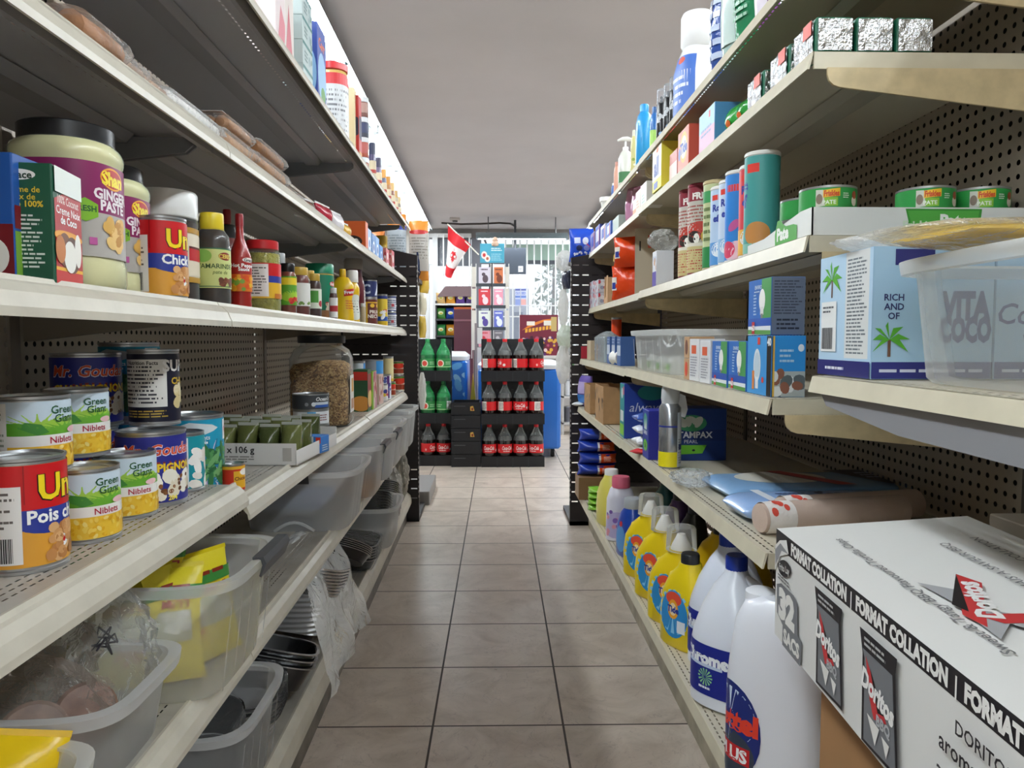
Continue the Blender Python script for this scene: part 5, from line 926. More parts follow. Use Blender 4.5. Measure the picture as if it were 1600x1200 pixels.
b_('R5', 1018, .035, .05, .09, 287, 'white soap box with faint print, near one of two', '#eceae4', l=[('l', -.3, .2, .3, .6, 3, '#b4d4c4')], name='soap_box')
b_('R5', 1009, .035, .05, .08, 298, 'cream soap box with faint print, far one of two', '#e8e2d4', l=[('l', -.3, .2, .3, .6, 3, '#e0b49a')], name='soap_box')
b_('R5', 1001, .03, .04, .06, 312, 'orange and white narrow box beside the pink bags', '#e8a070', l=[('r', -.6, .4, .6, 1, '#f0ece4')], name='soap_box')
for x, y, lb in ((998, 292, 'tall pink bag, near one of the pair'), (988, 293, 'tall pink bag, far one of the pair')):
    q = on('R5', x, .05); pouch(q, .06, .05, q.h(y), lb, '#c488a8', None, 'salt_bag', 'bag', rot=-70, seed=x, bump=.2)
b_('R5', 972, .035, .05, .14, 340, 'low pale grey-green box beyond the pink bags', '#b4c4bc', name='soap_box', l=[('r', -1.5, .2, -.9, .8, '#6a9ad0')])
for x, y, c, lb in ((960, 348, '#3f63c0', 'blue bleach tablet box with dark end, near one'), (951, 352, '#dfe2ee', 'white and blue box in the far blue group'), (942, 353, '#5a6ac8', 'violet blue box with red flashes'), (934, 364, '#b0a8c8', 'pale lilac packet at the end of the second right shelf')):
    b_('R5', x, .035, .05, .13, y, lb, c, l=[('r', -.4, .3, .5, .8, '#3a5ac0' if c[1] in 'db' else '#dfe4f2'), ('r', .5, .1, .7, .9, '#c93a4a')], name='soap_box')
# ================================================ R4: pet food tins and canisters, right
q4 = spot('R', .452, 1.062, 1.0495)
T = thing('display_tray', 'white die-cut cardboard tray printed Pate holding cat food tins', 'tray', (.458, 1.066, 1.0495)); b = MB(); wh2 = mat('#e4e6e2', .45); hT = .0405
b.box(0, .315, 0, .002, 0, hT, wh2)
deco(b, box_map(.165, 0, 0, 1, 0, 0, -1, hT), [('p', [(-.72, .95), (2.05, .95), (2.0, .4), (1.5, .12), (.6, .1), (-.2, .28), (-.68, .1), (-.6, .5)], '#3f9a3c'), ('p', [(-.64, .88), (1.95, .88), (1.9, .42), (1.45, .18), (.6, .16), (-.15, .36), (-.6, .2), (-.52, .5)], '#58b44a'), ('t', 'Friskies', -.18, .38, .3, '#d8e8d0', {'b': .04}), ('t', 'Pate', 1.05, .55, .42, '#f4f8f0', {'b': .05})]); b.build('front_panel', T)
b = MB(); b.prism([(.0, 0), (.27, 0), (.27, .018), (.19, .02), (.12, .030), (.04, hT), (.0, hT)], 0, 0, .002, wh2)
b.build('side_panel', T)
b = MB(); gp = [('p', [(-.15, .92), (.1, .92), (.12, .2), (-.15, .05), (-.6, .0), (-.62, .3), (-.5, .42), (-.3, .5), (-.2, .75)], '#4aa83e')]
deco(b, box_map(-.0006, .10, 0, 0, -1, -1, 0, hT * 1.6), [('p', [(.75, .02), (.75, .35), (.55, .4), (.1, .42), (-.1, .5), (-.25, .62), (-.45, .62), (-.6, .3), (-.58, .02)], '#4aa83e'), ('t', 'Pate', -.1, .28, .3, '#f4f8f0', {'b': .05})]); b.build('side_print', T)
MB().box(0, .315, .002, .27, 0, .0015, wh2).build('tray_floor', T)
FK = [('r', -2.6 * 1.5, 0, 2.6 * 1.5, 1, '#2f9a48'), ('r', -.7, .08, .1, .5, '#8cc63a'), ('p', [(-.95, .05), (-.5, .1), (-.6, .9), (-.95, .92)], '#cfd0c4'), ('e', -.78, .45, .16, .26, '#8a7a6a'), ('p', [(-.6, .5), (.2, .56), (.2, .96), (-.6, .88)], '#f0c02c'), ('t', 'Friskies', -.2, .72, .28, '#d8542a', {'b': .05, 'w': .72}), ('t', 'PATE', -.3, .27, .2, '#eaf4dc', {'b': .03}), ('l', .35, .45, .75, .75, 3, '#dcecd8'), ('e', 1.05, .35, .2, .26, '#e8e0d0'), ('e', 1.05, .65, .17, .2, '#a8522e')]
for x, u, z, a, lb in ((.522, 1.118, .0015, 0, 'low'), (.60, 1.118, .0015, 0, 'low'), (.682, 1.118, .0015, 0, 'low'), (.502, 1.19, .0015, -40, 'low'), (.502, 1.265, .0015, -40, 'low')): pass
rt_ = .0405; ht_ = .0355
tin(spot('R', .5005, 1.112, 1.0515), rt_, ht_, FK, 'green cat food tin at the tray corner, hidden under the front tin', -20, wrap='#2f9a48', name='pet_food_tin', cat='tin')
tin(spot('R', .5005, 1.112, 1.0875), rt_, ht_, FK, 'green cat food tin on top at the left of the tray front', 16, wrap='#2f9a48', name='pet_food_tin', cat='tin')
for X in (.5845, .6685): tin(spot('R', X, 1.112, 1.0515), rt_, ht_, FK, 'green cat food tin inside the tray under the %s of the two right tins' % ('left' if X < .6 else 'right'), 10, wrap='#2f9a48', name='pet_food_tin', cat='tin')
tin(spot('R', .649, 1.112, 1.0875), rt_, ht_, FK, 'green cat food tin on top, left one of the two at the right', 22, wrap='#2f9a48', name='pet_food_tin', cat='tin')
tin(spot('R', .7335, 1.115, 1.0875), rt_, ht_, FK, 'green cat food tin on top, cut by the right edge of the view', 22, wrap='#2f9a48', name='pet_food_tin', cat='tin')
tin(spot('R', .503, 1.1975, 1.0515), rt_, ht_, [('r', -4, 0, 4, 1, '#2f9a48'), ('r', .2, .1, .7, .8, '#e8ece4'), ('e', -.5, .4, .2, .28, '#d8cfc0'), ('e', -.5, .6, .17, .2, '#a8522e')], 'lower green cat food tin in the stack behind the tray corner', -10, wrap='#2f9a48', name='pet_food_tin', cat='tin')
tin(spot('R', .506, 1.20, 1.0875), rt_, ht_, [('r', -4, 0, 4, 1, '#2f9a48'), ('r', .5, .1, 1.1, .9, '#e8ece4'), ('l', .55, .15, 1.05, .85, 5, '#444'), ('e', -.1, .35, .2, .26, '#d8cfc0'), ('e', -.1, .6, .17, .2, '#a8522e')], 'upper green cat food tin with barcode in the stack behind the tray corner', 0, wrap='#2f9a48', name='pet_food_tin', cat='tin')
def canister(xl, ytop, wrap, ops, lb, lid='#eceae6', d=.045, rr_=.0315, ang=-12):
    w = .450 + d; u0 = solve_u('R', xl + 24, w, 1.1); x = xl + rr_ * F / u0; q = on('R4', x, d); h = q.h(ytop)
    T = thing('powder_canister', lb, 'canister', q.P, q.rz); r = rr_; MB().lathe([(r * .97, 0), (r, .002), (r, .006), (r * .98, .007), (r * .98, h * .96), (r * 1.02, h * .965), (r * 1.02, h - .002), (r * .97, h), (r * .85, h), (r * .83, h - .004)], mat(lid, .35), 30).build('tube_and_lid', T)
    sec = [(.008, r * .985, r * .985), (h * .955, r * .985, r * .985)]; b = MB().loft(sec, mat(wrap, .38), 36, (0, 0)); deco(b, round_map(sec, q.face + ang, .008, h * .955, .0003), ops, 3); b.build('paper_label', T); return T
FR = lambda c1, dog: [('r', -.6, .5, .6, 1, '#c9c4ba'), ('r', -.6, .84, .6, 1, c1), ('t', 'FREE', .03, .90, .075, '#f4f0ea', {'b': .05}), ('l', -.2, .56, .2, .8, 6, '#a85a52'), ('e', .02, .5, .17, .1, '#c93a2e'), ('e', -.05, .42, .09, .07, '#2a2422'), ('e', -.02, .40, .035, .06, '#f4f0ea'), ('e', .1, .42, .07, .08, '#d8b04a'), ('r', -.6, .31, .6, .35, '#e4ded0'), ('r', -.6, .0, .6, .31, '#cfc08a'), ('l', -.2, .03, .2, .28, 8, '#b8453a')]
canister(1060, 298, '#a82a3a', FR('#8f1f33', 1), 'dark red and cream carpet powder canister with dog picture, far one', lid='#8f1f33')
canister(1074, 289, '#bdb6a8', FR('#8f1f33', 1), 'cream carpet powder canister lettered FREE with dog picture, near one', lid='#8a2035')
canister(1098, 284, '#c4cc9a', [('r', -.6, .78, .6, .92, '#3f9a5a'), ('r', -.6, .0, .6, .25, '#2f8a4a'), ('e', 0, .5, .1, .14, '#e4dcb0'), ('l', -.2, .3, .2, .75, 5, '#6a7a4a')], 'cream and green powder canister beside the lettered FREE ones', lid='#c9b78a', ang=0)
EF = lambda c, c2: [('r', -.6, 0, .6, 1, c), ('r', -.14, .86, .02, .93, '#e23a2e'), ('t', 'Re', -.06, .76, .09, '#2a3f9c', {'b': .05}), ('t', 'ef', -.06, .62, .09, '#2a3f9c', {'b': .05}), ('r', -.6, .0, .6, .3, c2), ('e', 0, .2, .14, .1, '#e8eef4')]
canister(1110, 293, '#b4cce8', EF('#b9d0ea', '#5a9ad8'), 'pale blue powder canister, first of the blue group', ang=-20)
canister(1123, 283, '#c6d6e8', EF('#c6d6ea', '#8fb8dc'), 'white and blue powder canister, second of the blue group', ang=-20)
canister(1133, 269, '#2e86d8', [('r', -.6, 0, .6, 1, '#2e86d8'), ('r', -.12, .8, .06, .88, '#e23a2e'), ('e', -.02, .4, .09, .05, '#c05a9a', 40), ('e', .05, .08, .2, .14, '#e8c8d8'), ('e', -.1, .12, .1, .1, '#d8486a')], 'strong blue powder canister with pink flowers', ang=-20)
canister(1155, 260, '#e0b48a', EF('#d8404a', '#e8b04a'), 'red and yellow powder canister mostly hidden by the teal one', ang=-20)
canister(1163, 240, '#3f9a98', [('r', -.6, 0, .6, 1, '#459c98'), ('r', -.17, .83, -.03, .92, '#e23a2e'), ('t', 'e', -.2, .72, .12, '#2a3f9c', {'b': .05}), ('t', 'f', -.2, .55, .13, '#2a3f9c', {'b': .05}), ('r', .22, .7, .34, .85, '#b4d4d4'), ('e', -.05, .2, .14, .12, '#c98a4a'), ('r', -.6, 0, .6, .1, '#8ac4b4')], 'tall teal powder canister with white rim next to the cat food tray', ang=0)
b_('R4', 1036, .03, .05, .05, 393, 'white and violet box with a clear bag crumpled on top', '#e6e8ee', l=[('r', -1, 0, 1, .42, '#5a4ab0'), ('b', 2, -.3, .5, .3, .9, 6, .08, 1, ['#d8a87a', '#b8c4d8'])], name='dryer_sheet_box')
q = on('R4', 1036, .03); crumple(spot('R', q.w, q.u, 1.0455 + q.h(393) + .003), .04, .032, q.h(358) - q.h(393), 'clear plastic bag crumpled on top of the white and violet box', m=clear('#e4e4e0', .3, .08, .8, 40), sd=13)
q = on('R4', 1012, .09); T = thing('header_card', 'tan cardboard header with red square behind the orange bags', 'card', q.P, R(-8)); b = MB().box(-.045, .04, 0, .004, 0, q.h(357), mat('#b9ab94', .6)); h_ = q.h(357); b.box(-.03, -.025, -.001, 0, h_ * .68, h_ * .82, '#222').box(-.0, .012, -.001, 0, h_ * .72, h_ * .9, '#d8543a'); b.build('card', T)
for i, (y0, y1) in enumerate(((None, 415), (413, 370))):
    q = on('R4', 986 + i * 3, .055); z = q.z if not i else q.z + q.h(417)
    pouch(spot('R', q.w, q.u, z), .15, .085, (q.h(y1) if not i else q.h(370) - q.h(417)), 'glossy orange bag with yellow and navy patch, %s of the stacked two' % ('lower', 'upper')[i], '#e2481c', [('r', -.75, .2, -.45, .7, '#efe6da'), ('r', -.72, .25, -.5, .5, '#3a4a9a'), ('r', -.95, .1, -.8, .4, '#f0c02c')], 'orange_bag', 'bag', rot=-28, seed=i + 3, rough=.15, bump=.6)
q = on('R4', 950, .03); T = thing('display_tray', 'brown cardboard display tray with curved cut-out beside the orange bags', 'tray', q.P, 0); h = q.h(430); cb = mat('#c9a27a', .7); MB().prism([(0, 0), (.1, 0), (.1, h * .6), (.07, h * .25), (.045, h * .3), (.03, h), (0, h)][::-1], 0, -.002, 0, cb, Matrix.Rotation(0, 4, 'Z')).build('side_panel', T); MB().box(0, .12, .09, .1, 0, h, cb).build('rear_panel', T); MB().box(0, .12, 0, .002, 0, h * .9, cb).build('near_panel', T)
HB = [('b', 3, -.7, .05, .7, .95, 16, .15, 1, ['#c93a4a', '#e8e4e8', '#9aa0b8'])]
for i, (x, z0, y) in enumerate(((932, 0, 458), (940, 0, 458), (932, 1, 440), (940, 1, 438))):
    q = on('R4', x, .03); h0 = q.h(458); hz = h0 if not z0 else q.h(y) - h0
    carton(q.up(h0 if z0 else 0), .05, .14, hz * .98, 'small white box with red hearts, %s %s of the four' % (('lower', 'upper')[z0], ('far', 'near')[i % 2]), '#cfd0d8', l=HB, f=HB, name='tea_light_box')
# ================================================ R3: light bulb boxes, right
BULB = lambda no: [('r', -1, 0, 1, 1, '#2a6fc4'), ('r', .1, .2, 1, 1, '#4fa05a'), ('p', [(-1, 0), (1, 0), (1, .16), (-1, .2)], '#e8eef4'), ('r', -1, .16, 1, .3, '#2a5ab8'), ('p', [(-1, .02), (1, 0), (1, .08), (-1, .1)], '#5a9a4a'), ('e', .14, .62, .15, .2, '#f4f4f0'), ('r', .06, .36, .22, .5, '#e4e4e0'), ('r', .09, .3, .19, .38, '#8a8a88'), ('l', -.28, .35, -.12, .75, 7, '#c6dcf4'), ('t', 'ENVIRO', -.05, .86, .07, '#dfeefa', {'b': .02}), ('l', -.25, .76, .1, .8, 1, '#dfeefa'), ('r', -.34, .02, -.2, .24, '#c9353a'), ('t', no, -.27, .13, .1, '#fff', {'b': .04})]
q = spot('R', .438, 1.165, .8125)
carton(spot('R', .444, 1.157, .8125), .052, .105, .093, 'blue clear bulb box with black edge, nearest the camera on the bulb shelf', '#2f8fd8', rr=.0008, name='light_bulb_box',
       l=[('r', -1, 0, 1, 1, '#3f9ade'), ('r', .36, 0, .57, 1, '#141416'), ('t', '40', .46, .9, .12, '#f4f4f4', {'b': .05}), ('e', -.08, .5, .17, .28, '#dfe8ee'), ('e', -.08, .5, .13, .22, '#c6d8e4'), ('r', -.15, .1, -.01, .3, '#e8eef2'), ('r', -.3, .08, -.2, .4, '#e8883a'), ('r', -.06, .85, .06, .97, '#e23a2e'), ('e', .2, .26, .05, .05, '#e23a2e')],
       f=[('r', -1, .42, 1, 1, '#2f8fd8'), ('r', -.3, 0, .3, .42, '#a8b0b0'), ('b', 3, -.25, .03, .25, .38, 12, .08, 1.3, ['#d8dcdc', '#5a6468', '#8a5a48']), ('r', -.4, 0, -.26, 1, '#141416'), ('r', -.26, 0, -.23, 1, '#d8b04a'), ('e', .2, .8, .05, .06, '#dfe8f0'), ('l', -.15, .55, .1, .8, 3, '#a8cdea')])
carton(spot('R', .444, 1.262, .8125), .052, .09, .084, 'blue eco bulb box numbered 60, right one of the pair', '#2a6fc4', l=BULB('60'), f=[('l', -.2, .1, .2, .9, 8, '#8fb4dc')], name='light_bulb_box')
carton(spot('R', .444, 1.362, .8125), .052, .09, .084, 'blue eco bulb box numbered 60, left one of the pair', '#2a6fc4', l=BULB('60'), name='light_bulb_box')
carton(spot('R', .446, 1.165, .9065), .052, .10, .088, 'bulb box stacked on top with blue print and plain slate end', '#2a6fc4', l=BULB('60'), f=[('r', -1, 0, 1, 1, '#6a7488'), ('l', -.25, .35, .25, .95, 12, '#3f4658'), ('l', -.2, .08, .25, .3, 3, '#23283a')], name='light_bulb_box')
for i, (u, h, c, lb) in enumerate(((1.46, .085, '#dfe0e2', 'white bulb box with small print left of the blue pair'), (1.54, .088, '#e4e4e6', 'white bulb box with orange flame mark beside the tan boxes'))):
    carton(spot('R', .446, u, .8125), .055, .07, h, lb, c, l=[('l', -.3, .1, .3, .6, 8, '#9a9aa4'), ('r', -.2, .65, .2, .85, '#e8643a')], name='light_bulb_box')
for k in (0, 1): carton(spot('R', .446, 1.60, .8125 + k * .047), .055, .04, .046, 'tan box with orange shield mark, %s of two' % ('lower', 'upper')[k], '#c9a27a', l=[('e', 0, .5, .25, .35, ('#e2543a', '#7a4a3a')[k])], name='fuse_box')
q = on('R3', 1020, .14); BT = bin_(spot('R', .525, 2.02, .8085), .22, .50, .115, 'clear storage bin holding white light bulb packs, right shelf', taper=.93)
for i, u in enumerate((1.86, 1.98, 2.1)):
    q = spot('R', .47, u, .812); T = thing('bulb_pack', 'white bulb blister pack with green patch in the clear right bin, %s' % ('near', 'middle', 'far')[i], 'pack', q.P, 0)
    b = MB().loft([(0, .03, .05, 3), (.03, .032, .052, 3), (.045, .02, .035, 2)], mat('#e8ebe6', .35), 24); b.build('blister', T); MB().box(-.0335, -.032, -.02, .005, .008, .026, mat('#7ac82f')).build('paper_label', T)
def wirecoil(): 
    pts = []
    for i in range(90):
        a = i * .5; pts.append((.02 * math.sin(i * .21) , -.12 + .0026 * i + .03 * math.cos(a), .085 + .02 * math.sin(a)))
    return pts
T = thing('wire_coil', 'loose coil of clear plastic ties inside the clear right bin', 'coil', (.49, 2.02, .815)); MB().tube(wirecoil(), .0016, mat('#e4e8e8', .3), 6).build('coil', T)
q = on('R3', 966, .035); T = thing('gauze_roll', 'white paper roll lying before the clear right bin', 'roll', q.P + Vector((0, 0, q.m(11))), R(20)); MB().lathe([(.006, -.025), (q.m(11), -.025), (q.m(11), .025), (.006, .025)], mat('#eceae4', .6), 24, Matrix.Rotation(PI / 2, 4, 'X')).build('roll', T)
for i, x in enumerate((978, 969, 961)):
    b_('R3', x, .045 + .0 * i, .05, .07, 526, 'navy and white bandage box in film, %s of the row' % ('near', 'middle', 'far')[i], '#3a5f9c', l=[('r', -.4, .35, .4, .7, '#c9d4e4'), ('l', -.3, .75, .3, .95, 2, '#9ab0d0')], name='bandage_box')
q = on('R3', 948, .05); T = thing('film_bundle', 'bundle of boxes wrapped in clear crumpled film', 'bundle', q.P); hb = q.h(523); MB().rbox(-.03, .03, -.15, .13, 0, hb * .92, mat('#9fb0b8', .5)).build('contents', T); MB().loft([(0, .034, .155, 6), (hb * .9, .036, .158, 6), (hb * 1.05, .02, .1, 3), (hb * 1.12, .012, .03, 2, 0, -.05)], clear('#e0e6e6', .2, .08, .8, 40), 30).build('film', T)
q = on('R3', 963, .11); tin(q, q.m(8), q.h(496), [], 'orange plastic cup standing behind the film wrapped bundle', wrap='#e2481c', name='orange_cup', cat='cup')
q = on('R3', 937, .03); bottle(q, CY, q.m(5), q.h(536), 'small cream bottle with yellow cap', '#cfc0a0', '#ecc81f', None, name='glue_bottle', capz=.15)
b_('R3', 927, .035, .04, .12, 532, 'beige narrow box left of the yellow capped bottle', '#c6b498', name='toothpick_box')
b_('R3', 914, .03, .05, .14, 541, 'small red and blue battery box at the far end of the bulb shelf', '#b8243a', l=[('r', -.3, .1, .1, .9, '#2f4ab0'), ('l', -1, .2, -.4, .8, 3, '#e8dce4')], name='battery_box')
# ================================================ R2: tampons and wrapped packs, right
q = spot('R', .43, 1.79, .5865); T = thing('air_freshener_can', 'silver aerosol can with clear spray trigger and yellow base', 'can', q.P); h = .205; r = .027; sec = [(0, r * .93, r * .93), (.003, r, r), (h * .72, r, r), (h * .78, r * .7, r * .7)]
b = MB().loft(sec, mat('#b4b8be', .22, .8), 30); deco(b, round_map(sec, -14, .004, h * .7), [('r', -.6, 0, .6, .26, '#efe01e'), ('r', -.6, .69, .6, .72, '#2f3a8a'), ('r', .14, .0, .6, .95, '#c6ccd4'), ('l', .16, .05, .5, .5, 10, '#7a808a'), ('r', .17, .3, .3, .4, '#1f2f6a')], 3); b.build('can_body', T)
MB().loft([(h * .76, r * .75, r * .75, 2), (h * .82, r * .8, r * .85, 2.4), (h * .93, r * .75, r * 1.15, 2.6, 0, -.004), (h, r * .6, r * 1.2, 3, 0, -.008)], mat('#c9ccce', .3), 26).build('spray_head', T)
MB().prism([(.02, h * .62), (.034, h * .60), (.04, h * .7), (.034, h * .86), (.015, h * .9)], 1, -.012, .012, mat('#d4d6d8', .3), Matrix.Rotation(R(0), 4, 'Z')).build('trigger', T)
TX = lambda: [('r', -1, 0, 1, 1, '#2740a4'), ('e', -.02, .75, .18, .18, '#3f9a8a'), ('p', [(-.14, .6), (-.06, .82), (0, .64), (.06, .84), (.12, .6)], '#dfe8e4'), ('t', 'TAMPAX', -.02, .53, .08, '#f0f2fa', {'b': .03, 'w': .4}), ('e', 0, .27, .19, .12, '#6ac83f'), ('t', '36', 0, .27, .1, '#1f4a2a', {'b': .03})]
carton(spot('R', .428, 1.935, .5865), .055, .075, .128, 'small tall navy tampon box in front on the right shelf', '#2a2f98', l=TX(), f=[('t', '96', .1, .85, .1, '#8ae83a', {'b': .04})], name='tampon_box')
carton(spot('R', .535, 1.93, .5865), .13, .09, .135, 'wide dark blue tampon box standing deep in the shelf', '#1f3f88', f=[('r', -1, .38, 1, .6, '#1c3478'), ('e', -.2, .72, .3, .16, '#3f9a6a'), ('b', 4, -.4, .65, .0, .8, 12, .05, 2, ['#cfd4c8']), ('t', 'TAMPAX', -.12, .5, .12, '#e8ecf6', {'b': .03}), ('t', 'PEARL', -.2, .37, .07, '#dfe4f2', {'b': .0}), ('p', [(-.45, .3), (.1, .3), (.02, .14), (-.4, .12)], '#7ad03f'), ('e', -.15, .2, .03, .02, '#1a1a2a')], name='tampon_box')
q = spot('R', .50, 2.32, .5825); carton(spot('R', .485, 2.38, .5825), .14, .08, .175, 'big navy pad box with teal side and silver script lettering', '#23409a', l=[('r', -1, 0, 1, 1, '#2f9a9c'), ('e', 0, .82, .1, .1, '#d8e8e4'), ('r', -.15, .3, .15, .5, '#e8ece8'), ('r', -.2, .05, .2, .25, '#8ad04a'), ('r', .1, .8, .3, .95, '#d86a8a')], f=[('t', 'always', .0, .58, .17, '#c6cce0', {'b': .0, 'i': .25}), ('e', .1, .84, .26, .14, '#2f8a8c')], name='pad_box')
for i in range(3): 
    q = spot('R', .455, 2.10, .5865 + i * .034); pouch(q, .09, .032, .085, 'white and blue folded wipes pack, %s of the pile' % ('lowest', 'middle', 'topmost')[i], ['#e8eaee', '#dfe4ee', '#4a68b8'][i], [('r', -.4, .2, .1, .8, '#5a7ac8')] if i < 2 else None, 'wipes_pack', 'pack', M=LAY('x', .016), seed=i + 2, bump=.4)
q = on('R2', 990, .02); pouch(spot('R', .43, 1.985, .5865), .04, .014, .06, 'small red sweet packet at the shelf edge', '#d8343a', [('e', 0, .5, .2, .2, '#f4e8e4')], 'sweet_packet', 'packet', M=LAY('x', .007), rot=60)
CBX = mat('#b48c60', .7, var=.08, vscale=30)
for x, y, dd, lb in ((948, 602, .11, 'brown cardboard box with dark markings, near one of two'), (928, 600, .1, 'open brown cardboard box with cut-out side, far one of two')):
    q = on('R2', x, .035); h = q.h(y); T = thing('cardboard_box', lb, 'box', q.P); b = MB().box(-.03, -.0275, -dd, dd, 0, h, CBX).box(.09, .0925, -dd, dd, 0, h, CBX).box(-.0275, .09, -dd, -dd + .0025, 0, h, CBX).box(-.0275, .09, dd - .0025, dd, 0, h, CBX).box(-.0275, .09, -dd, dd, 0, .002, CBX)
    deco(b, box_map(-.03, 0, 0, 0, -1, -1, 0, h), [('b', 3, -.8, .1, .8, .85, 8, .06, 2, ['#5a4630', '#4a3a28'])]); b.build('box_shell', T)
q = on('R2', 915, .035); pouch(q, .10, .06, q.h(587), 'lilac and blue refill bag at the far end of the tampon shelf', '#7a68b8', [('r', -.5, 0, .5, .35, '#4a8ad8'), ('r', -.2, .4, .3, .9, '#b8a8d8')], 'refill_bag', rot=-60, seed=4)
q = on('R2', 912, .025); pouch(q, .07, .02, .05, 'white and blue packet lying at the far end edge of the tampon shelf', '#e8e8e6', None, 'tissue_packet', 'packet', M=LAY('x', .01), rot=70, seed=8)
# wrapped bedding packs
def slab(w0, u0, L, wd, th, z, rot, tilt, lb, col, ops, nm_, seed=1):
    q = spot('R', w0, u0, z); T = thing(nm_, lb, 'pack', q.P, R(rot)); S_ = [(0, wd * .45, .001), (.008, wd * .49, th * .3), (.03, wd * .5, th * .5), (L - .03, wd * .5, th * .5), (L - .008, wd * .49, th * .3), (L, wd * .45, .001)]
    M = Matrix.Translation((0, 0, th * .52)) @ Matrix.Rotation(R(90), 4, 'Y') @ Matrix.Rotation(R(90), 4, 'Z')
    secs = [(z_, a, c, 4) for z_, a, c in S_]; b = MB().loft(secs, mat(col, .28, bump=.25, bscale=18, coat=.5), 32, M=M)
    b.build('pack_body', T)
    if ops: b = MB(); deco(b, box_map(L / 2, 0, th * 1.03, 1, 0, 0, 0, wd, vx=0, vy=1, vz=0), ops, rough=.3); b.build('printed_panel', T)
    return T
slab(.445, 1.47, .40, .17, .030, .5865, 4, 0, 'flat blue and cream pillow pack with slanting red band', '#7fa6cf', [('e', -.35, .05, .55, .36, '#d9d6cc'), ('p', [(-.35, .45), (-.15, .45), (.35, -.45), (.12, -.45)], '#c4383c'), ('p', [(-.38, .45), (-.35, .45), (.12, -.45), (.09, -.45)], '#20264a'), ('p', [(.4, .45), (1.1, .45), (1.1, -.45), (.75, -.45)], '#20243a'), ('l', .7, -.1, 1.05, .3, 3, '#aab0c4')], 'pillow_pack')
crumple(spot('R', .425, 1.56, .5865), .045, .06, .035, 'crumpled clear film end of the flat pillow pack', m=clear('#e6eaec', .1, .06, .9, 30, .7), sd=15)
slab(.42, 1.28, .30, .11, .036, .5865, 3, 0, 'light blue rolled pad pack with dark print', '#8fb0e0', [('r', -.9, -.45, -.75, .45, '#e4e8f0'), ('l', -.6, -.3, -.1, .2, 4, '#2a3a6a'), ('b', 3, .1, -.2, .5, .2, 9, .05, 1.5, ['#1f2a4a'])], 'pad_pack')
for k, (w, u, lb) in enumerate(((.425, 1.165, 'pinkish rolled paper pack with white taped end, nearer the aisle'), (.475, 1.21, 'pinkish rolled paper pack with red taped end, behind its twin'))):
    q = spot('R', w, u, .5865 + .0); T = thing('paper_roll', lb, 'roll', q.P, R(12)); M = Matrix.Translation((0, 0, .026)) @ Matrix.Rotation(R(90), 4, 'Y')
    MB().lathe([(.012, 0), (.023, .002), (.025, .02), (.025, .27), (.02, .275)], mat('#cbb4a6', .4, bump=.3, bscale=40, coat=.4), 24, M).build('roll', T)
    b = MB().lathe([(.0256, .006), (.0262, .03), (.0256, .055)], mat('#f0eae6', .5, bump=.4), 24, M, (0, 0)); deco(b, lambda u_, v_, o: tuple(M @ Vector(((.0262 + o) * -math.cos(u_ * 2 - .3), (.0262 + o) * math.sin(u_ * 2 - .3) , .008 + .04 * v_))), [('b', 3, -.4, .2, .4, .8, 5, .14, 1, ['#e2584a'])], 2); b.build('tape', T)
# ================================================ R0: detergents on the base deck, right
def jug(q, r, h, lb, col, cap, ops, ang=0, kind='tide', rot=0, lz=(.1, .55), ry=None, capc=None):
    T = thing('detergent_jug' if kind != 'bleach' else 'bleach_jug', lb, 'jug', q.P, R(rot)); ry = ry or r * .62
    if kind == 'bleach':
        sec = [(0, r * .9, r * .9, 2.6), (.006, r, r, 2.6), (h * .42, r, r, 2.5), (h * .5, r * .96, r * .96, 2.4), (h * .66, r * .78, r * .78, 2.2), (h * .8, r * .52, r * .52), (h * .88, r * .3, r * .3), (h * .93, r * .25, r * .25)]
    else:
        sec = [(0, r * .9, ry * .9, 3), (.006, r, ry, 3), (h * .3, r, ry, 3), (h * .5, r * .92, ry * .95, 2.8), (h * .66, r * .7, ry * .85, 2.5, r * .1), (h * .76, r * .42, ry * .7, 2.2, r * .22), (h * .8, r * .4, ry * .66, 2, r * .22)]
    b = MB().loft(sec, mat(col, .3, coat=.3), 36)
    if ops: deco(b, round_map(sec, ang, lz[0] * h, lz[1] * h, .0006), ops, 3)
    b.build('jug_body', T)
    tx = sec[-1][4] if len(sec[-1]) > 4 else 0; tz = sec[-1][0]
    if kind == 'tide':                        # clear measuring cup over a spout
        MB().lathe([(ry * .62, tz - .004), (ry * .5, tz + .012), (ry * .3, tz + .03), (ry * .22, tz + .038)], mat('#f0eeea', .4), 20, Matrix.Translation((tx, 0, 0))).build('spout', T)
        MB().lathe([(ry * .85, tz - .002), (ry * .8, tz + .05), (ry * .72, tz + .056), (.002, tz + .056)], clear('#e8e8e4', .14, .08), 24, Matrix.Translation((tx, 0, 0))).build('measuring_cap', T)
        MB().tube([(-r * .2, 0, h * .66), (-r * .62, 0, h * .6), (-r * .86, 0, h * .46), (-r * .88, 0, h * .3)], [.012, .014, .014, .01], mat(col, .3), 10).build('handle', T)
    else:
        cr = (ry * .55 if kind != 'bleach' else r * .3) if not capc else capc
        MB().lathe([(cr, tz - .01), (cr, tz + .018), (cr * .9, tz + .022), (.002, tz + .022)], mat(cap, .35), 22, Matrix.Translation((tx, 0, 0))).build('cap', T)
        if kind == 'bleach': MB().tube([(r * .18, 0, h * .86), (r * .55, 0, h * .82), (r * .85, 0, h * .66), (r * .95, 0, h * .5)], [.010, .012, .013, .012], mat(col, .3), 10).build('handle', T)
        else: MB().tube([(-r * .1, 0, h * .7), (-r * .6, 0, h * .62), (-r * .86, 0, h * .46)], [.01, .013, .01], mat(col, .3), 10).build('handle', T)
    return T
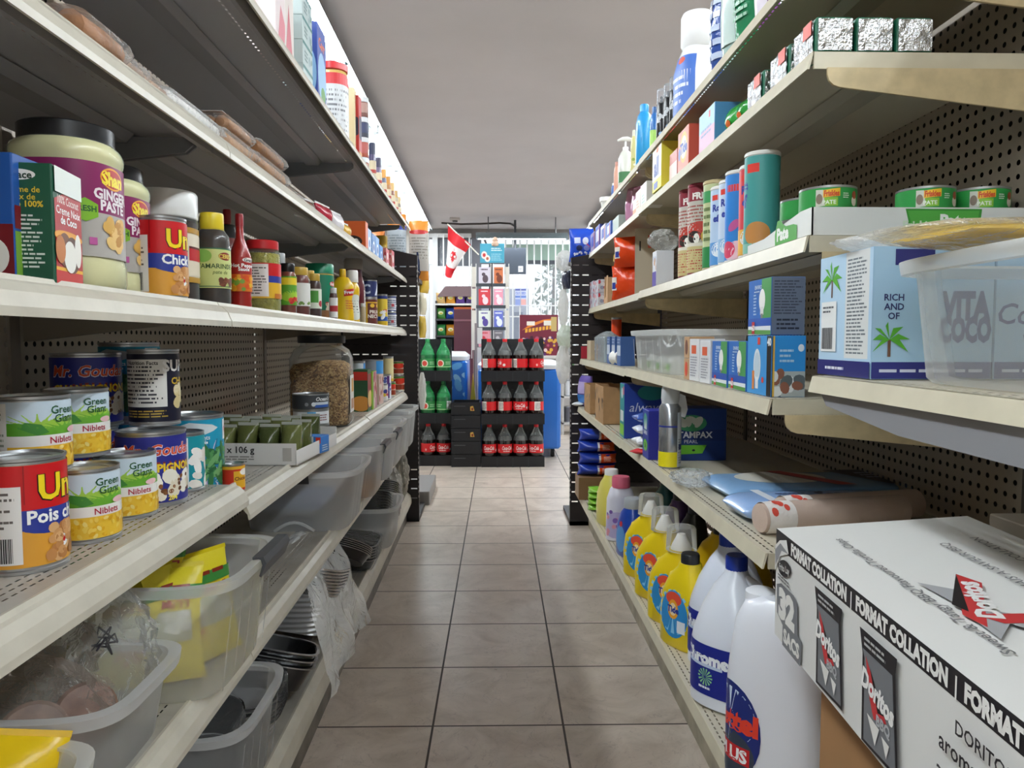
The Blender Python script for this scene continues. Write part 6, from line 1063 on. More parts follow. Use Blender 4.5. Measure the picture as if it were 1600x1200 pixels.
TDL = [('e', 0, .5, .38, .5, '#2f8fd0'), ('s', 0, .55, .1, .46, 16, '#8fd0f4'), ('e', 0, .82, .24, .14, '#e8543a'), ('e', 0, .6, .15, .2, '#f0a52c'), ('e', 0, .6, .1, .13, '#f8e0b0'), ('t', 'Tide', 0, .6, .13, '#2a3f9c', {'b': .05}), ('r', .12, .15, .32, .4, '#e8eef4')]
jugs = ((.452, 1.80, .235, 'yellow detergent jug with clear cap and blue starburst label, nearest of three'), (.452, 1.975, .24, 'yellow detergent jug with clear cap and blue starburst label, middle of three'), (.452, 2.155, .24, 'yellow detergent jug with clear cap and blue starburst label, farthest of three'))
for X, u, h, lb in jugs: jug(spot('R', X, u, .1955), .072, h, lb, '#f0d21c', None, TDL, 0, 'tide', rot=-52)
jug(spot('R', .440, 1.66, .1955), .062, .245, 'yellow jug with black cap in front of the clear capped yellow jugs', '#f2d61c', '#1f2024', TDL, 0, 'plain', rot=-60)
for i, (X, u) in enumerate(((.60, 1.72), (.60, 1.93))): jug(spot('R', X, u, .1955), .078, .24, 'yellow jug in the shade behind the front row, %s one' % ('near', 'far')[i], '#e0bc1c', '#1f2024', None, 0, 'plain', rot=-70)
jug(spot('R', .445, 2.36, .1955), .062, .215, 'royal blue detergent jug with square silver cap', '#1f48b0', '#a8acb2', [('e', 0, .4, .35, .45, '#5a9ad8'), ('e', .0, .9, .12, .1, '#d8343a')], 0, 'plain', rot=-75, capc=.03)
q = spot('R', .445, 2.56, .1955); bottle(q, [(0, .9, .9, 3), (.02, 1, 1, 3), (.6, .95, .95, 2.8), (.75, .75, .75, 2.2), (.8, .55, .55)], .052, .24, 'white detergent bottle with big ridged pink cap', '#e2e0ea', '#dc6a82', [('e', 0, .35, .4, .35, '#c4b8dc'), ('b', 3, -.3, .1, .3, .7, 14, .06, 1, ['#8a68b8', '#e8a0b0'])], -5, 'detergent_bottle', ry=.036, lz=(.05, .6), capz=.16, capr=.032)
jug(spot('R', .44, 2.78, .1955), .066, .24, 'pale yellow softener jug with white cap behind the pink capped bottle', '#ece06a', '#f0efec', None, 0, 'plain', rot=-75, capc=.026)
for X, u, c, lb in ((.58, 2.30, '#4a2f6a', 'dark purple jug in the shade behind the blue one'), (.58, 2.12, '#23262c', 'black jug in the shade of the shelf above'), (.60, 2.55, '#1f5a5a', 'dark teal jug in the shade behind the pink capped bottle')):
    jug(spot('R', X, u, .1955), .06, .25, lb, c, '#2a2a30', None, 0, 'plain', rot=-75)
BL = [('r', -3, 0, 3, 1, '#1c2a8c'), ('t', 'Ultra', -.15, .86, .0, '#fff')][:1] + [('t', 'Chrome', -.42, .74, .24, '#f2f6fa', {'b': .06}), ('r', -.85, .56, .02, .62, '#c6d4ec'), ('s', -.35, .36, .02, .17, 14, '#8fd08a'), ('l', -.5, .1, -.2, .2, 1, '#dfe6f4')]
jug(spot('R', .470, 1.40, .1955), .078, .285, 'big white bleach jug with blue cap and navy label, in front', '#e4e8f2', '#1f3a9c', BL, 8, 'bleach', rot=-48, lz=(.1, .44), capc=.021)
jug(spot('R', .508, 1.565, .1955), .078, .285, 'big white bleach jug with blue cap, behind its twin', '#dfe4f0', '#1f3a9c', BL, 8, 'bleach', rot=-48, lz=(.1, .44), capc=.021)
q = spot('R', .455, 1.13, .1955); T = thing('cleaner_jug', 'white cleaner jug with oval label reading PLUS beside the brown carton', 'jug', q.P, R(-40)); h = .335; r = .08
sec = [(0, r * .88, r * .72, 3.2), (.008, r, r * .8, 3.2), (h * .5, r, r * .8, 3), (h * .62, r * .95, r * .78, 3), (h * .78, r * .86, r * .7, 3), (h * .86, r * .7, r * .6, 2.8), (h * .9, r * .4, r * .45, 2.2)]
b = MB().loft(sec, mat('#e6e8f0', .32, coat=.3), 40); deco(b, round_map(sec, -34, h * .04, h * .50, .0006), [('e', -.05, .5, .36, .5, '#1f2f7a'), ('s', -.05, .64, .06, .3, 20, '#cfe0f4'), ('e', -.05, .26, .3, .24, '#3a4454'), ('t', 'Bettel', -.05, .62, .2, '#e8432e', {'b': .06}), ('r', -.25, .18, .2, .36, '#c9252b'), ('t', 'PLUS', -.02, .27, .13, '#f4f4f4', {'b': .04})], 2); b.build('jug_body', T)
MB().tube([(r * .1, 0, h * .87), (r * .3, 0, h * .97), (r * .75, 0, h * .99), (r * .95, 0, h * .9), (r * .9, 0, h * .7)], [.012, .014, .014, .014, .012], mat('#e6e8f0', .32), 12).build('handle', T)
MB().lathe([(.024, h * .84), (.024, h * .90), (.019, h * .91), (.001, h * .91)], mat('#e8eaf0', .35), 20, Matrix.Translation((-r * .45, 0, 0))).build('cap', T)
# bags of rice and noodles at the far end of the base deck
for i in range(4):
    q = spot('R', .455 + (i % 2) * .006, 3.27, .1955 + .10 + i * .052); pouch(q, .17, .12, .05, 'blue and orange sugar bag, %s of the stack by the black end panel' % ['lowest', 'second', 'third', 'topmost'][i], '#2640a8', [('r', .2, .0, 2.4, 1, '#e2582a'), ('r', .0, .0, .2, 1, '#e8e8e8'), ('l', .5, .2, 1.4, .8, 4, '#f4e0d0')], 'sugar_bag', seed=i, rough=.18, bump=.4, lz=(.1, .9))
for i in range(4):
    for j, (X, c, nm_) in enumerate(((.425, '#8ccc3a', 'lime green'), (.50, '#dc4a2a', 'orange red'))):
        q = spot('R', X, 3.02 + j * .02, .1955 + i * .024); pouch(q, .075, .11, .023, '%s noodle packet, %s of its pile on the base deck' % (nm_, ['lowest', 'second', 'third', 'topmost'][i]), c, [('e', 0, .5, .5, .3, '#f0e0b0')], 'noodle_packet', 'packet', seed=i * 2 + j, rough=.15, bump=.5)
carton(spot('R', .455, 3.27, .1955), .17, .14, .099, 'low brown carton under the blue and orange sugar bags', '#8a6a48', name='cardboard_box')
# ================================================ near right: loose shelf, coconut water, bin, big cartons
t = thing('shelf_board', 'cream loose shelf in the near right section carrying the coconut water carton', 'shelf', (.41, -.2, .8535)); L = 1.14
MB().add([(0, 0, 0), (.37, 0, 0), (.37, L, 0), (0, L, 0)], [(0, 1, 2, 3)], deckR).build('deck', t); MB().rings([[(x, y + dy * (x < 0), z) for x, z in [(.003, 0), (-.001, -.001), (-.006, -.021), (-.003, -.021), (.002, -.004)]] for y, dy in ((0, 0), (L, .0))], creamR, smooth=False).build('price_rail', t)
MB().prism([(-.1 + .1, -.022), (L - .02, -.022), (L - .035, -.036), (L - .2, -.052), (0, -.064)], 0, .002, .006, mat('#8c8c90', .45)).build('side_bracket', t)
MB().box(.003, .36, L - .003, L, -.022, -.0005, creamR).build('end_flange', t)
PALM = lambda x, y, s: [('r', x - .012, y - .5 * s, x + .012, y, '#6a4a3a')] + [('p', [(x, y), (x + s * .28 * math.cos(a) - s * .1 * math.sin(a), y + s * .28 * math.sin(a) + s * .12), (x + s * .62 * math.cos(a), y + s * .62 * math.sin(a) - .1 * s), (x + s * .3 * math.cos(a), y + s * .3 * math.sin(a) - .05 * s)], '#56b030') for a in (R(10), R(50), R(95), R(135), R(172), R(-25), R(205))]
def coco(X, lb, left):
    VC = thing('coconut_water_carton', lb, 'carton', (X, .83, .8545), 0); hV = .150
    b = MB().box(0, .139, 0, .135, 0, hV, mat('#a9cfea', .4))
    deco(b, box_map(0, .0675, 0, 0, -1, -1, 0, hV), [('r', -.45, 0, .45, 1, '#b9d8f0'), ('r', .02, .15, .4, 1, '#dfe2e2')] + [('l', .05, .18, .37, .95, 26, '#6a747c')] + PALM(-.22, .8, .3) + [('r', -.4, .2, -.12, .62, '#eceeee'), ('l', -.37, .52, -.17, .59, 2, '#5a6068'), ('k', -.38, .22, -.18, .4, '#3a3a3e'), ('r', -.45, -.0, .45, .13, '#1f2270'), ('l', -.3, .04, .05, .09, 1, '#dfe2f0')], clip=(-.448, .448, .003, .997))
    a = [('r', -.46, .0, .46, 1, '#a9cfec'), ('r', -.46, 0, .46, .13, '#2a3080'), ('l', -.4, .04, .42, .09, 1, '#cfd6ec')]
    if left: a += [('t', 'RICH', -.3, .62, .05, '#2a3070', {'b': .02}), ('t', 'AND', -.3, .55, .05, '#2a3070', {'b': .02}), ('t', 'OF', -.3, .48, .05, '#2a3070', {'b': .02}), ('r', -.3, .86, .0, .98, '#2a2f78'), ('t', 'VITA', .25, .56, .2, '#22327c', {'b': .06, 'w': .38}), ('t', 'COCO', .25, .38, .18, '#22327c', {'b': .06, 'w': .4})] + PALM(-.33, .3, .26)
    else: a += [('t', 'Coconut', -.05, .5, .16, '#2a3a84', {'i': .2}), ('t', 'water', -.05, .32, .12, '#2a3a84', {'i': .2})] + PALM(.3, .5, .3)
    deco(b, box_map(.0695, 0, 0, 1, 0, 0, -1, hV), a, clip=(-.46, .46, .003, .997)); b.build('carton_body', VC); return VC
coco(.428, 'light blue coconut water carton with palm tree side, at the end of the loose shelf', 1); coco(.570, 'second coconut water carton, seen only through the frosted bin', 0)
crumple(spot('R', .50, .885, 1.0055), .085, .075, .022, 'crumpled white film lying on the coconut water carton', m=clear('#f2f0ec', .5, .25, .6, 22, .5, .4), sd=21, amp=.12)
q = spot('R', .607, .655, .8545); NB = bin_(q, .36, .29, .125, 'frosted bin in the right foreground standing before the coconut water cartons', taper=.93, ribs=0, body=clear('#f4f8fa', .22, .3, 0, 40, .3, .4), rim=clear('#f2f5f6', .62, .2, 0, 40, .3, .4))
T = thing('padded_envelope', 'yellow padded pack in clear film lying across the foreground bin', 'pack', (.50, .70, .9835), R(10)); Mp = lambda z: Matrix.Translation((0, 0, z)) @ Matrix.Rotation(PI / 2, 4, 'Y')
MB().loft([(-.10, .002, .05), (-.085, .007, .055), (-.02, .013, .058), (.06, .011, .05), (.12, .004, .03)], mat('#e2c05a', .25, coat=.5, bump=.3, bscale=25), 26, M=Mp(.012)).build('pad', T)
MB().loft([(-.15, .002, .03), (-.10, .010, .06), (-.02, .0145, .066), (.06, .012, .06), (.13, .003, .05)], clear('#f0f0ec', .06, .06, .6, 26), 26, M=Mp(.0145)).build('plastic_film', T)
# big snack carton on a brown carton
DC = thing('snack_carton', 'large white chip carton printed 32 SACS on top of a brown carton', 'carton', (.3635, .93, .519), R(-3.2)); hD = .138; LD = .72; WD = .24
b = MB(); wD = mat('#dfdedb', .45)
vs = [(0, 0, 0), (WD, 0, 0), (WD, -LD, 0), (0, -LD, 0), (0, 0, hD), (WD, 0, hD + .018), (WD, -LD, hD + .012), (0, -LD, hD)]
b.add(vs, [(0, 1, 5, 4), (1, 2, 6, 5), (2, 3, 7, 6), (3, 0, 4, 7), (4, 5, 6, 7), (3, 2, 1, 0)], wD)
K = '#211f24'; GR = '#75777c'
def chipbag(x, y):
    k = lambda p: [(x + a * 1.75, y + c * 1.15) for a, c in p]
    return [('p', k([(-.16, .36), (.14, .36), (.13, .27), (.17, -.28), (-.12, -.30), (-.13, .22)]), K), ('p', k([(-.13, .25), (.11, .25), (.155, -.26), (-.10, -.28), (-.11, .2)]), GR), ('p', k([(-.1, .22), (.08, -.05), (-.02, -.1), (-.06, .0)]), '#c9353a'), ('p', k([(-.06, .17), (.06, -.02), (.01, -.04)]), '#141214'), ('l', x - .2, y + .31, x + .18, y + .39, 2, '#b4b4b4'),
            ('t', 'Doritos', x + .01, y + .07, .13, '#f0eeec', {'b': .05, 'a': -10, 'w': .46}), ('t', 'BBQ', x + .1, y - .09, .07, '#b4b6ba', {'b': .04}), ('p', k([(-.07, -.1), (.03, -.12), (.0, -.24)]), '#e8e6e2'), ('p', k([(.05, -.14), (.11, -.15), (.09, -.24)]), '#e8e6e2')]
ops = [('r', 0, .84, 5.2, 1, K)]
for i in range(4): ops += [('t', 'FORMAT COLLATION', .98 + i * 1.32, .92, .1, '#eceae6', {'b': .06, 'w': 1.16}), ('t', '|', 1.64 + i * 1.32, .92, .1, '#eceae6', {'b': .02})]
ops += [('p', [(.0, .6), (.14, .78), (.36, .86), (.3, .97), (.12, .92), (.0, .84)], wD), ('p', [(.02, .66), (.18, .84), (.36, .86), (.14, .9), (.0, .8)], '#8f9094'), ('e', .26, .70, .17, .075, K, 12), ('t', 'Frito Lay', .26, .70, .06, '#c6c6c4', {'b': .03, 'a': 6, 'w': .27}), ('l', .1, .56, .46, .62, 2, '#6a6a6e')]
ops += [('p', [(.08, .5), (.2, .545), (.52, .545), (.62, .5), (.64, .24), (.74, .22), (.72, .0), (.26, .0), (.26, .18), (.1, .24)], GR), ('t', '32', .35, .37, .25, '#e8e6e2', {'b': .07, 'w': .42}), ('t', 'SACS', .49, .11, .12, '#e8e6e2', {'b': .05, 'w': .4})]
ops += chipbag(1.28, .38) + chipbag(2.12, .38)
ops += [('t', 'DORITOS', 3.25, .72, .08, K), ('t', 'aromatisees', 3.2, .58, .1, K), ('t', '32 sacs', 3.05, .38, .1, K), ('l', 3.7, .3, 4.6, .7, 4, '#3a3a3e')]
deco(b, box_map(0, 0, 0, 0, -1, -1, 0, hD), ops, step=.00012)
def topm(u, v, o): x = .02 + v * (WD - .03); return (x, -u * WD, hD + x / WD * .018 + .0006 + o)
FL = {'b': .01}
tops = []
def tt(s_, u, v, h, w=None, i=0): tops.append(('t', s_, u, v, h, '#77777a', dict(b=.01, a=180, **({'w': w} if w else {}))))
tt('Sweet & Tangy BBQ Flavoured Tortilla Chips', .95, .14, .05, 1.35); tt('CROUSTILLES DE MAIS A SAVEUR BBQ', 1.05, .62, .05, 1.2); tt('NET 32 SACS - FORMAT COLLATION', .95, .82, .05, 1.1)
tops += [('p', [(.95, .2), (1.2, .22), (1.36, .42), (1.62, .42), (1.4, .3), (1.52, .18), (1.3, .2), (1.1, .36)], '#a8a9ac'), ('p', [(.88, .42), (1.0, .46), (1.42, .2), (1.3, .18)], '#c63a3c'), ('p', [(.88, .42), (1.28, .22), (1.2, .2)], '#221f22'), ('p', [(1.3, .22), (1.34, .52), (1.42, .56), (1.4, .28)], '#c63a3c'), ('t', 'Doritos', 1.16, .33, .09, '#e8e6e4', {'b': .05, 'a': 160})]
deco(b, topm, tops, step=.00012); b.build('carton_body', DC)
BC = thing('cardboard_box', 'brown carton on the right base deck under the white chip carton', 'box', (.392, .45, .1955), R(-2)); b = MB().rbox(0, .33, 0, .44, 0, .3225, mat('#a57b52', .65, var=.05, vscale=10), .003)
deco(b, box_map(0, .22, 0, 0, -1, -1, 0, .3), [('t', 'C', .1, .8, .12, '#4a3626', {'b': .04}), ('r', .35, .7, .36, .8, '#4a3626')]); b.build('box_body', BC)
B2 = thing('cardboard_box', 'grey-brown carton behind the white chip carton against the pegboard', 'box', (.64, .30, .60), 0); MB().rbox(.0, .13, 0, .63, 0, .075, mat('#a2988a', .6), .003).build('box_body', B2)
B3 = thing('cardboard_box', 'plain carton hidden under the grey-brown one on the right base deck', 'box', (.735, .45, .1955), 0); MB().rbox(0, .045, 0, .45, 0, .404, mat('#a2805a', .6), .002).build('box_body', B3)
# ================================================ beyond the shelves: drinks racks, freezers, counter, window display
DK = mat('#1b1c20', .4); DK2 = mat('#24262b', .45)
def soda(P, lb, kind, ang=0, group=None):
    T = thing('soda_bottle', lb, 'bottle', P, R(ang), group); r = .0525
    sec = [(0, .034, .034), (.006, .046, .046), (.03, r * .93, r * .93), (.06, r * .96, r * .96), (.085, r, r), (.15, r, r), (.19, r * .98, r * .98), (.225, r * .8, r * .8), (.255, r * .5, r * .5), (.28, .016, .016), (.298, .0145, .0145)]
    dark = kind == 'cola'; sec = [(z * .925, a, c) for z, a, c in sec]
    liq = [q for q in sec if q[0] <= (.21 if dark else .225)]
    MB().loft(liq, mat('#1a0d0b' if dark else '#1f6a3a', .12, coat=.6), 22).build('drink', T)
    up = [(z, a + .0006, c + .0006) for z, a, c in sec if z >= .17]; MB().loft(up, clear('#cfd6d6' if dark else '#3fae68', .14 if dark else .55, .05), 22).build('bottle_neck', T)
    MB().lathe([(.016, .268), (.0165, .287), (.015, .290), (.001, .290)], mat('#d8202a' if dark else '#1f8a4a', .35), 16).build('cap', T)
    ls = [(.088, r + .0006, r + .0006), (.150, r + .0006, r + .0006)]; b = MB().loft(ls, mat('#d81f26' if dark else '#2f8a46', .35), 26, (0, 0))
    if dark: ops = [('t', 'Coca-Cola', 0, .58, .42, '#f6eeec', {'b': .02, 'i': .35, 'w': 1.25}), ('e', .95, .3, .16, .16, '#f0e0dc'), ('e', -1.1, .3, .1, .14, '#f0b0a8'), ('r', 2.0, .0, 2.9, 1, '#e8e2dc'), ('l', 2.1, .1, 2.8, .9, 5, '#6a5a58'), ('l', -.5, .12, .4, .3, 1, '#f4d8d4')]
    else: ops = [('e', -.3, .45, .42, .42, '#e8e4d0'), ('e', -.3, .45, .3, .3, '#d84a3a'), ('l', .3, .3, 1.2, .7, 2, '#a8d8a8'), ('r', 1.6, 0, 2.6, 1, '#e0e4e0'), ('l', 1.7, .1, 2.5, .9, 5, '#5a6a5a'), ('r', -3, 0, 3, .12, '#8fce8a')]
    deco(b, round_map(ls, 0, .088, .150, .0003), ops, 2); b.build('label_band', T); return T
def crate(x, y, z, w, lb, grp, n=4, d=.24, hb=.075, top=True):
    T = thing('bottle_crate', lb, 'crate', (x, y, z), 0, grp); b = MB().box(0, w, 0, .012, 0, hb, DK).box(0, w, d - .012, d, 0, hb, DK).box(0, .0022, .012, d - .012, 0, hb, DK).box(w - .0022, w, .012, d - .012, 0, hb, DK).box(.012, w - .012, .012, d - .012, 0, .008, DK)
    for k in range(1, n): b.box(w * k / n - .005, w * k / n + .005, -.006, 0, 0, hb * .8, DK2)
    b.build('crate_shell', T)
    b = MB(); Hh = .298
    b.box(.0, w, d * .62, d * .62 + .01, hb, Hh, DK)
    for k in range(n + 1):
        xx = w * k / n; b.prism([(max(0, xx - .010), d * .51), (min(w, xx + .010), d * .51), (min(w, xx + .004), d * .62), (max(0, xx - .004), d * .62)], 2, hb * .6, Hh * .8, DK2)
    b.build('divider_wall', T); return T
Pr = sight(752, 730, 1); 
def flr(px, py): 
    r = fw + rt * (px - 800) / F - upv * (py - 600) / F; return Vector((0, 0, H)) + r * (-H / r.z)
Pa = flr(752, 730); xa = Pa.x; ya = Pa.y; wA = flr(851, 730).x - xa
rw = ('bottom', 'middle', 'top'); cl = ('first', 'second', 'third', 'fourth')
first = None
for t_i in range(3):
    z = .0 + t_i * .302; crate(xa, ya, z, wA, 'black shell crate, %s tier of the right soda rack' % rw[t_i], 'black crates of the right soda rack')
    for k in range(4):
        P = Vector((xa + wA * (k + .5) / 4, ya + .065, z + .009)); ang = ((0, 20, 5, -25), (160, 168, -8, -150), (170, -70, 150, 75))[t_i][k]; lb = 'cola bottle, %s from the left in the %s tier of the right rack' % (cl[k], rw[t_i])
        if first is None: first = soda(P, lb, 'cola', ang)
        else: clone(first, P, R(ang), lb)
Pb = flr(705, 728); xb = Pb.x - wA; yb = Pb.y; fg = None
for t_i in range(3):
    z = t_i * .302; crate(xb, yb, z, wA, 'black shell crate, %s tier of the left soda rack' % rw[t_i], 'black crates of the left soda rack')
    for k in (2, 3):
        P = Vector((xb + wA * (k + .5) / 4, yb + .065, z + .009)); s_ = ('left', 'right')[k - 2]
        if t_i == 0: clone(first, P, R((60, 0)[k - 2]), 'cola bottle at the foot of the left rack, %s one in view' % s_)
        elif fg is None: fg = soda(P, 'green soda bottle in the middle tier of the left rack, left one in view', 'lime', 0)
        else: clone(fg, P, R((0, -80)[k - 2] if t_i == 1 else 0), 'green soda bottle in the %s tier of the left rack, %s one in view' % (rw[t_i], s_))
xm0, xm1 = Pb.x + .004, xa - .004
for i in range(5):
    T = thing('empty_crate', 'empty black crate, %s of the stack between the two soda racks' % ('lowest', 'second', 'third', 'fourth', 'topmost')[i], 'crate', (xm0, ya + .01, i * .092)); w = xm1 - xm0
    b = MB().box(0, w, 0, .01, 0, .088, DK).box(0, .01, .01, .25, 0, .088, DK).box(w - .01, w, .01, .25, 0, .088, DK).box(.01, w - .01, .24, .25, 0, .088, DK).box(.01, w - .01, .01, .24, .03, .036, DK2).box(.02, .1, -.002, 0, .06, .064, mat('#5a5c60', .4)); b.build('crate_shell', T)
    if i in (2, 4): 
        b = MB(); deco(b, box_map(w * .72, -.002, .02, 1, 0, 0, -1, .05), [('p', [(-.3, .2), (.3, .2), (.1, .9), (-.3, .8)], '#c9a04a'), ('e', 0, .45, .15, .2, '#7a2a1a')]); b.build('sticker', T)
# chest freezers
def freezer(x0, x1, y, top, lb, ops=None, dd=.62):
    T = thing('chest_freezer', lb, 'freezer', (x0, y, 0)); w = x1 - x0; bl = mat('#2f78d8', .3, coat=.3)
    b = MB().rbox(0, w, 0, dd, .07, top - .06, bl, .03)
    if ops: deco(b, box_map(w / 2, 0, .07, 1, 0, 0, -1, top - .13), ops, clip=(-w / (top - .13) / 2 + .03, w / (top - .13) / 2 - .03, .02, .98))
    b.build('cabinet', T); MB().loft([(top - .06, w / 2 + .004, dd / 2 + .004, 8), (top - .03, w / 2 + .006, dd / 2 + .006, 8), (top, w / 2 - .03, dd / 2 - .03, 6)], mat('#d9dde2', .3), 36, M=Matrix.Translation((w / 2, dd / 2, 0))).build('lid', T)
    for cx in (.06, w - .06):
        for cy in (.07, dd - .07): MB().lathe([(.035, -.014), (.038, 0), (.035, .014)], mat('#1a1a1c', .5), 18, Matrix.Translation((cx, cy, .038)) @ Matrix.Rotation(PI / 2, 4, 'Y')).build('wheel', T)
    return T
yf = flr(860, 716).y; freezer(sight(747, 600, yf).x, sight(877, 600, yf).x, yf, .735, 'blue chest freezer with white lid behind the right soda rack')
freezer(sight(640, 600, yf).x, sight(730, 600, yf).x, yf + .02, .80, 'blue chest freezer with icy picture behind the left soda rack', [('b', 7, -.0, .2, .7, .95, 34, .035, 1.8, ['#6ab4f0', '#9ad0f8', '#4a9ae8'])])
# maroon display back and thin racks between the freezers
def panel(px0, px1, py0, py1, Y, th, col, name, lb, cat, ops=None, **k):
    a, c = sight(px0, py1, Y), sight(px1, py0, Y); T = thing(name, lb, cat, (a.x, Y, a.z)); w, h = c.x - a.x, c.z - a.z
    b = MB().rbox(0, w, 0, th, 0, h, mat(col, .5), .004)
    if ops: deco(b, box_map(w / 2, 0, 0, 1, 0, 0, -1, h), ops, clip=(-w / h / 2, w / h / 2, 0, 1))
    b.build(k.get('part', 'board'), T); return T
def stand(px, py, Y, lb, w=.3, d=.3, col='#77757a', nm_='display_stand'):   # a plinth from the floor up to a height
    P = sight(px, py, Y); T = thing(nm_, lb, 'stand', (P.x, Y, 0)); MB().rbox(-w / 2, w / 2, 0, d, 0, P.z, mat(col, .5), .006).build('plinth', T); return P
Yc = 6.95
a = sight(709, 483, Yc); c = sight(739, 483, Yc)
T = thing('display_cabinet', 'tall maroon cabinet behind the left blue freezer', 'cabinet', (a.x, Yc, 0)); b = MB().rbox(0, c.x - a.x, 0, .3, 0, a.z, mat('#5f2f3c', .45), .006); b.box(.002, c.x - a.x - .002, -.004, 0, sight(709, 502, Yc).z, sight(709, 499, Yc).z, mat('#8a5a64', .5)).build('cabinet_body', T)
MB().box(-.0, (c.x - a.x), .02, .28, a.z, a.z + .02, mat('#c8622a', .5)).build('top_tray', T)
T = thing('bag_rack', 'thin grey rack with hanging white sleeves beside the maroon cabinet', 'rack', (sight(744, 600, 6.45).x, 6.45, 0)); zt = sight(744, 505, 6.45).z
MB().tube([(0, 0, 0), (0, 0, zt)], .012, mat('#8a7f80', .4), 8).build('post', T)
for i in range(4): MB().rbox(.01, .055, -.01, .02, .35 + i * .17, .49 + i * .17, mat('#c9c4c0', .6), .004).build('sleeve', T)
T = thing('wet_floor_sign', 'yellow folded caution sign standing between the freezers', 'sign', (sight(739, 600, 6.3).x, 6.3, 0)); zt = sight(739, 583, 6.3).z
MB().prism([(-.06, 0), (.06, 0), (.0, zt)], 1, 0, .03, mat('#e8b81f', .45)).build('sign_board', T)
# chip shelf
Ys = 8.3; Ps = sight(680, 447, Ys); Pe = sight(742, 447, Ys); wS = Pe.x - Ps.x
T = thing('snack_shelf', 'dark shelf rack with brown top board holding chip bags', 'shelf', (Ps.x, Ys, 0)); z_ = lambda py: sight(700, py, Ys).z
MB().prism([(.02, z_(463)), (wS * .25, z_(447)), (wS, z_(447)), (wS, z_(463))], 1, .02, .35, mat('#7a6468', .6)).build('header_board', T)
for py, c in ((477, '#dfe0dc'), (501, '#3a3a3e'), (527, '#3a3a3e'), (552, '#3a3a3e')): MB().box(0, wS, -.02, .35, z_(py), z_(py) + .02, mat(c, .5)).build('shelf_plate', T)
MB().box(0, wS, .34, .36, 0, z_(463), mat('#2a2a30', .5)).build('back_board', T)
for x in (0, wS - .015): MB().box(x, x + .015, 0, .36, 0, z_(470), mat('#3a3a3e', .5)).build('side_frame', T)
cols = {477: ['#d8b070', '#d8942a', '#5a3a8a', '#4a2f6a'], 501: ['#5aa04a', '#2f52b0', '#3a3a70', '#8a3a3a'], 527: ['#3f9a52', '#d8922a', '#3a62b0', '#b83a3a']}
nmc = {'#d8b070': 'tan', '#d8942a': 'golden', '#5a3a8a': 'purple', '#4a2f6a': 'dark violet', '#5aa04a': 'light green', '#2f52b0': 'royal blue', '#3a3a70': 'navy', '#8a3a3a': 'wine red', '#3f9a52': 'green', '#d8922a': 'orange', '#3a62b0': 'mid blue', '#b83a3a': 'red'}
for py, cs in cols.items():
    for k, c in enumerate(cs):
        q = Spot('R', Ps.x + wS * (k + .5) / 4, Ys + .08, z_(py) + .021); pouch(q, wS / 4.1, .07, (z_(py - 20) - z_(py)) * .86, '%s chip bag on the %s level of the chip rack' % (nmc[c], {477: 'top', 501: 'middle', 527: 'bottom'}[py]), c, [('e', 0, .55, .3, .2, '#f0e6c8'), ('e', .05, .5, .18, .1, '#c9c43a')], 'chip_bag', 'bag', seed=k + py)
# greeting card spinner
Yk = 6.6; Pk = sight(767, 540, Yk); T = thing('card_spinner', 'white wire spinner rack of greeting cards behind the soda racks', 'rack', (Pk.x, Yk, 0)); zt = sight(767, 412, Yk).z; wire = mat('#dedcd6', .4)
MB().tube([(0, .06, .0), (0, .06, zt)], .018, mat('#3a3c42', .4), 10).build('centre_post', T); MB().lathe([(.15, 0), (.14, .03), (.03, .05)], mat('#3a3c42', .5), 24, Matrix.Translation((0, .06, 0))).build('foot', T)
pw = lambda px: sight(px, 480, Yk).x - Pk.x
b = MB()
for px in (737, 744, 767, 771, 789, 795): b.tube([(pw(px), 0, sight(767, 560, Yk).z), (pw(px), 0, zt)], .004, wire, 5)
b.build('wire_frame', T)
for i, y in enumerate((448, 482, 516, 547)):
    for (p0, p1) in ((744, 768), (770, 790)): MB().box(pw(p0), pw(p1), -.02, -.016, sight(767, y, Yk).z, sight(767, y - 5, Yk).z, mat('#3a4046' if p0 == 744 or 1 else '#ddd', .4)).build('pocket', T)
    for (p0, p1) in ((737, 744), (790, 796)): MB().box(pw(p0), pw(p1), .0, .03, sight(767, y, Yk).z, sight(767, y - 31, Yk).z, mat('#ded8cc', .6)).build('side_card', T)
cards = [('#d8d0dc', '#5a4a54', 'lilac'), ('#d87a4a', '#7a3a24', 'orange brown'), ('#d8404a', '#f0d8dc', 'red and pink'), ('#f0a0b4', '#f8e8ea', 'pink'), ('#e2e6dc', '#5a4a9a', 'white and violet'), ('#6a74c8', '#eef0f4', 'periwinkle blue'), ('#e89aa4', '#d8404a', 'rose'), ('#7a7478', '#c8c0c0', 'grey')]
for k, (c, c2, nn) in enumerate(cards):
    i, j = k // 2, k % 2; y1 = (448, 482, 516, 547)[i] - 2; y0 = y1 - 28; p0, p1 = ((748, 766), (772, 786))[j]
    P0 = sight(p0, y1, Yk); P1 = sight(p1, y0, Yk); T = thing('greeting_card', '%s greeting card in the %s row of the spinner' % (nn, ('top', 'second', 'third', 'bottom')[i]), 'card', (P0.x, Yk - .012, P0.z + .002)); w, h = P1.x - P0.x, P1.z - P0.z
    b = MB().box(0, w, 0, .003, 0, h, mat(c, .5)); deco(b, box_map(w / 2, 0, 0, 1, 0, 0, -1, h), [('e', .05, .35, .16, .22, c2), ('e', -.05, .6, .1, .1, c2), ('l', -.2, .8, .2, .95, 1, c2)]); b.build('card_front', T)
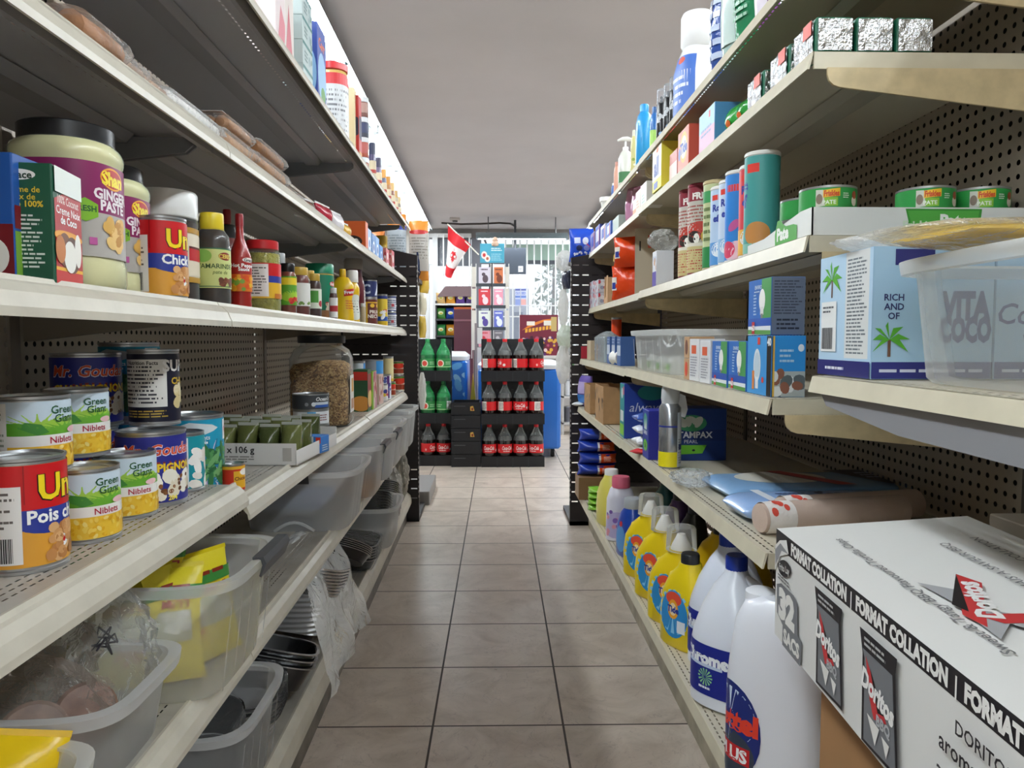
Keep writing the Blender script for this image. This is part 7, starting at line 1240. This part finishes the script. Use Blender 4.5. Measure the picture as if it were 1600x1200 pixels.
P0 = sight(750, 410, Yk); P1 = sight(788, 380, Yk); T = thing('card_sign', 'turquoise sign with pale flowers on top of the card spinner', 'sign', (P0.x, Yk + .03, P0.z), 0); w, h = P1.x - P0.x, P1.z - P0.z
b = MB().box(0, w, 0, .006, 0, h, mat('#4aa8c4', .5)); deco(b, box_map(w / 2, 0, 0, 1, 0, 0, -1, h), [('e', -.42, .4, .16, .2, '#f0e0d8'), ('e', -.42, .4, .08, .1, '#c83a3a'), ('e', -.25, .22, .15, .18, '#f4e8e0'), ('e', -.25, .22, .07, .08, '#b85a3a'), ('l', -.05, .6, .55, .8, 2, '#e8f4f8'), ('l', -.05, .1, .55, .5, 4, '#9ad0e0')]); b.build('sign_board', T)
MB().lathe([(.001, h), (.03, h + .012), (.034, h + .03), (.02, h + .05), (.028, h + .062), (.024, h + .08), (.001, h + .09)], mat('#d8b8a0', .5), 14, Matrix.Translation((w * .62, .003, -.03))).build('topper', T)
MB().box(w * .45, w * .5, .006, .02, -.03, h * .6, mat('#3a3c42', .4)).build('bracket', T)
# flag
P0 = sight(748, 398, Yk - .05); P1 = sight(699, 350, Yk - .05); T = thing('flag', 'small Canadian flag hanging from a white stick by the card spinner', 'flag', P0)
MB().tube([(0, 0, 0), tuple(P1 - P0)], .006, mat('#eae6da', .5), 8).build('stick', T)
pp = [[sight(x, y, Yk - .05) - P0 for x, y in row] for row in (((700, 353), (735, 383)), ((700.5, 381), (722, 402)), ((695, 410), (715, 418)), ((694, 433), (704, 432)))]
# cloth hangs from the stick: stick side runs along row 0, fly end drops to the lower left
A_, B_, C_, D_ = [sight(x, y, Yk - .05) - P0 for x, y in ((700, 353), (735, 382), (710, 425), (697, 437))]
E1 = sight(695, 428, Yk - .05) - P0
def flg(u, v):                               # u along the stick, v down the drop
    top = A_.lerp(B_, u); bot = Vector(E1).lerp(C_, u) + Vector((0, 0, -.045 * math.sin(PI * u)))
    p = top.lerp(bot, v); return (p.x + .006 * math.sin(u * 9 + v * 3), p.y + .03 * math.sin(u * 8 + v * 2), p.z)
b = MB()
n_ = 18
vs = [flg(i / n_, j / n_) for j in range(n_ + 1) for i in range(n_ + 1)]
for j in range(n_):
    col = '#d8202c' if (j < n_ * .27 or j >= n_ * .73) else '#ece8e6'
    b.add(vs[j * (n_ + 1):(j + 2) * (n_ + 1)], [(i, i + 1, n_ + 2 + i, n_ + 1 + i) for i in range(n_)], mat(col, .7), True)
deco(b, lambda u, v, o: tuple(Vector(flg(u, v)) + Vector((0, -.003 - o, 0))), [('m', .45, .5, .17, '#d8202c')]); b.build('cloth', T)
# window side things
panel(788, 822, 428, 387, 9.4, .05, '#3a3f4a', 'television', 'dark flat television hung high before the window', 'television', [('r', .22, .03, .42, .22, '#d8dce0'), ('r', -1, .93, 1, .95, '#1a1c20')], part='screen') if 0 else None
a, c = sight(788, 428, 9.4), sight(822, 387, 9.4); T = thing('television', 'dark flat television hung high in front of the window', 'television', (a.x, 9.4, a.z)); w, h = c.x - a.x, c.z - a.z
b = MB().rbox(0, w, 0, .05, 0, h, mat('#3a414c', .35), .006); deco(b, box_map(w / 2, 0, 0, 1, 0, 0, -1, h), [('r', .12, .08, .3, .3, '#d8dce0'), ('l', .14, .12, .28, .25, 2, '#5a6068')]); b.build('screen', T); MB().tube([(w / 2, .03, h), (w / 2, .03, ZC - a.z)], .015, mat('#33363c', .4), 8).build('ceiling_pole', T)
for i, (x0, x1, t_, lb) in enumerate(((805, 813, 'CLO', 'left'), (814, 822, 'SED', 'right'))):
    a, c = sight(x0, 478, YB - .13), sight(x1, 450, YB - .13); T = thing('window_notice', 'blue and red printed notice taped to the window, %s sheet of two' % lb, 'notice', (a.x, YB - .13, a.z)); w, h = c.x - a.x, c.z - a.z
    b = MB().box(0, w, 0, .003, 0, h, mat('#c9cfe8', .6)); deco(b, box_map(w / 2, 0, 0, 1, 0, 0, -1, h), [('r', -.14, .86, .14, .94, '#3a4a9a'), ('t', t_, 0, .72, .14, '#3a5ab8', {'b': .03, 'w': .24}), ('r', -.14, .45, .14, .58, '#6a84c8'), ('r', -.14, .05, .14, .38, '#e0a8a4' if i else '#8a9ad0')]); b.build('paper', T)
Yp = 7.6; zc = sight(840, 556, Yp).z; x0, x1 = sight(798, 500, Yp).x, sight(915, 500, Yp).x
T = thing('sales_counter', 'pale sales counter in front of the shop window', 'counter', (x0, Yp, 0)); w = x1 - x0
MB().rbox(0, w, .05, .6, 0, zc - .03, mat('#b9b6b4', .5), .008).build('counter_front', T); MB().rbox(-.02, w + .02, 0, .62, zc - .03, zc, mat('#dcd9d4', .35), .006).build('counter_top', T)
Yq = Yp + .08; a, c = sight(812, 556, Yq), sight(872, 492, Yq); zq = zc + .0015; T = thing('lottery_poster', 'maroon poster board with orange headline standing on the counter', 'poster', (a.x, Yq, zq)); w, h = c.x - a.x, c.z - zq
b = MB().box(0, w, 0, .012, 0, h, mat('#7a2238', .5)); deco(b, box_map(w / 2, 0, 0, 1, 0, 0, -1, h), [('p', [(-.42, .62), (-.2, .78), (.1, .88), (.44, .92), (.44, .88), (.1, .82), (-.2, .7)], '#e8842a'), ('r', -.3, .74, -.1, .84, '#f0e8dc'), ('r', .12, .74, .3, .86, '#e8e4d8'), *[('p', [(-.34 + k * .085, .56 + k * .012), (-.28 + k * .085, .57 + k * .012), (-.275 + k * .085, .66 + k * .012), (-.335 + k * .085, .65 + k * .012)], '#f0b03a') for k in range(8)], ('b', 7, -.42, .02, .42, .45, 60, .04, 1, ['#e8c8c0', '#b84a6a', '#4a1428', '#d8a43a', '#5a2a6a']), ('r', .3, .6, .44, .95, '#c9b070')]); b.build('board', T)
for px, py, w_, h_, c, nm_, lb in ((868, 533, .12, .10, '#d8b04a', 'snack_box', 'small golden box on the counter beside the maroon poster'), (880, 528, .14, .2, '#9a9c9a', 'card_terminal', 'grey boxy register at the right end of the counter'), (804, 540, .06, .16, '#dfe4ee', 'leaflet_holder', 'white leaflet holder on the counter left of the maroon poster')):
    P = sight(px, py, Yp + .3); T = thing(nm_, lb, 'box', (P.x, Yp + .25, zc)); MB().rbox(-w_ / 2, w_ / 2, 0, .1, .0015, h_, mat(c, .5), .004).build('casing', T)
# low rack at the far right, behind the right end panel
Yl = 6.9; a = sight(879, 560, Yl); T = thing('low_rack', 'low white rack with tins beyond the right end panel', 'rack', (a.x, Yl, 0))
for z in (.1, .35, .62): MB().box(0, .6, 0, .3, z, z + .015, mat('#d9d8d4', .5)).build('rack_shelf', T)
for x in (0, .585): MB().box(x, x + .015, 0, .3, 0, .72, mat('#c9c8c4', .5)).build('rack_side', T)
for i, (z, c, lb) in enumerate(((.637, '#4a7a4a', 'green tin on the top shelf of the low white rack'), (.367, '#e4e4e2', 'white paint tin on the middle shelf of the low white rack'), (.117, '#6a6a70', 'grey tin on the bottom shelf of the low white rack'))):
    q = Spot('R', a.x + .07, Yl + .08, z - .0015); tin(q, .05, .15 if i else .06, [('r', -1, .2, 1, .8, c)], lb, wrap=c, name='paint_tin', cat='tin')
# goods hanging on the aisle faces of both black end panels
def hang(side, px, y0, y1, u, w, th, col, lb, nm_='hanging_bag', ops=None, film=None, sd=1, dx=0):
    uu = u; w_ = None
    la, ru = basis(side); 
    # lateral position on the line of sight at distance u along the run
    r = fw + rt * (px - 800) / F - upv * (500 - 600) / F; t_ = uu / r.dot(ru); P = Vector((0, 0, H)) + r * t_; wv = P.dot(la) 
    zt = (Vector((0, 0, H)) + (fw + rt * (px - 800) / F - upv * (y0 - 600) / F) * t_).z; zb = (Vector((0, 0, H)) + (fw + rt * (px - 800) / F - upv * (y1 - 600) / F) * t_).z
    q = spot(side, wv, uu, zb)
    if film: return crumple(q, w / 2, th / 2, zt - zb, lb, nm_, film, sd, amp=.18)
    return pouch(q, w, th, zt - zb, lb, col, ops, nm_, 'bag', rot=70 if side == 'L' else -70, seed=sd, bump=.5)
WF = clear('#eeeeea', .6, .25, .8, 30, .3, .4)
for side, px, y0, y1, u, w, th, col, lb, fl_, sd in (
    ('L', 658, 396, 432, 3.85, .09, .03, '#2a3454', 'dark blue packet hanging beyond the left end panel', None, 3), ('L', 663, 432, 458, 3.9, .10, .035, '#d8b02a', 'yellow packet hanging beyond the left end panel', None, 4),
    ('L', 661, 458, 492, 3.85, .07, .03, '#d9d2b8', 'cream packet hanging below the yellow one', None, 5), ('L', 660, 494, 528, 3.85, .07, .03, '#c9a83a', 'mustard packet with dark print hanging low by the left end panel', None, 6),
    ('L', 659, 582, 640, 3.8, .04, .03, '#e8d8d8', 'white and pink film packet hanging near the green bottles', WF, 7),
    ('R', 882, 392, 424, 3.75, .09, .04, '#d8d4c0', 'white and yellow crumpled packet hanging on the right end panel', WF, 8), ('R', 885, 424, 452, 3.72, .08, .04, '#2a2f44', 'dark netted packet hanging on the right end panel', None, 9),
    ('R', 880, 452, 510, 3.74, .05, .04, '', 'long white plastic bag hanging on the right end panel', WF, 10), ('R', 883, 508, 545, 3.7, .08, .06, '', 'white and green plastic bag tied halfway down the right end panel', clear('#dfe8d8', .6, .25, .8, 30, .3, .4), 11),
    ('R', 880, 540, 600, 3.68, .07, .05, '', 'pale plastic bag tail hanging lowest on the right end panel', WF, 12)):
    hang(side, px, y0, y1, u, w, th, col, lb, film=fl_, sd=sd)
for side, w0, lb in (('L', -.345, 'short metal peg hook on the left end panel'), ('R', .352, 'short metal peg hook on the right end panel')):
    P = run(side, w0, 3.60 if side == 'R' else 3.7, 1.24); T = thing('peg_hook', lb, 'hook', P, 0); MB().tube([(0, 0, 0), (0, .25, 0), (0, .27, .02)], .003, mat('#b8babc', .3, .8), 6).build('wire', T)
# blue bag lying over the top corner of the right end panel
P = run('R', .385, 3.60, 1.288); T = thing('end_shelf', 'dark shelf fixed behind the right black end panel', 'shelf', (.375, 3.56, 1.268)); MB().box(0, .4, 0, .22, 0, .016, mat('#2a2628', .5)).build('deck', T)
q = spot('R', .435, 3.64, 1.2845); pouch(q, .135, .06, q.h(359), 'bright blue bag with white cartoonless print on top of the right end panel'.replace('cartoonless ', ''), '#2350c8', [('r', -.35, .55, -.1, .8, '#c9d4f0'), ('e', .1, .65, .12, .16, '#dfe4f4'), ('e', -.15, .35, .12, .12, '#1a2a5a'), ('e', .15, .35, .12, .12, '#7a8ad0'), ('b', 4, -.4, .02, .45, .18, 16, .04, 1, ['#e8ecf8']), ('p', [(.1, .6), (.3, .4), (.2, .35)], '#c93a5a')], 'toy_bag', 'bag', rot=-6, seed=4, bump=.4, crimp='#2350c8')
# low grey bases standing behind both end panels
for side, w0, w1, lb in (('L', -.60, -.310, 'grey low base of the shelving behind the left end panel'),):
    P = run(side, w0, 3.98, 0); T = thing('shelving_base', lb, 'base', P, ROT[side]); MB().rbox(0, w1 - w0, 0, .5, 0, .075, mat('#8d8a88', .5), .006).build('base_box', T)
